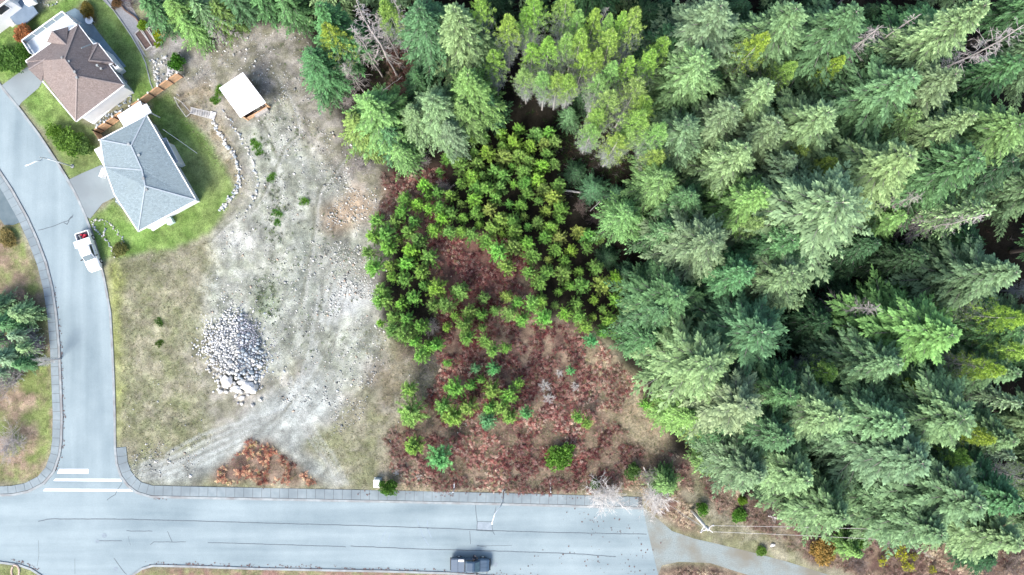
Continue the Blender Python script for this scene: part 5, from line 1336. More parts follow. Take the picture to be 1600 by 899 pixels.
def pile_h(px, py):
    d = math.hypot((px - 368) / 56, (py - 545) / 66); return max(0, .75 * (1 - d ** 1.3)) * (.55 + .9 * float(vnoise(px, py, 16, 77)))
mb = MB(); rg = []
for k in range(7):
    rr = 1 - k / 7
    ring = []
    for j in range(22):
        a = 2 * math.pi * j / 22; x = 370 + 36 * rr * math.cos(a) * random.uniform(.93, 1.07); y = 540 + 46 * rr * math.sin(a) * random.uniform(.93, 1.07)
        z = max(pile_h(x, y), -.1) - .34
        ring.append(P(x, y, z + gh(pile0.x, pile0.y)) - pile0)
    rg.append(ring)
mb.loft(rg); hp = mb.build("rubble_core", noise_mat("crushed_rubble", (0.16, 0.17, 0.175), (0.34, 0.35, 0.35), 3, bump=.6), pile, smooth=False)
cand = []
tries = 0; accepted = []
for _ in range(9000):
    x = random.uniform(295, 450); y = random.uniform(465, 635)
    cx_ = 366 + (y - 548) * .18; wx_ = 45 * (1 - .30 * max(0, (y - 548) / 60))
    d_ = math.hypot((x - cx_) / wx_, (y - 550) / 60) + (float(vnoise(x, y, 13, 61)) - .5) * .45
    if d_ > 1 and random.random() > .55 * math.exp(-(d_ - 1) * 8): continue
    f = max(0.0, (y - 488) / 125)
    s = (0.34 + 0.62 * min(f, 1) ** 3.0) * (.6 if d_ > 1 else 1) * random.choice((.6, .8, .9, 1, 1.15, 1.4, 1.8 if f < .7 else 1.3))
    if any((x - c[0]) ** 2 + (y - c[1]) ** 2 < ((s + c[2]) * 11 * .33) ** 2 for c in accepted): continue
    accepted.append((x, y, s))
    if len(accepted) > 1300: break
accepted.sort(key=lambda c: -c[2])
zb = gh(pile0.x, pile0.y)
for (x, y, s) in accepted[:295]:
    z = zb + pile_h(x, y) - .1
    put_stone(pile, P(x, y, z + s * .2), s, STD if (x > 372 and y < 592 and random.random() < .8) else ST, pile0)  # darker stones on the right put the heap's shaded side into colour
Vs = []; Fs = []; Cs = []
for (x, y, s) in accepted[295:]:
    z = zb + pile_h(x, y) - .1; c = P(x, y, z + s * .2) - pile0; b0 = len(Vs)
    a = random.uniform(0, 6)
    for (ox, oy, oz) in OCT:
        k = random.uniform(.8, 1.2) * s * .55; Vs.append((c.x + (ox * math.cos(a) - oy * math.sin(a)) * k, c.y + (ox * math.sin(a) + oy * math.cos(a)) * k, c.z + oz * k * .8))
    Fs += [tuple(b0 + i for i in f) for f in OCF]
    col = (random.uniform(.5, .72),) * 3 if x < 372 else (random.uniform(.22, .42),) * 3  # right half darker and bluer, shaded side painted in
    Cs += [(col[0], col[1] * 1.0, col[2] * (1.0 if x < 372 else 1.12), 1)] * 6
o = link_obj("small_stones", np_mesh("small_stones", np.array(Vs), np.array(Fs), M['pebble'], {"col": ('FLOAT_COLOR', np.array(Cs))}), pile); o["kind"] = "stuff"
def boulder(label, x, y, s, seed, group=None, mat='boulder', el=(1, .8, .7), rz=0.3):
    me = stone_mesh("boulder", seed, .7, mat, 2)
    o = link_obj("boulder", me); o.location = G(x, y, s * el[2] * .3); o.scale = (s * el[0], s * el[1], s * el[2]); o.rotation_euler = (0, 0, rz)
    tag(o, label, "boulder", group)
boulder("largest pale squarish boulder at the rock pile's lower right", 390, 606, 2.3, 71, rz=-.5)
boulder("small pale boulder lying alone below the rock pile", 378, 622, .9, 72)
boulder("long pale boulder on the rock pile's lower left", 354, 597, 2.0, 73, el=(.8, 1.1, .8), rz=.3)
boulder("flat blue grey boulder at the foot of the rock pile", 369, 608, 1.5, 74, mat='stone', rz=-.2)
boulder("white boulder above the flat boulder in the pile foot", 378, 597, 1.2, 75, mat='stone')
boulder("rounded boulder at the pile's right foot", 393, 592, 1.2, 76, mat='stone')
boulder("white boulder by the scrub right of the power pole", 1207, 852, .75, 77)
boulder("white boulder on the gravel lot left of the rock pile", 316, 549, .4, 78)
def stone_line(name, label, cat_, line, s, jitter, step, meshes=ST + STD, group=None, rows=1):
    s *= .82; jitter *= 1.35
    p0 = G(*line[0]); root = thing(name, label, cat_, p0, group=group)
    for (x, y) in resample(line, step):
        for _ in range(rows):
            xx = x + random.gauss(0, jitter); yy = y + random.gauss(0, jitter)
            ss = s * random.uniform(.6, 1.4); put_stone(root, G(xx, yy, ss * .25), ss, meshes, p0)
    return root
stone_line("rock_wall", "left row of white rocks below the wooden steps", "rock wall", [(333, 190), (343, 208), (352, 225), (362, 240), (372, 262), (375, 285), (368, 300), (355, 318), (343, 330)], .55, 1.6, 3.0, rows=2)
stone_line("rock_wall", "right row of white rocks along the terrace edge", "rock wall", [(348, 172), (360, 190), (375, 212), (388, 235), (398, 258), (403, 285), (398, 310), (385, 330)], .42, 1.3, 3.4, rows=1)
stone_line("rock_border", "ring of pale stones round the flower bed beside the pickup", "rock border", [(145, 347), (150, 344), (160, 344), (170, 348), (180, 358), (187, 367), (192, 375), (190, 385)], .38, .7, 3.0)
stone_line("rock_border", "lower left arm of the stone ring beside the pickup", "rock border", [(145, 347), (148, 358), (155, 366), (162, 370), (168, 378), (175, 388), (178, 397), (177, 402)], .38, .7, 3.0)
stone_line("rock_border", "short inner stone row crossing the flower bed", "rock border", [(163, 350), (164, 360), (161, 369)], .35, .6, 3)
stone_line("rock_border", "rockery of white stones beside the lawn above the fence", "rockery", [(240, 95), (243, 108), (246, 120), (250, 130)], .45, 2.0, 2.4, rows=2)
stone_line("rock_border", "scattered rockery stones right of the garden lawn", "rockery", [(250, 90), (262, 104), (270, 112), (258, 124)], .40, 3.0, 3, rows=2)
stone_line("rock_border", "ring of stones round the planting at the top edge", "rock border", [(64, 4), (72, 9), (82, 9), (92, 3)], .3, .6, 3)
stone_line("rock_border", "dark rocks along the brown roofed house's east wall", "rock border", [(176, 104), (186, 116), (194, 126), (203, 142), (205, 156)], .42, 1.6, 2.6, STD, rows=2)
stone_line("rock_border", "rocks in the narrow bed between the two houses", "rock border", [(152, 196), (165, 188), (176, 180), (186, 168), (200, 158)], .42, 2.0, 2.6, STD, rows=2)
stone_line("rock_border", "line of stones running along the hut terrace's right edge", "rock border", [(436, 130), (452, 155), (465, 185), (470, 215), (450, 235), (437, 262)], .22, .8, 3.2)
for i, (x, y) in enumerate([(470, 602), (478, 606), (490, 600), (420, 622), (427, 628), (235, 716), (237, 724), (420, 636)]):
    pass

# ------------------------------------------------------------------ houses
def roof_mat(name, c1, c2, c3):
    m, nt, b = newmat(name)
    tc = N(nt, "ShaderNodeTexCoord")
    n1 = N(nt, "ShaderNodeTexNoise"); n1.inputs["Scale"].default_value = 5.5; n1.inputs["Detail"].default_value = 5; n1.inputs["Roughness"].default_value = .8
    n2 = N(nt, "ShaderNodeTexNoise"); n2.inputs["Scale"].default_value = .5; n2.inputs["Detail"].default_value = 4
    br = N(nt, "ShaderNodeTexBrick"); br.inputs["Scale"].default_value = 1.0; br.inputs["Brick Width"].default_value = .34; br.inputs["Row Height"].default_value = .14; br.inputs["Mortar Size"].default_value = .012
    br.inputs["Color1"].default_value = (.8, .8, .8, 1); br.inputs["Color2"].default_value = (1.15, 1.15, 1.15, 1); br.inputs["Mortar"].default_value = (.6, .6, .6, 1)
    for n_ in (n1, n2, br): nt.links.new(tc.outputs["Object"], n_.inputs["Vector"])
    r = N(nt, "ShaderNodeValToRGB"); r.color_ramp.elements[0].position = .35; r.color_ramp.elements[1].position = .65
    r.color_ramp.elements[0].color = (*c1, 1); r.color_ramp.elements[1].color = (*c2, 1); nt.links.new(n1.outputs[0], r.inputs[0])
    r2 = N(nt, "ShaderNodeValToRGB"); r2.color_ramp.elements[0].position = .45; r2.color_ramp.elements[1].position = .7; nt.links.new(n2.outputs[0], r2.inputs[0])
    mx = N(nt, "ShaderNodeMix", data_type='RGBA'); nt.links.new(r2.outputs[0], mx.inputs[0]); nt.links.new(r.outputs[0], mx.inputs[6]); mx.inputs[7].default_value = (*c3, 1)
    mu = N(nt, "ShaderNodeMix", data_type='RGBA', blend_type='MULTIPLY'); mu.inputs[0].default_value = .6; nt.links.new(mx.outputs[2], mu.inputs[6]); nt.links.new(br.outputs[0], mu.inputs[7])
    nt.links.new(mu.outputs[2], b.inputs["Base Color"]); b.inputs["Roughness"].default_value = .9
    return m
M['brownroof'] = roof_mat("brown_shingles", (0.125, 0.098, 0.088), (0.255, 0.210, 0.195), (0.185, 0.155, 0.145))
M['greyroof'] = roof_mat("grey_shingles", (0.135, 0.180, 0.200), (0.255, 0.310, 0.328), (0.200, 0.250, 0.265))
def house_walls(root, corners_px, z_eave, inset, mat):
    """corners at eave height in pixels; walls stand `inset` metres inside"""
    pts = [P(x, y, z_eave) for x, y in corners_px]
    c = sum(pts, Vector()) / len(pts); n = len(pts)
    area = sum(pts[i].x * pts[(i + 1) % n].y - pts[(i + 1) % n].x * pts[i].y for i in range(n))
    sg = 1 if area > 0 else -1
    ins = []
    for i in range(n):
        a, b_, d = pts[i - 1], pts[i], pts[(i + 1) % n]
        e1 = (b_ - a).normalized(); e2 = (d - b_).normalized()
        n1 = Vector((-e1.y, e1.x, 0)) * sg; n2 = Vector((-e2.y, e2.x, 0)) * sg
        bis = (n1 + n2); bis = bis / max(bis.length_squared, 1e-3) * 2
        ins.append(b_ + bis * inset * 1.0)
    mb = MB(); mb.prism([(p.x, p.y) for p in ins], -.2, z_eave - .02)
    mb.build("wall", mat, root)
    return ins
def opening(root, a, b, t, w, h, z, name="window", glass='glass', depth=.05):
    """a window or door on the wall a->b at fraction t"""
    d = (b - a); d.z = 0; u = d.normalized(); nrm = Vector((u.y, -u.x, 0))
    c = a + d * t; c.z = z
    mid = Vector((0, 0, 0))
    ang = math.atan2(u.y, u.x)
    mb = MB()
    for sx, sz, ox, oz in ((w + .16, .08, 0, h / 2 + .04), (w + .16, .08, 0, -h / 2 - .04), (.08, h, -w / 2 - .04, 0), (.08, h, w / 2 + .04, 0)):
        mb.box((c.x + u.x * ox + nrm.x * .03, c.y + u.y * ox + nrm.y * .03, z + oz), (sx, .10, sz), ang)
    f = mb.build(name, M['white'], root)
    mb = MB(); mb.box((c.x + nrm.x * .01, c.y + nrm.y * .01, z), (w, .05, h), ang); mb.build("pane" if glass == 'glass' else "door_leaf", M[glass], f)
    return f
def roof_faces(root, faces, mat, name="roof", thick=.16):
    """closed roof: a plate for each face under one mesh per slope"""
    out = []
    for f in faces:
        mb = MB(); mb.slab([Vector(p) for p in f], thick); out.append(mb.build(name, M[mat], root))
    return out
def ridge_caps(root, lines, mat, w=.17):
    mb = MB()
    for a, b in lines:
        mb.bar(Vector(a) + Vector((0, 0, .03)), Vector(b) + Vector((0, 0, .03)), w, .07)
    return mb.build("ridge_cap", M[mat] if isinstance(mat, str) else mat, root)
def gutters(root, pts, closed=True, w=.13):
    mb = MB(); n = len(pts)
    for i in range(n if closed else n - 1):
        mb.bar(pts[i] - Vector((0, 0, .06)), pts[(i + 1) % n] - Vector((0, 0, .06)), w, .16)
    return mb.build("gutter", M['white'], root)
def vent(root, p, r=.10, h=.3, mat='kerb', name="roof_vent"):
    mb = MB(); mb.tube([p - Vector((0, 0, .1)), p + Vector((0, 0, h))], [r, r], 10); mb.tube([p + Vector((0, 0, h)), p + Vector((0, 0, h + .06))], [r * 1.5, r * 1.3], 10); mb.build(name, M[mat], root)

# house with the brown roof
ZE = 3.8; ZR = 6.3
h1 = thing("brown_roofed_house", "white house with a brown shingle hip roof and balcony", "house")
e = lambda x, y, z=ZE: P(x, y, z)
A, D_, E_, G_ = e(122, 38), e(194, 133), e(118.5, 190), e(40, 95.5)
Fc1, Fc2 = e(70, 126), e(65, 128.5)
R1, R2 = P(101, 92.5, ZR), P(120, 119, ZR)
roof_faces(h1, [[A, R1, R2, D_][::-1], [D_, R2, E_][::-1], [E_, R2, R1, G_, Fc1][::-1], [A, G_, R1]], 'brownroof')
capb = noise_mat("brown_ridge", (0.20, 0.165, 0.155), (0.26, 0.22, 0.205), 3)
ridge_caps(h1, [(A, R1), (R1, R2), (R2, D_), (R2, E_)], capb)
gutters(h1, [A, D_, E_, G_])
ins1 = house_walls(h1, [(122, 38), (194, 133), (118.5, 190), (40, 95.5)], ZE, .55, M['whitewall'])
# hipped bay on the north east slope
Q = P(139, 95, ZE + 1.25)
b1, b2 = e(153, 67.5, ZE + .02), e(177.5, 98.5, ZE + .02); b0, b3 = e(145, 69, ZE + .25), e(170, 101, ZE + .25)
roof_faces(h1, [[Q, b1, b2], [Q, b0, b1], [Q, b2, b3]], 'brownroof', "bay_roof", .1)
ridge_caps(h1, [(Q, b1), (Q, b2)], capb, .2); gutters(h1, [b0, b1, b2, b3], False)
mb = MB(); q = [P(x, y, ZE) for x, y in ((146, 73), (152, 71), (173, 98), (166, 103))]; mb.prism([(p.x, p.y) for p in q], 0, ZE - .1); mb.build("bay_wall", M['whitewall'], h1)
# chimney box by the bay
mb = MB(); q = [P(x, y, ZE) for x, y in ((173, 101), (178, 97), (184, 104), (179, 108))]; mb.prism([(p.x, p.y) for p in q], ZE - 1.3, ZE - .25); mb.build("chimney_box", M['white'], h1)
for (x, y) in ((178.5, 101), (181, 103.5)): vent(h1, P(x, y, ZE - .25), .1, .25, 'rubber', "flue")
# small gables west
def gable(root, front_l, front_r, back, zf, zt, mat, capm, nm="gable_roof"):
    """two slopes meeting on a ridge from the middle of the front edge back to the roof"""
    L_, R_ = P(*front_l, zf), P(*front_r, zf); mid = (L_ + R_) / 2; mid = Vector((mid.x, mid.y, zt)); Bk = P(*back, zt)
    roof_faces(root, [[L_, mid, Bk], [R_, Bk, mid]], mat, nm, .12)
    mb = MB(); mb.slab([L_, R_, mid - Vector((0, 0, .08))], .05); mb.build("gable_wall", M['whitewall'], root)
    ridge_caps(root, [(mid, Bk)], capm, .2)
gable(h1, (73, 66), (106, 42), (104, 71), ZE + .05, ZE + 1.15, 'brownroof', capb)
gable(h1, (42, 98), (65, 128), (72, 92), ZE + .05, ZE + 1.1, 'brownroof', capb)
for (x, y, z) in ((98, 91, 5.9), (109, 97, 6.0), (153, 103, 4.9), (121, 122, 6.2), (118, 113, 6.2), (159, 108, 4.6)): vent(h1, P(x, y, z), .12, .2)
mb = MB(); mb.bar(P(127, 75.5, 5.5), P(142, 69.5, 4.6), .12); mb.build("flue_pipe", M['kerb'], h1)
# balcony on the north west side
zb_ = 3.0
bq = [P(42.5, 68, zb_), P(105, 23, zb_), P(121, 38, zb_), P(55, 87, zb_)]
mb = MB(); mb.slab(bq, .2); mb.build("balcony_deck", noise_mat("balcony_membrane", (0.55, 0.60, 0.62), (0.66, 0.70, 0.72), 1.0), h1)
mb = MB()
rail = [bq[3], bq[0], bq[1], bq[2]]
for a, b in zip(rail, rail[1:]):
    mb.bar(a + Vector((0, 0, 1.05)), b + Vector((0, 0, 1.05)), .12, .08)
    mb.bar(a + Vector((0, 0, .12)), b + Vector((0, 0, .12)), .08, .06)
    n = max(2, int((b - a).length / 1.6))
    for i in range(n + 1):
        p = a.lerp(b, i / n); mb.bar(p, p + Vector((0, 0, 1.05)), .09)
mb.build("balcony_rail", M['white'], h1)
mb = MB()
for a, b in zip(rail, rail[1:]):
    n = max(2, int((b - a).length / 1.6))
    for i in range(n):
        p = a.lerp(b, (i + .06) / n); q = a.lerp(b, (i + .94) / n); mb.bar((p + Vector((0, 0, .58))), (q + Vector((0, 0, .58))), .02, .8)
mb.build("balcony_glass", noise_mat("tinted_glass", (0.18, 0.24, 0.28), (0.24, 0.3, 0.33), 1, rough=.1, spec=.6), h1)
mb = MB()
for p in (bq[0], bq[1]):
    mb = MB(); mb.bar(Vector((p.x, p.y, 0)), Vector((p.x, p.y, zb_)), .2); mb.build("balcony_post", M['white'], h1)
W = ins1
for i, t, w, h, z, nm in ((0, .2, 1.4, 1.2, 2.2, "window"), (0, .85, 1.6, 1.2, 2.2, "window"), (2, .25, 1.6, 1.3, 2.2, "window"), (3, .3, 1.8, 2.1, 1.2, "window"), (3, .7, 1.8, 1.2, 2.0, "window")):
    a, b = W[i], W[(i + 1) % 4]; opening(h1, b.copy(), a.copy(), 1 - t, w, h, z, nm)
opening(h1, W[3].copy(), W[2].copy(), .22, 4.6, 2.2, 1.15, "garage_door", 'white'); opening(h1, W[3].copy(), W[2].copy(), .48, 1.0, 2.1, 1.1, "front_door", 'wood')
# low white apron roof along the south east wall
mb = MB(); q = [P(131, 186, .5), P(192, 144, .5), P(201, 147, .3), P(146, 194, .3)]
mb.slab(q, .35); mb.build("white_ledge", M['whitewall'], h1)

# house with the blue grey roof
ZE = 2.8; ZR = 4.9
h2 = thing("grey_roofed_house", "house with blue grey shingle hip roof beside the pickup", "house")
NN, EE, SS, NWc = e(229, 180), e(306.5, 313), e(216, 362), e(156.5, 218.5)
r1, r2, r3 = P(205, 228, 4.75), P(222, 266, 4.85), P(227, 291, 5.15)
Vv = e(163, 261); w1, w2, w3 = e(179, 305), e(189, 326), e(197, 330)
roof_faces(h2, [[NN, EE, r3, r2, r1], [EE, SS, r3], [SS, w1, Vv, r2, r3], [Vv, NWc, r1, r2], [NWc, NN, r1]], 'greyroof')
capg = noise_mat("grey_ridge", (0.26, 0.30, 0.33), (0.33, 0.37, 0.40), 3)
ridge_caps(h2, [(NN, r1), (r1, r2), (r2, r3), (r3, EE), (r3, SS), (r1, NWc), (r2, Vv)], capg)
gutters(h2, [NN, EE, SS, w1, Vv, NWc])
ins2 = house_walls(h2, [(229, 180), (306.5, 313), (216, 362), (179, 305), (163, 261), (156.5, 218.5)], ZE, .5, M['whitewall'])
Q = P(249, 243, ZE + 1.05); b1, b2 = e(259, 216, ZE + .03), e(278, 253, ZE + .03); b0, b3 = e(254, 218, ZE + .2), e(272, 255, ZE + .2)
roof_faces(h2, [[Q, b1, b2], [Q, b0, b1], [Q, b2, b3]], 'greyroof', "bay_roof", .1); ridge_caps(h2, [(Q, b1), (Q, b2)], noise_mat("pale_valley_flashing", (0.30, 0.32, 0.35), (0.38, 0.40, .43), 3), .35)
gutters(h2, [b0, b1, b2, b3], False)
mb = MB(); q = [P(x, y, ZE) for x, y in ((253, 221), (257, 220), (275, 253), (269, 256))]; mb.prism([(p.x, p.y) for p in q], 0, ZE - .1); mb.build("bay_wall", M['whitewall'], h2)
gable(h2, (179, 307), (192, 327), (206, 302), ZE + .05, ZE + .75, 'greyroof', capg)
for (x, y, z) in ((202, 226, 4.6), (218, 243, 4.6), (225, 279, 4.95), (230, 297, 4.9)): vent(h2, P(x, y, z), .14, .2)
# flat canopy over the entry
mb = MB(); q = [P(147, 234, 2.75), P(159, 228, 2.75), P(174, 254, 2.9), P(161.5, 259, 2.75)]; mb.slab(q, .22); mb.build("porch_roof", M['white'], h2)
mb = MB(); q = [P(150.5, 235, 2.80), P(157.5, 231.5, 2.80), P(171.5, 252.5, 2.95), P(163, 256.5, 2.82)]; mb.slab(q, .04); mb.build("porch_skylight", noise_mat("cream_panel", (0.62, 0.58, 0.54), (0.72, 0.68, 0.64), 1), h2)
mb = MB(); 
for (x, y) in ((149, 236), (162, 258)):
    p = P(x, y, 2.6); mb = MB(); mb.bar(Vector((p.x, p.y, 0)), p, .18); mb.build("porch_post", M['white'], h2)
W = ins2
for i, t, w, h, z in ((0, .2, 1.5, 1.2, 1.6), (0, .45, 1.5, 1.2, 1.6), (0, .85, 1.8, 1.2, 1.6), (1, .3, 1.3, 1.0, 1.7), (1, .75, 1.3, 1.0, 1.7), (5, .5, 1.3, 1.0, 1.7)):
    a, b = W[i], W[(i + 1) % 6]; opening(h2, b.copy(), a.copy(), 1 - t, w, h, z)
opening(h2, W[4].copy(), W[3].copy(), .5, 3.2, 2.1, 1.1, "garage_door", 'white')
mb = MB(); q = [P(233, 355, .45), P(256, 344, .45), P(259, 348, .45), P(238, 361, .45)]; mb.slab(q, .35); mb.build("door_step", M['white'], h2)
mb = MB(); p = P(266, 346, .5); mb.box((p.x, p.y, .45), (.9, .8, .9), .5); mb.build("heat_pump", noise_mat("pale_green_metal", (.45, .58, .56), (.55, .66, .64), 2), h2, bevel=.04)
# satellite clutter/white door by the drive
mb = MB(); mb.box(P(162.5, 271, .5), (.5, 1.3, 1.0), -.4); o = mb.build("letter_bin", M['white']); tag(o, "white storage bin against the grey house beside its driveway", "bin")

# white flat roofed carport between the houses
cp = thing("lean_to", "flat white lean-to roof between the fence and grey house", "lean-to")
q = [P(183, 181, 2.6), P(219, 157.5, 2.6), P(222, 165, 2.6), P(229, 162, 2.6), P(237, 176, 2.6), P(193, 197.5, 2.6)]
mb = MB(); mb.slab(q, .18); mb.build("roof", M['whiteroof'], cp, bevel=.02)
mb = MB()
for p in (q[0], q[1], q[4], q[5]):
    mb = MB()
    c = Vector((p.x, p.y, 0)).lerp(Vector((P(208, 178, 2.6).x, P(208, 178, 2.6).y, 0)), .08); mb.bar(c, c + Vector((0, 0, 2.42)), .12); mb.build("post", M['white'], cp)

# third house at the corner
ZE = 4.5
h3 = thing("corner_house", "white house with grey roof cut off by top left corner", "house")
c3 = [(-70, 62), (14, -2), (-20, -50), (-105, 14)]
q = [P(x, y, ZE) for x, y in c3]; top = sum(q, Vector()) / 4 + Vector((0, 0, 1.8))
roof_faces(h3, [[q[i], q[(i + 1) % 4], top] for i in range(4)], 'brownroof'); gutters(h3, q)
in3 = house_walls(h3, c3, ZE, .4, M['whitewall'])
opening(h3, in3[0].copy(), in3[1].copy(), .8, 1.6, 1.2, 3.2); opening(h3, in3[0].copy(), in3[1].copy(), .5, 1.6, 1.2, 3.2)
zd = 1.3
mb = MB(); q = [P(12, 23, zd), P(33, -2, zd), P(52, 10, zd), P(59, 20, zd), P(38, 38, zd), P(24, 38, zd)]; mb.slab(q, .2); mb.build("deck", noise_mat("slate_blue_deck", (0.12, 0.165, 0.22), (0.17, 0.22, 0.28), 1.2), h3)
mb = MB()
for k in range(6):
    z = zd - .05 - k * .18; a = P(32 + k * 1.1, 31 + k * 1.3, z); b = P(50 + k * 1.1, 15 + k * 1.3, z); mb.bar(a, b, .30, .05)
mb.build("steps", M['wood'], h3)
mb = MB(); q = [P(0, 32, .8), P(11, 25, .8), P(22, 37, .5), P(16, 41, .5)]; mb.slab(q, .5); mb.build("landing", M['white'], h3)
mb = MB(); mb.box(P(47, 2, 1.5), (1.3, 1.0, 1.1), .5); o = mb.build("hot_tub", M['white'], None, bevel=.1); tag(o, "white cabinet beside the top left house's blue deck", "cabinet")

# hut with a white roof
hz = G(378, 150).z
hut = thing("garden_hut", "open wooden hut with flat white roof on the terrace", "hut")
rq = [P(342, 138, hz + 2.7), P(379.5, 113, hz + 2.9), P(415.5, 160.5, hz + 2.9), P(375.5, 184, hz + 2.7)]
mb = MB(); mb.slab(rq, .12); mb.build("roof", M['whiteroof'], hut, bevel=.02)
def lerp4(u, v, z):
    a = rq[0].lerp(rq[1], u); b = rq[3].lerp(rq[2], u); p = a.lerp(b, v); return Vector((p.x, p.y, z))
wc = [lerp4(.06, .06, 0), lerp4(.94, .06, 0), lerp4(.94, .94, 0), lerp4(.06, .94, 0)]
for a, b, nm, hh in ((wc[0], wc[1], "back_wall", 2.55), (wc[3], wc[0], "side_wall", 2.55), (wc[3], wc[2], "front_boards", 1.0)):
    mb = MB(); n = int((b - a).length / .24)
    for i in range(n):
        p = a.lerp(b, (i + .04) / n); q = a.lerp(b, (i + .96) / n)
        mb.bar(Vector((p.x, p.y, hz + hh / 2)), Vector((q.x, q.y, hz + hh / 2)), .04 + .01 * (i % 2), hh)
    mb.build(nm, M['wood'], hut)
for c in wc:
    mb = MB(); mb.bar(Vector((c.x, c.y, hz - .3)), Vector((c.x, c.y, hz + 2.62)), .16); mb.build("post", M['wood'], hut)
mb = MB(); mb.bar(wc[3] + Vector((0, 0, hz + 2.5)), wc[2] + Vector((0, 0, hz + 2.5)), .12, .2); mb.bar(wc[1] + Vector((0, 0, hz + 2.5)), wc[2] + Vector((0, 0, hz + 2.5)), .12, .2); mb.build("beam", M['wood'], hut)
mb = MB(); mb.slab([Vector((c.x, c.y, hz + .12)) for c in wc], .3); mb.build("floor", M['darkwood'], hut)
mb = MB(); c = lerp4(.5, 1.02, hz + .3); mb.bar(lerp4(.35, .98, hz + .5), lerp4(.85, .98, hz + .5), .5, .5); mb.build("bench", M['greywood'], hut)

# fence
def fence(label, line, hgt, post_step, mat='wood', cap='white'):
    p0 = G(*line[0]); root = thing("wooden_fence", label, "fence", p0)
    f = resample(line, post_step); f.append(line[-1])
    if math.hypot(f[-1][0] - f[-2][0], f[-1][1] - f[-2][1]) < 3: f.pop(-2)
    V3 = [G(*p) for p in f]
    for p in V3:
        mb = MB(); q = p - p0; mb.bar(q - Vector((0, 0, .3)), q + Vector((0, 0, hgt + .1)), .13); mb.build("post", M['darkwood'], root)
        mb = MB(); mb.box(q + Vector((0, 0, hgt + .13)), (.2, .2, .06)); mb.build("post_cap", M['white'], root)
    for a, b in zip(V3, V3[1:]):
        pan = link_obj("fence_panel", None, root)
        mb = MB()
        for zz in (.25, hgt - .12): mb.bar(a - p0 + Vector((0, 0, zz)), b - p0 + Vector((0, 0, zz)), .06, .1)
        n = max(3, int((b - a).length / .2))
        d = (b - a).normalized(); nn = Vector((-d.y, d.x, 0)) * -.05
        mbd = MB()
        for i in range(n):
            s = a.lerp(b, (i + .05) / n) - p0 + nn; t = a.lerp(b, (i + .95) / n) - p0 + nn
            zt = hgt + random.uniform(-.01, .01)
            mbd.bar(Vector((s.x, s.y, (s.z + t.z) / 2 + zt / 2 + .03)), Vector((t.x, t.y, (s.z + t.z) / 2 + zt / 2 + .03)), .022 + random.uniform(0, .006), zt)
        bpy.data.objects.remove(pan)
        r_ = mb.build("rail", M[mat], root)
        mbd.build("fence_panel", M[mat], root)
fence("cedar fence running down from the dark shrub between the lawns", [(287, 121), (272, 131), (256, 142), (238, 155), (222, 167), (214, 172)], 1.85, 18)
fence("cedar fence section left of the white lean-to", [(201, 180), (186, 190), (158, 209)], 1.85, 15)
fence("short end of the cedar fence beside the grey house corner", [(158, 209), (168, 224)], 1.85, 18)
# thin wire fence
mb = MB(); 
wl = [(286, 118), (293, 127), (300, 138)]
for a, b in zip(wl, wl[1:]): mb.bar(G(*a, .9), G(*b, .9), .05)
for a in wl: mb.bar(G(*a), G(*a, .95), .06)
tag(mb.build("wire_fence", M['greywood']), "low grey rail continuing from the fence end", "fence")

# wooden steps up to the terrace
st = thing("wooden_steps", "grey wooden garden steps with rails up to the terrace", "steps", G(297, 172))
s0 = st.location.copy(); z0 = gh(*G(297, 173).xy); z1 = gh(*G(336, 186).xy) + .1
a0, a1 = (298, 168), (332, 176); b0_, b1_ = (297, 177), (330, 186)
for k in range(9):
    t = (k + .5) / 9; z = z0 + .1 + (z1 - z0) * t
    pa = P(a0[0] + (a1[0] - a0[0]) * t, a0[1] + (a1[1] - a0[1]) * t, z); pb = P(b0_[0] + (b1_[0] - b0_[0]) * t, b0_[1] + (b1_[1] - b0_[1]) * t, z)
    mb = MB(); mb.bar(pa - s0, pb - s0, .30, .06); mb.build("tread", M['greywood'], st)
mb = MB()
for (u, v) in ((a0, a1), (b0_, b1_)):
    mb.bar(P(*u, z0 + .9) - s0, P(*v, z1 + .9) - s0, .09, .07)
    for t in (0, .5, 1):
        x, y = u[0] + (v[0] - u[0]) * t, u[1] + (v[1] - u[1]) * t; zz = z0 + (z1 - z0) * t
        mb.bar(P(x, y, zz - .1) - s0, P(x, y, zz + .9) - s0, .08)
mb.build("handrail", M['greywood'], st)
mb = MB(); mb.slab([P(329, 173.5, z1 + .12) - s0, P(338, 176, z1 + .12) - s0, P(334, 188, z1 + .12) - s0, P(326, 185, z1 + .12) - s0], .12); mb.build("landing", noise_mat("pale_boards", (.5, .49, .48), (.62, .61, .6), 3), st)
mb = MB()
for u, v in (((272, 152), (284, 160)), ((284, 160), (298, 176)), ((272, 152), (278, 165)), ((278, 165), (291, 183)), ((291, 183), (298, 177)), ((280, 150), (276, 147))):
    mb.bar(G(*u, .8), G(*v, .8), .08); mb.bar(G(*u), G(*u, .8), .09)
tag(mb.build("handrail", M['greywood']), "grey timber railing enclosing the foot of the garden steps", "railing")

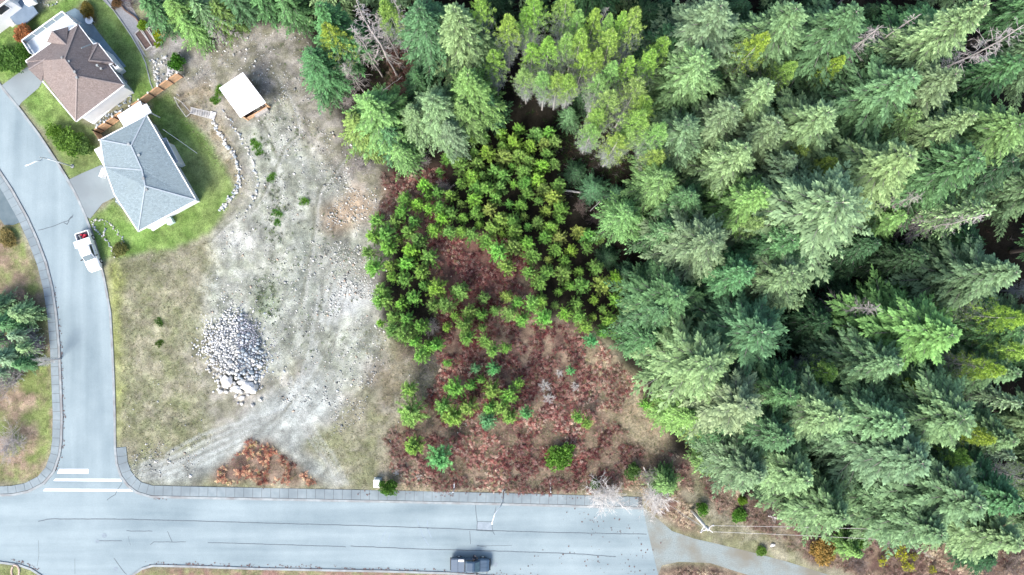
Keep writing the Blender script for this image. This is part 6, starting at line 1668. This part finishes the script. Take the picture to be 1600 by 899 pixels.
# raised garden beds
def bed(label, quad, hgt, soil='soil', mat='greywood'):
    pts = [G(*p) for p in quad]; p0 = pts[0].copy(); root = thing("raised_bed", label, "garden bed", p0)
    n = len(pts)
    for i in range(n):
        a, b = pts[i] - p0, pts[(i + 1) % n] - p0
        mb = MB(); mb.bar(Vector((a.x, a.y, hgt / 2)), Vector((b.x, b.y, hgt / 2)), .12, hgt); mb.build("board", M[mat], root)
    mb = MB(); mb.prism([((p - p0).x, (p - p0).y) for p in pts], -.1, hgt - .12); mb.build("soil", M[soil], root)
bed("dark raised bed nearest the lawn's edging", [(213, 55), (221, 48), (239, 73), (230, 80)], .45)
bed("narrow middle raised bed beside the dark one", [(223, 46), (229, 44), (249, 72), (241, 76)], .5)
bed("raised bed planted with yellow shrubs", [(234, 46), (241, 44), (256, 63), (248, 71)], .5)
bed("outermost raised bed with reddish end boards", [(247, 45), (254, 42), (265, 50), (257, 60)], .55, mat='wood')
mb = MB(); q = [P(243, 97, .10), P(257, 88, .10), P(272, 110, .10), P(262, 120, .10)]; mb.slab(q, .15); o = mb.build("stone_pad", noise_mat("pale_paving", (.38, .37, .38), (.5, .49, .5), 2)); tag(o, "pale paved pad between the rockery and dark shrub", "paving")
mb = MB()
for u, v in (((183, 0), (196, 17)), ((196, 17), (212, 28)), ((212, 28), (218, 36))): mb.bar(G(*u, .2), G(*v, .2), .15, .4)
tag(mb.build("timber_edging", M['darkwood']), "dark timber edging on the upper side of the gravel path", "edging")
o_ = thing("garden_table", "small white table at the patio's upper edge", "table", G(144, 35))
mb = MB(); mb.tube([(0, 0, .68), (0, 0, .73)], [.55, .55], 16); mb.build("table_top", M['white'], o_)
for k in range(4):
    mb = MB(); mb.bar((.35 * math.cos(k * 1.57), .35 * math.sin(k * 1.57), 0), (.3 * math.cos(k * 1.57), .3 * math.sin(k * 1.57), .68), .04); mb.build("leg", M['white'], o_)

# ------------------------------------------------------------------ street lamps, pole, markers, box
def lamp(label, pts, rr, head_dir):
    p0 = Vector((pts[0].x, pts[0].y, pts[0].z)); root = thing("street_lamp", label, "street lamp", p0)
    mb = MB(); mb.tube([(0, 0, 0), pts[1] - p0], [.11, .08], 10); mb.build("pole", M['steel'], root, smooth=True)
    mb = MB(); mb.tube([p - p0 for p in pts[1:]], [.075] + [.06] * (len(pts) - 2), 8); mb.build("arm", M['steel'], root, smooth=True)
    e_ = pts[-1] - p0; d = head_dir.normalized()
    mb = MB(); mb.loft([[e_ + d * t + Vector((-d.y, d.x, 0)) * w * math.cos(a) + Vector((0, 0, hgt * math.sin(a))) for a in [i * math.pi / 4 for i in range(8)]] for t, w, hgt in ((-.05, .06, .05), (.1, .10, .07), (.35, .11, .07), (.5, .05, .04))]); mb.build("lamp_head", noise_mat("lamp_head_grey", (.6, .62, .62), (.7, .72, .72), 3), root, smooth=True)
    mb = MB(); mb.tube([(0, 0, -.05), (0, 0, .08)], [.28, .26], 12); mb.build("base_plate", M['kerb'], root)
b = G(113, 260); top = Vector((b.x, b.y, 5.2))
arm = [b, top]
endp = P(45, 257.5, 6.4); m1 = P(86, 250.5, 5.9); 
arm = [b, top, Vector((top.x - .5, top.y + .05, 5.9)), P(66, 250, 6.3), P(54, 253.5, 6.4), endp]
lamp("tall curved arm street lamp over the left street", arm, .1, Vector((-1, -.3, 0)))
b = G(787, 768); top = Vector((b.x, b.y, 5.4))
lamp("street lamp leaning its arm over the cross street beside the patch", [b, top, Vector((top.x - .35, top.y - .6, 6.0)), P(773, 803, 6.3), P(770, 814, 6.3)], .1, Vector((-.2, -1, 0)))

pole0 = G(1081, 797)
pl = thing("utility_pole", "bleached wooden utility pole with crossarm beside the gravel road", "utility pole", pole0)
ht = 8.6
mb = MB(); mb.tube([(0, 0, -.3), (0, 0, ht)], [.26, .17], 12); mb.build("post", noise_mat("bleached_pole_wood", (.62, .60, .57), (.75, .73, .70), 3), pl, smooth=True)
mb = MB(); mb.bar((-.9, -.5, ht - .5), (.9, .5, ht - .5), .14, .12); mb.build("crossarm", M['palebark'], pl)
for s in (-.8, -.3, .8):
    mb = MB(); mb.tube([(s, s * .55, ht - .45), (s, s * .55, ht - .2)], [.07, .05], 8); mb.build("insulator", M['white'], pl)
mb = MB(); mb.tube([(.35, -.2, ht - 2.0), (.35, -.2, ht - 1.1)], [.2, .2], 12); mb.build("transformer", M['steel'], pl)
mb = MB(); mb.bar((0, 0, ht - 1.2), (.9, -.7, ht - 1.0), .07); mb.bar((0, 0, ht - 1.6), (-.5, -.6, ht - 1.5), .07); mb.build("bracket", M['white'], pl)
far = P(1760, 868, 8.0); fb = Vector((far.x, far.y, 0))
p2 = thing("utility_pole", "second wooden utility pole beyond the right edge", "utility pole", fb)
mb = MB(); mb.tube([(0, 0, -.3), (0, 0, 8.6)], [.18, .13], 10); mb.build("post", M['palebark'], p2); mb = MB(); mb.bar((-.9, -.5, 8.1), (.9, .5, 8.1), .12); mb.build("crossarm", M['palebark'], p2)
def wire(label, a, b, sag, r=.016, mat='twigwhite'):
    mb = MB(); n = 16
    mb.tube([a.lerp(b, i / n) - Vector((0, 0, sag * 4 * (i / n) * (1 - i / n))) for i in range(n + 1)], r, 4); o = mb.build("overhead_wire", M[mat]); tag(o, label, "wire")
tp = pole0 + Vector((0, 0, ht - .25))
wire("lower overhead wire running right from the utility pole", tp + Vector((.8, .45, 0)) + Vector((0, -.8, 0)), fb + Vector((0, 0, 8.2)), .9, .022)
wire("upper overhead wire running right from the utility pole", tp + Vector((.8, .45, 0)), fb + Vector((-.8, .6, 8.2)) + Vector((0, 1.6, 0)), .8, .022)
wire("thin stay wire from the utility pole into the bracken", tp + Vector((-.2, 0, -.3)), G(1040, 786, .1), .2, .02)
wire("second stay wire from the utility pole down left", tp + Vector((-.1, -.2, -.9)), G(1058, 800, .1), .1, .02)
wire("thin white cable from the grey house across its lawn", P(254, 202, 2.9), G(308, 240, .3), .3, .03, 'white')
for x, y, lab in ((709.5, 757, "left white marker stake on the pavement's grass edge"), (860, 757, "right white marker stake on the pavement's grass edge")):
    r = thing("marker_stake", lab, "stake", G(x, y + 8)); 
    mb = MB(); mb.bar((0, 0, -.2), (0, .0, 1.5), .12, .12); mb.build("post", M['white'], r, bevel=.01)
    mb = MB(); mb.bar((0, .05, .1), (.02, 1.0, .12), .14, .05); mb.build("plate", M['white'], r)
ub = thing("utility_box", "white utility cabinet standing beside the round street bush", "utility box", G(591, 753))
mb = MB(); mb.box((0, 0, .5), (.82, 1.0, 1.0)); mb.build("cabinet", noise_mat("pale_mint_metal", (.66, .74, .72), (.74, .8, .78), 2), ub, bevel=.04)
mb = MB(); mb.box((0, 0, 1.03), (.9, 1.1, .06)); mb.build("lid", M['white'], ub, bevel=.02)
mb = MB(); mb.box((0, 0, .02), (1.1, 1.3, .1)); mb.build("plinth", M['kerb'], ub)
mb = MB(); mb.tube([(.415, -.3, .4), (.45, -.3, .4), (.45, -.3, .6), (.415, -.3, .6)], .015, 6); mb.build("handle", M['steel'], ub)
# ring of clay at bottom-left grass
mb = MB(); c = G(24, 893, .05); mb.tube([c + Vector((.55 * math.cos(a), .9 * math.sin(a), 0)) for a in [i * math.pi / 8 for i in range(17)]], .12, 6); tag(mb.build("stone_ring", noise_mat("terracotta_edging", (.45, .33, .26), (.58, .45, .37), 3)), "pinkish oval edging ring on the bottom left grass", "edging ring")

# ------------------------------------------------------------------ vehicles
def carpaint(name, c, rough=.25):
    m, nt, b = newmat(name); tc = N(nt, "ShaderNodeTexCoord"); no = N(nt, "ShaderNodeTexNoise"); no.inputs["Scale"].default_value = 1.5
    nt.links.new(tc.outputs["Object"], no.inputs["Vector"]); mr = N(nt, "ShaderNodeMapRange"); mr.inputs[3].default_value = .94; mr.inputs[4].default_value = 1.04; nt.links.new(no.outputs[0], mr.inputs[0])
    rgb = N(nt, "ShaderNodeRGB"); rgb.outputs[0].default_value = (*c, 1); m2 = N(nt, "ShaderNodeVectorMath", operation='SCALE'); nt.links.new(rgb.outputs[0], m2.inputs[0]); nt.links.new(mr.outputs[0], m2.inputs["Scale"])
    nt.links.new(m2.outputs[0], b.inputs["Base Color"]); b.inputs["Roughness"].default_value = rough; b.inputs["Specular IOR Level"].default_value = .5; b.inputs["Coat Weight"].default_value = .5
    return m
def ring_x(x, hw, z0, z1, rnd=.12, top=None):
    """closed ring in the yz plane: rounded rectangle with narrower top"""
    tw = hw if top is None else top
    return [Vector((x, -hw + rnd, z0)), Vector((x, -hw, z0 + rnd)), Vector((x, -(hw * .6 + tw * .4), z1 - rnd)), Vector((x, -tw + rnd, z1)), Vector((x, tw - rnd, z1)), Vector((x, hw * .6 + tw * .4, z1 - rnd)), Vector((x, hw, z0 + rnd)), Vector((x, hw - rnd, z0))]
def pickup(label, loc, rz, paint, bed_kind, L=5.6, Wd=1.95, cap=None):
    root = thing("pickup_truck", label, "pickup truck", loc, rz)
    hw = Wd / 2; pm = carpaint("paint_" + label[:5].strip(), paint)
    # lower body: hood and cab base
    mb = MB()
    mb.loft([ring_x(2.80, hw * .72, .45, .78, .08), ring_x(2.72, hw * .88, .40, .95, .1), ring_x(2.35, hw * .98, .38, 1.06, .12, hw * .88), ring_x(1.40, hw, .38, 1.14, .12, hw * .9), ring_x(1.1, hw, .38, 1.18, .1, hw * .92), ring_x(-.72, hw, .38, 1.18, .1, hw * .94)])
    mb.build("body", pm, root, smooth=False, bevel=.03)
    # cab
    mb = MB()
    mb.loft([ring_x(1.42, hw * .80, 1.10, 1.20, .04, hw * .78), ring_x(.62, hw * .84, 1.12, 1.74, .10, hw * .68), ring_x(.35, hw * .86, 1.12, 1.82, .12, hw * .72), ring_x(-.45, hw * .86, 1.12, 1.82, .12, hw * .72), ring_x(-.70, hw * .84, 1.12, 1.62, .1, hw * .70), ring_x(-.76, hw * .84, 1.12, 1.2, .04, hw * .78)])
    mb.build("cab", pm, root, bevel=.03)
    # glass
    mb = MB(); mb.slab([Vector((1.34, -hw * .70, 1.27)), Vector((1.34, hw * .70, 1.27)), Vector((.72, hw * .62, 1.725)), Vector((.72, -hw * .62, 1.725))], .02)
    for v in mb.bm.verts: v.co += Vector((.02, 0, .035))
    mb.build("windshield", M['screen'], root)
    for s in (-1, 1):
        mb = MB(); mb.face([Vector((1.12, s * hw * .865, 1.24)), Vector((-.58, s * hw * .885, 1.24)), Vector((-.5, s * hw * .80, 1.66)), Vector((.55, s * hw * .79, 1.66))])
        g = mb.build("side_window", M['glass'], root); sm = g.modifiers.new("s", 'SOLIDIFY'); sm.thickness = .05; sm.offset = 0
        mb = MB(); mb.box((.98, s * (hw + .14), 1.22), (.14, .26, .17)); mb.bar((.98, s * hw * .95, 1.18), (.98, s * (hw + .08), 1.2), .05); mb.build("wing_mirror", M['rubber'], root, bevel=.03)
        mb = MB(); mb.box((2.66, s * hw * .62, .80), (.16, .38, .18)); mb.build("headlight", noise_mat("headlight_glass", (.7, .74, .76), (.8, .84, .86), 3, rough=.15), root, bevel=.03)
        mb = MB(); mb.box((-2.80, s * hw * .86, .85), (.06, .16, .32)); mb.build("tail_light", noise_mat("red_lens", (.4, .02, .02), (.5, .03, .03), 2, rough=.2), root, bevel=.01)
        mb = MB(); mb.box((.25, s * (hw + .005), .95), (.16, .03, .04)); mb.build("door_handle", M['rubber'], root)
    mb = MB(); mb.slab([Vector((-.72, -hw * .6, 1.6)), Vector((-.72, hw * .6, 1.6)), Vector((-.80, hw * .62, 1.25)), Vector((-.80, -hw * .62, 1.25))], .02); mb.build("rear_window", M['glass'], root)
    # wheels
    for x in (1.75, -1.75):
        for s in (-1, 1):
            w = link_obj("wheel", None, root); w.location = (x, s * (hw - .10), .38)
            mb = MB(); mb.tube([(0, -.13, 0), (0, -.10, 0), (0, .10, 0), (0, .13, 0)], [.33, .38, .38, .33], 20); mb.build("tyre", M['rubber'], w)
            mb = MB(); mb.tube([(0, -.14, 0), (0, .14, 0)], [.2, .2], 14); mb.build("rim", M['steel'], w)
    # flared arches
    for x in (1.75, -1.75):
        for s in (-1, 1):
            mb = MB(); mb.tube([Vector((x + .46 * math.cos(a), s * (hw - .02), .42 + .46 * math.sin(a))) for a in [i * math.pi / 8 for i in range(9)]], .06, 6); mb.build("wheel_arch", pm, root)
    # bed: floor, two sides, tailgate
    mb = MB(); mb.box((-1.78, 0, .62), (2.04, Wd * .9, .16)); mb.build("bed_floor", M['bedliner'], root)
    for s in (-1, 1):
        mb = MB(); mb.loft([ring_x(-.79, .06, .45, 1.16, .03), ring_x(-2.80, .06, .45, 1.14, .03)])
        for v in mb.bm.verts: v.co.y += s * (hw - .06)
        mb.build("bed_side", pm, root, bevel=.015)
    mb = MB(); mb.box((-2.80, 0, .84), (.09, Wd * .9, .58)); mb.build("tailgate", pm, root, bevel=.02)
    mb = MB(); mb.box((-2.93, 0, .52), (.16, Wd * .92, .16)); mb.build("rear_bumper", M['steel'] if bed_kind == 'open' else M['rubber'], root, bevel=.03)
    mb = MB(); mb.box((2.84, 0, .52), (.14, Wd * .84, .2)); mb.build("front_bumper", M['steel'] if bed_kind == 'open' else M['rubber'], root, bevel=.04)
    mb = MB(); mb.box((2.79, 0, .76), (.06, Wd * .42, .2)); mb.build("grille", M['rubber'], root, bevel=.02)
    mb = MB()
    for s in (-1, 1): mb.bar((1.45, s * .18, 1.155), (2.5, s * .30, 1.065), .03, .02)
    mb.build("hood_crease", pm, root)
    return root, pm, hw
M['screen'] = noise_mat("windshield_glass", (0.045, 0.085, 0.105), (0.08, 0.13, 0.155), 1, rough=.1, spec=.6)
M['bedliner'] = noise_mat("bed_liner", (0.03, 0.03, 0.045), (0.06, 0.05, 0.07), 4)
c = P(137.5, 392.5, 1.0); c.z = .02
a_ = P(147.5, 421, 0) - P(128, 364, 0)
wt, pm, hw = pickup("white pickup truck parked on the left street with open bed of red gear", c, math.atan2(a_.y, a_.x), (.74, .74, .74), 'open', L=5.6)
mb = MB(); mb.box((-1.18, .0, 1.42), (.95, 2.35, .55)); mb.build("toolbox", carpaint("toolbox_white", (.80, .80, .79), .35), wt, bevel=.05)
mb = MB(); mb.box((-1.18, .12, 1.72), (.1, .14, .05)); mb.build("box_latch", M['steel'], wt)
redm = noise_mat("red_plastic", (.45, .03, .05), (.6, .05, .08), 3, rough=.4)
for (x, y, s, m_) in ((-2.25, .28, .18, redm), (-2.05, .05, .14, redm), (-2.45, -.15, .12, redm)):
    mb = MB(); mb.tube([(0, 0, 0), (0, 0, .35)], [s, s * .85], 12); mb.tube([(0, 0, .35), (0, 0, .42)], [s * .3, s * .3], 8)
    o = mb.build("fuel_can", m_); o.parent = None
    o.matrix_world = Matrix.Translation(c) @ Matrix.Rotation(wt.rotation_euler.z, 4, 'Z') @ Matrix.Translation((x, y, .72))
    tag(o, {.28: "red can nearest the road in the white pickup's bed", .05: "red can behind the white pickup's toolbox", -.15: "smaller red can by the white pickup's tailgate"}[y], "can")
for (x, y, lab) in ((-2.4, -.45, "pale crate against the kerb side of the pickup's bed"), (-2.0, -.4, "pale tool bag beside the crate in the pickup's bed")):
    mb = MB(); mb.box((0, 0, .15), (.3, .22, .3)); mb.box((0, 0, .32), (.2, .05, .06)); o = mb.build("tool_crate", M['kerb'], None, bevel=.02)
    o.matrix_world = Matrix.Translation(c) @ Matrix.Rotation(wt.rotation_euler.z, 4, 'Z') @ Matrix.Translation((x, y, .72)); tag(o, lab, "crate")

c = P(735, 884, 1.1); c.z = .02
dk, pm2, hw = pickup("slate blue pickup truck with covered bed parked at the bottom", c, 0.0 - .015, (.042, .075, .115), 'covered')
dk.scale = (.96, 1.0, 1.0)
mb = MB(); mb.box((-2.30, 0, 1.17), (.96, 1.72, .05)); mb.build("bed_cover", carpaint("cover_a", (.05, .085, .13), .45), dk, bevel=.02)
mb = MB(); mb.box((-1.30, 0, 1.17), (.98, 1.72, .05)); mb.build("bed_cover", carpaint("cover_b", (.05, .085, .13), .45), dk, bevel=.02)
mb = MB(); mb.box((-1.36, .72, 1.23), (.78, .30, .05)); mb.build("cover_hatch", M['white'], dk, bevel=.01)
mb = MB(); mb.bar((-.82, -.8, 1.2), (-.82, .8, 1.2), .08, .06); mb.build("cover_bar", M['rubber'], dk)

# person beside the slate pickup (the one flying the camera)
def skin_body(pts, edges, radii, root_i, mat, name, parent, sub=2):
    me = bpy.data.meshes.new(name); me.from_pydata(pts, edges, []); me.update()
    o = link_obj(name, me, parent)
    sk = o.modifiers.new("skin", 'SKIN'); sk.use_smooth_shade = True
    sv = me.skin_vertices[0].data if me.skin_vertices else None
    if sv is None:
        bpy.context.view_layer.objects.active = o
        bpy.ops.object.modifier_remove(modifier="skin") if False else None
    for i, r in enumerate(radii):
        v = me.skin_vertices[0].data[i]; v.radius = (r, r) if not hasattr(r, '__len__') else r; v.use_root = (i == root_i)
    ss = o.modifiers.new("sub", 'SUBSURF'); ss.levels = sub; ss.render_levels = sub
    me.materials.append(mat); return o
pr = thing("person", "person in dark clothes standing by the slate pickup holding a controller", "person", P(741.5, 868.5, .02), math.radians(60))
J = [(0, 0, .95), (0, 0, 1.12), (0, 0, 1.36), (.01, 0, 1.48), (0, .19, 1.40), (.10, .25, 1.14), (.30, .12, 1.10), (0, -.19, 1.40), (.10, -.25, 1.14), (.30, -.12, 1.10), (0, .10, .88), (.03, .12, .48), (0, .13, .09), (.14, .15, .05), (0, -.10, .88), (.05, -.12, .48), (0, -.13, .09), (.14, -.15, .05)]
ED = [(0, 1), (1, 2), (2, 3), (2, 4), (4, 5), (5, 6), (2, 7), (7, 8), (8, 9), (0, 10), (10, 11), (11, 12), (12, 13), (0, 14), (14, 15), (15, 16), (16, 17)]
RD = [(.15, .12), (.14, .11), (.17, .12), .065, .075, .055, .042, .075, .055, .042, .10, .07, .05, .045, .10, .07, .05, .045]
clothes = noise_mat("dark_jacket", (.025, .03, .045), (.05, .055, .075), 4); skin = noise_mat("skin", (.45, .28, .2), (.52, .33, .25), 4)
try:
    skin_body(J, ED, RD, 0, clothes, "body", pr)
except Exception as ex:
    print("skin failed", ex)
mb = MB(); bmesh.ops.create_uvsphere(mb.bm, u_segments=16, v_segments=12, radius=1, matrix=Matrix.Translation((.03, 0, 1.63)) @ Matrix.Diagonal((.098, .078, .12, 1)))
bmesh.ops.create_uvsphere(mb.bm, u_segments=8, v_segments=6, radius=.018, matrix=Matrix.Translation((.128, 0, 1.62)))
for s in (-1, 1): bmesh.ops.create_uvsphere(mb.bm, u_segments=8, v_segments=6, radius=.02, matrix=Matrix.Translation((.03, s * .08, 1.63)))
mb.build("head", skin, pr, smooth=True)
mb = MB(); bmesh.ops.create_uvsphere(mb.bm, u_segments=16, v_segments=10, radius=1, matrix=Matrix.Translation((.015, 0, 1.67)) @ Matrix.Diagonal((.105, .088, .10, 1))); mb.build("hair", noise_mat("dark_hair", (.02, .015, .012), (.04, .03, .025), 8), pr, smooth=True)
for s in (-1, 1):
    mb = MB(); mb.box((.345, s * .10, 1.10), (.08, .035, .08))
    for k in range(4): mb.tube([(.375, s * (.085 + .0), 1.07 + k * .02), (.41, s * .07, 1.07 + k * .02), (.415, s * .045, 1.07 + k * .02)], .009, 6)
    mb.tube([(.34, s * .09, 1.14), (.365, s * .06, 1.155)], .011, 6); mb.build("hand", skin, pr)
mb = MB(); mb.box((.39, 0, 1.11), (.09, .16, .04)); mb.bar((.42, -.05, 1.12), (.5, -.05, 1.2), .012); mb.bar((.42, .05, 1.12), (.5, .05, 1.2), .012); o = mb.build("remote_controller", M['kerb'], None, bevel=.01)
o.matrix_world = Matrix.Translation(pr.location) @ Matrix.Rotation(math.radians(60), 4, 'Z'); tag(o, "grey remote controller held by the person at the pickup", "controller")
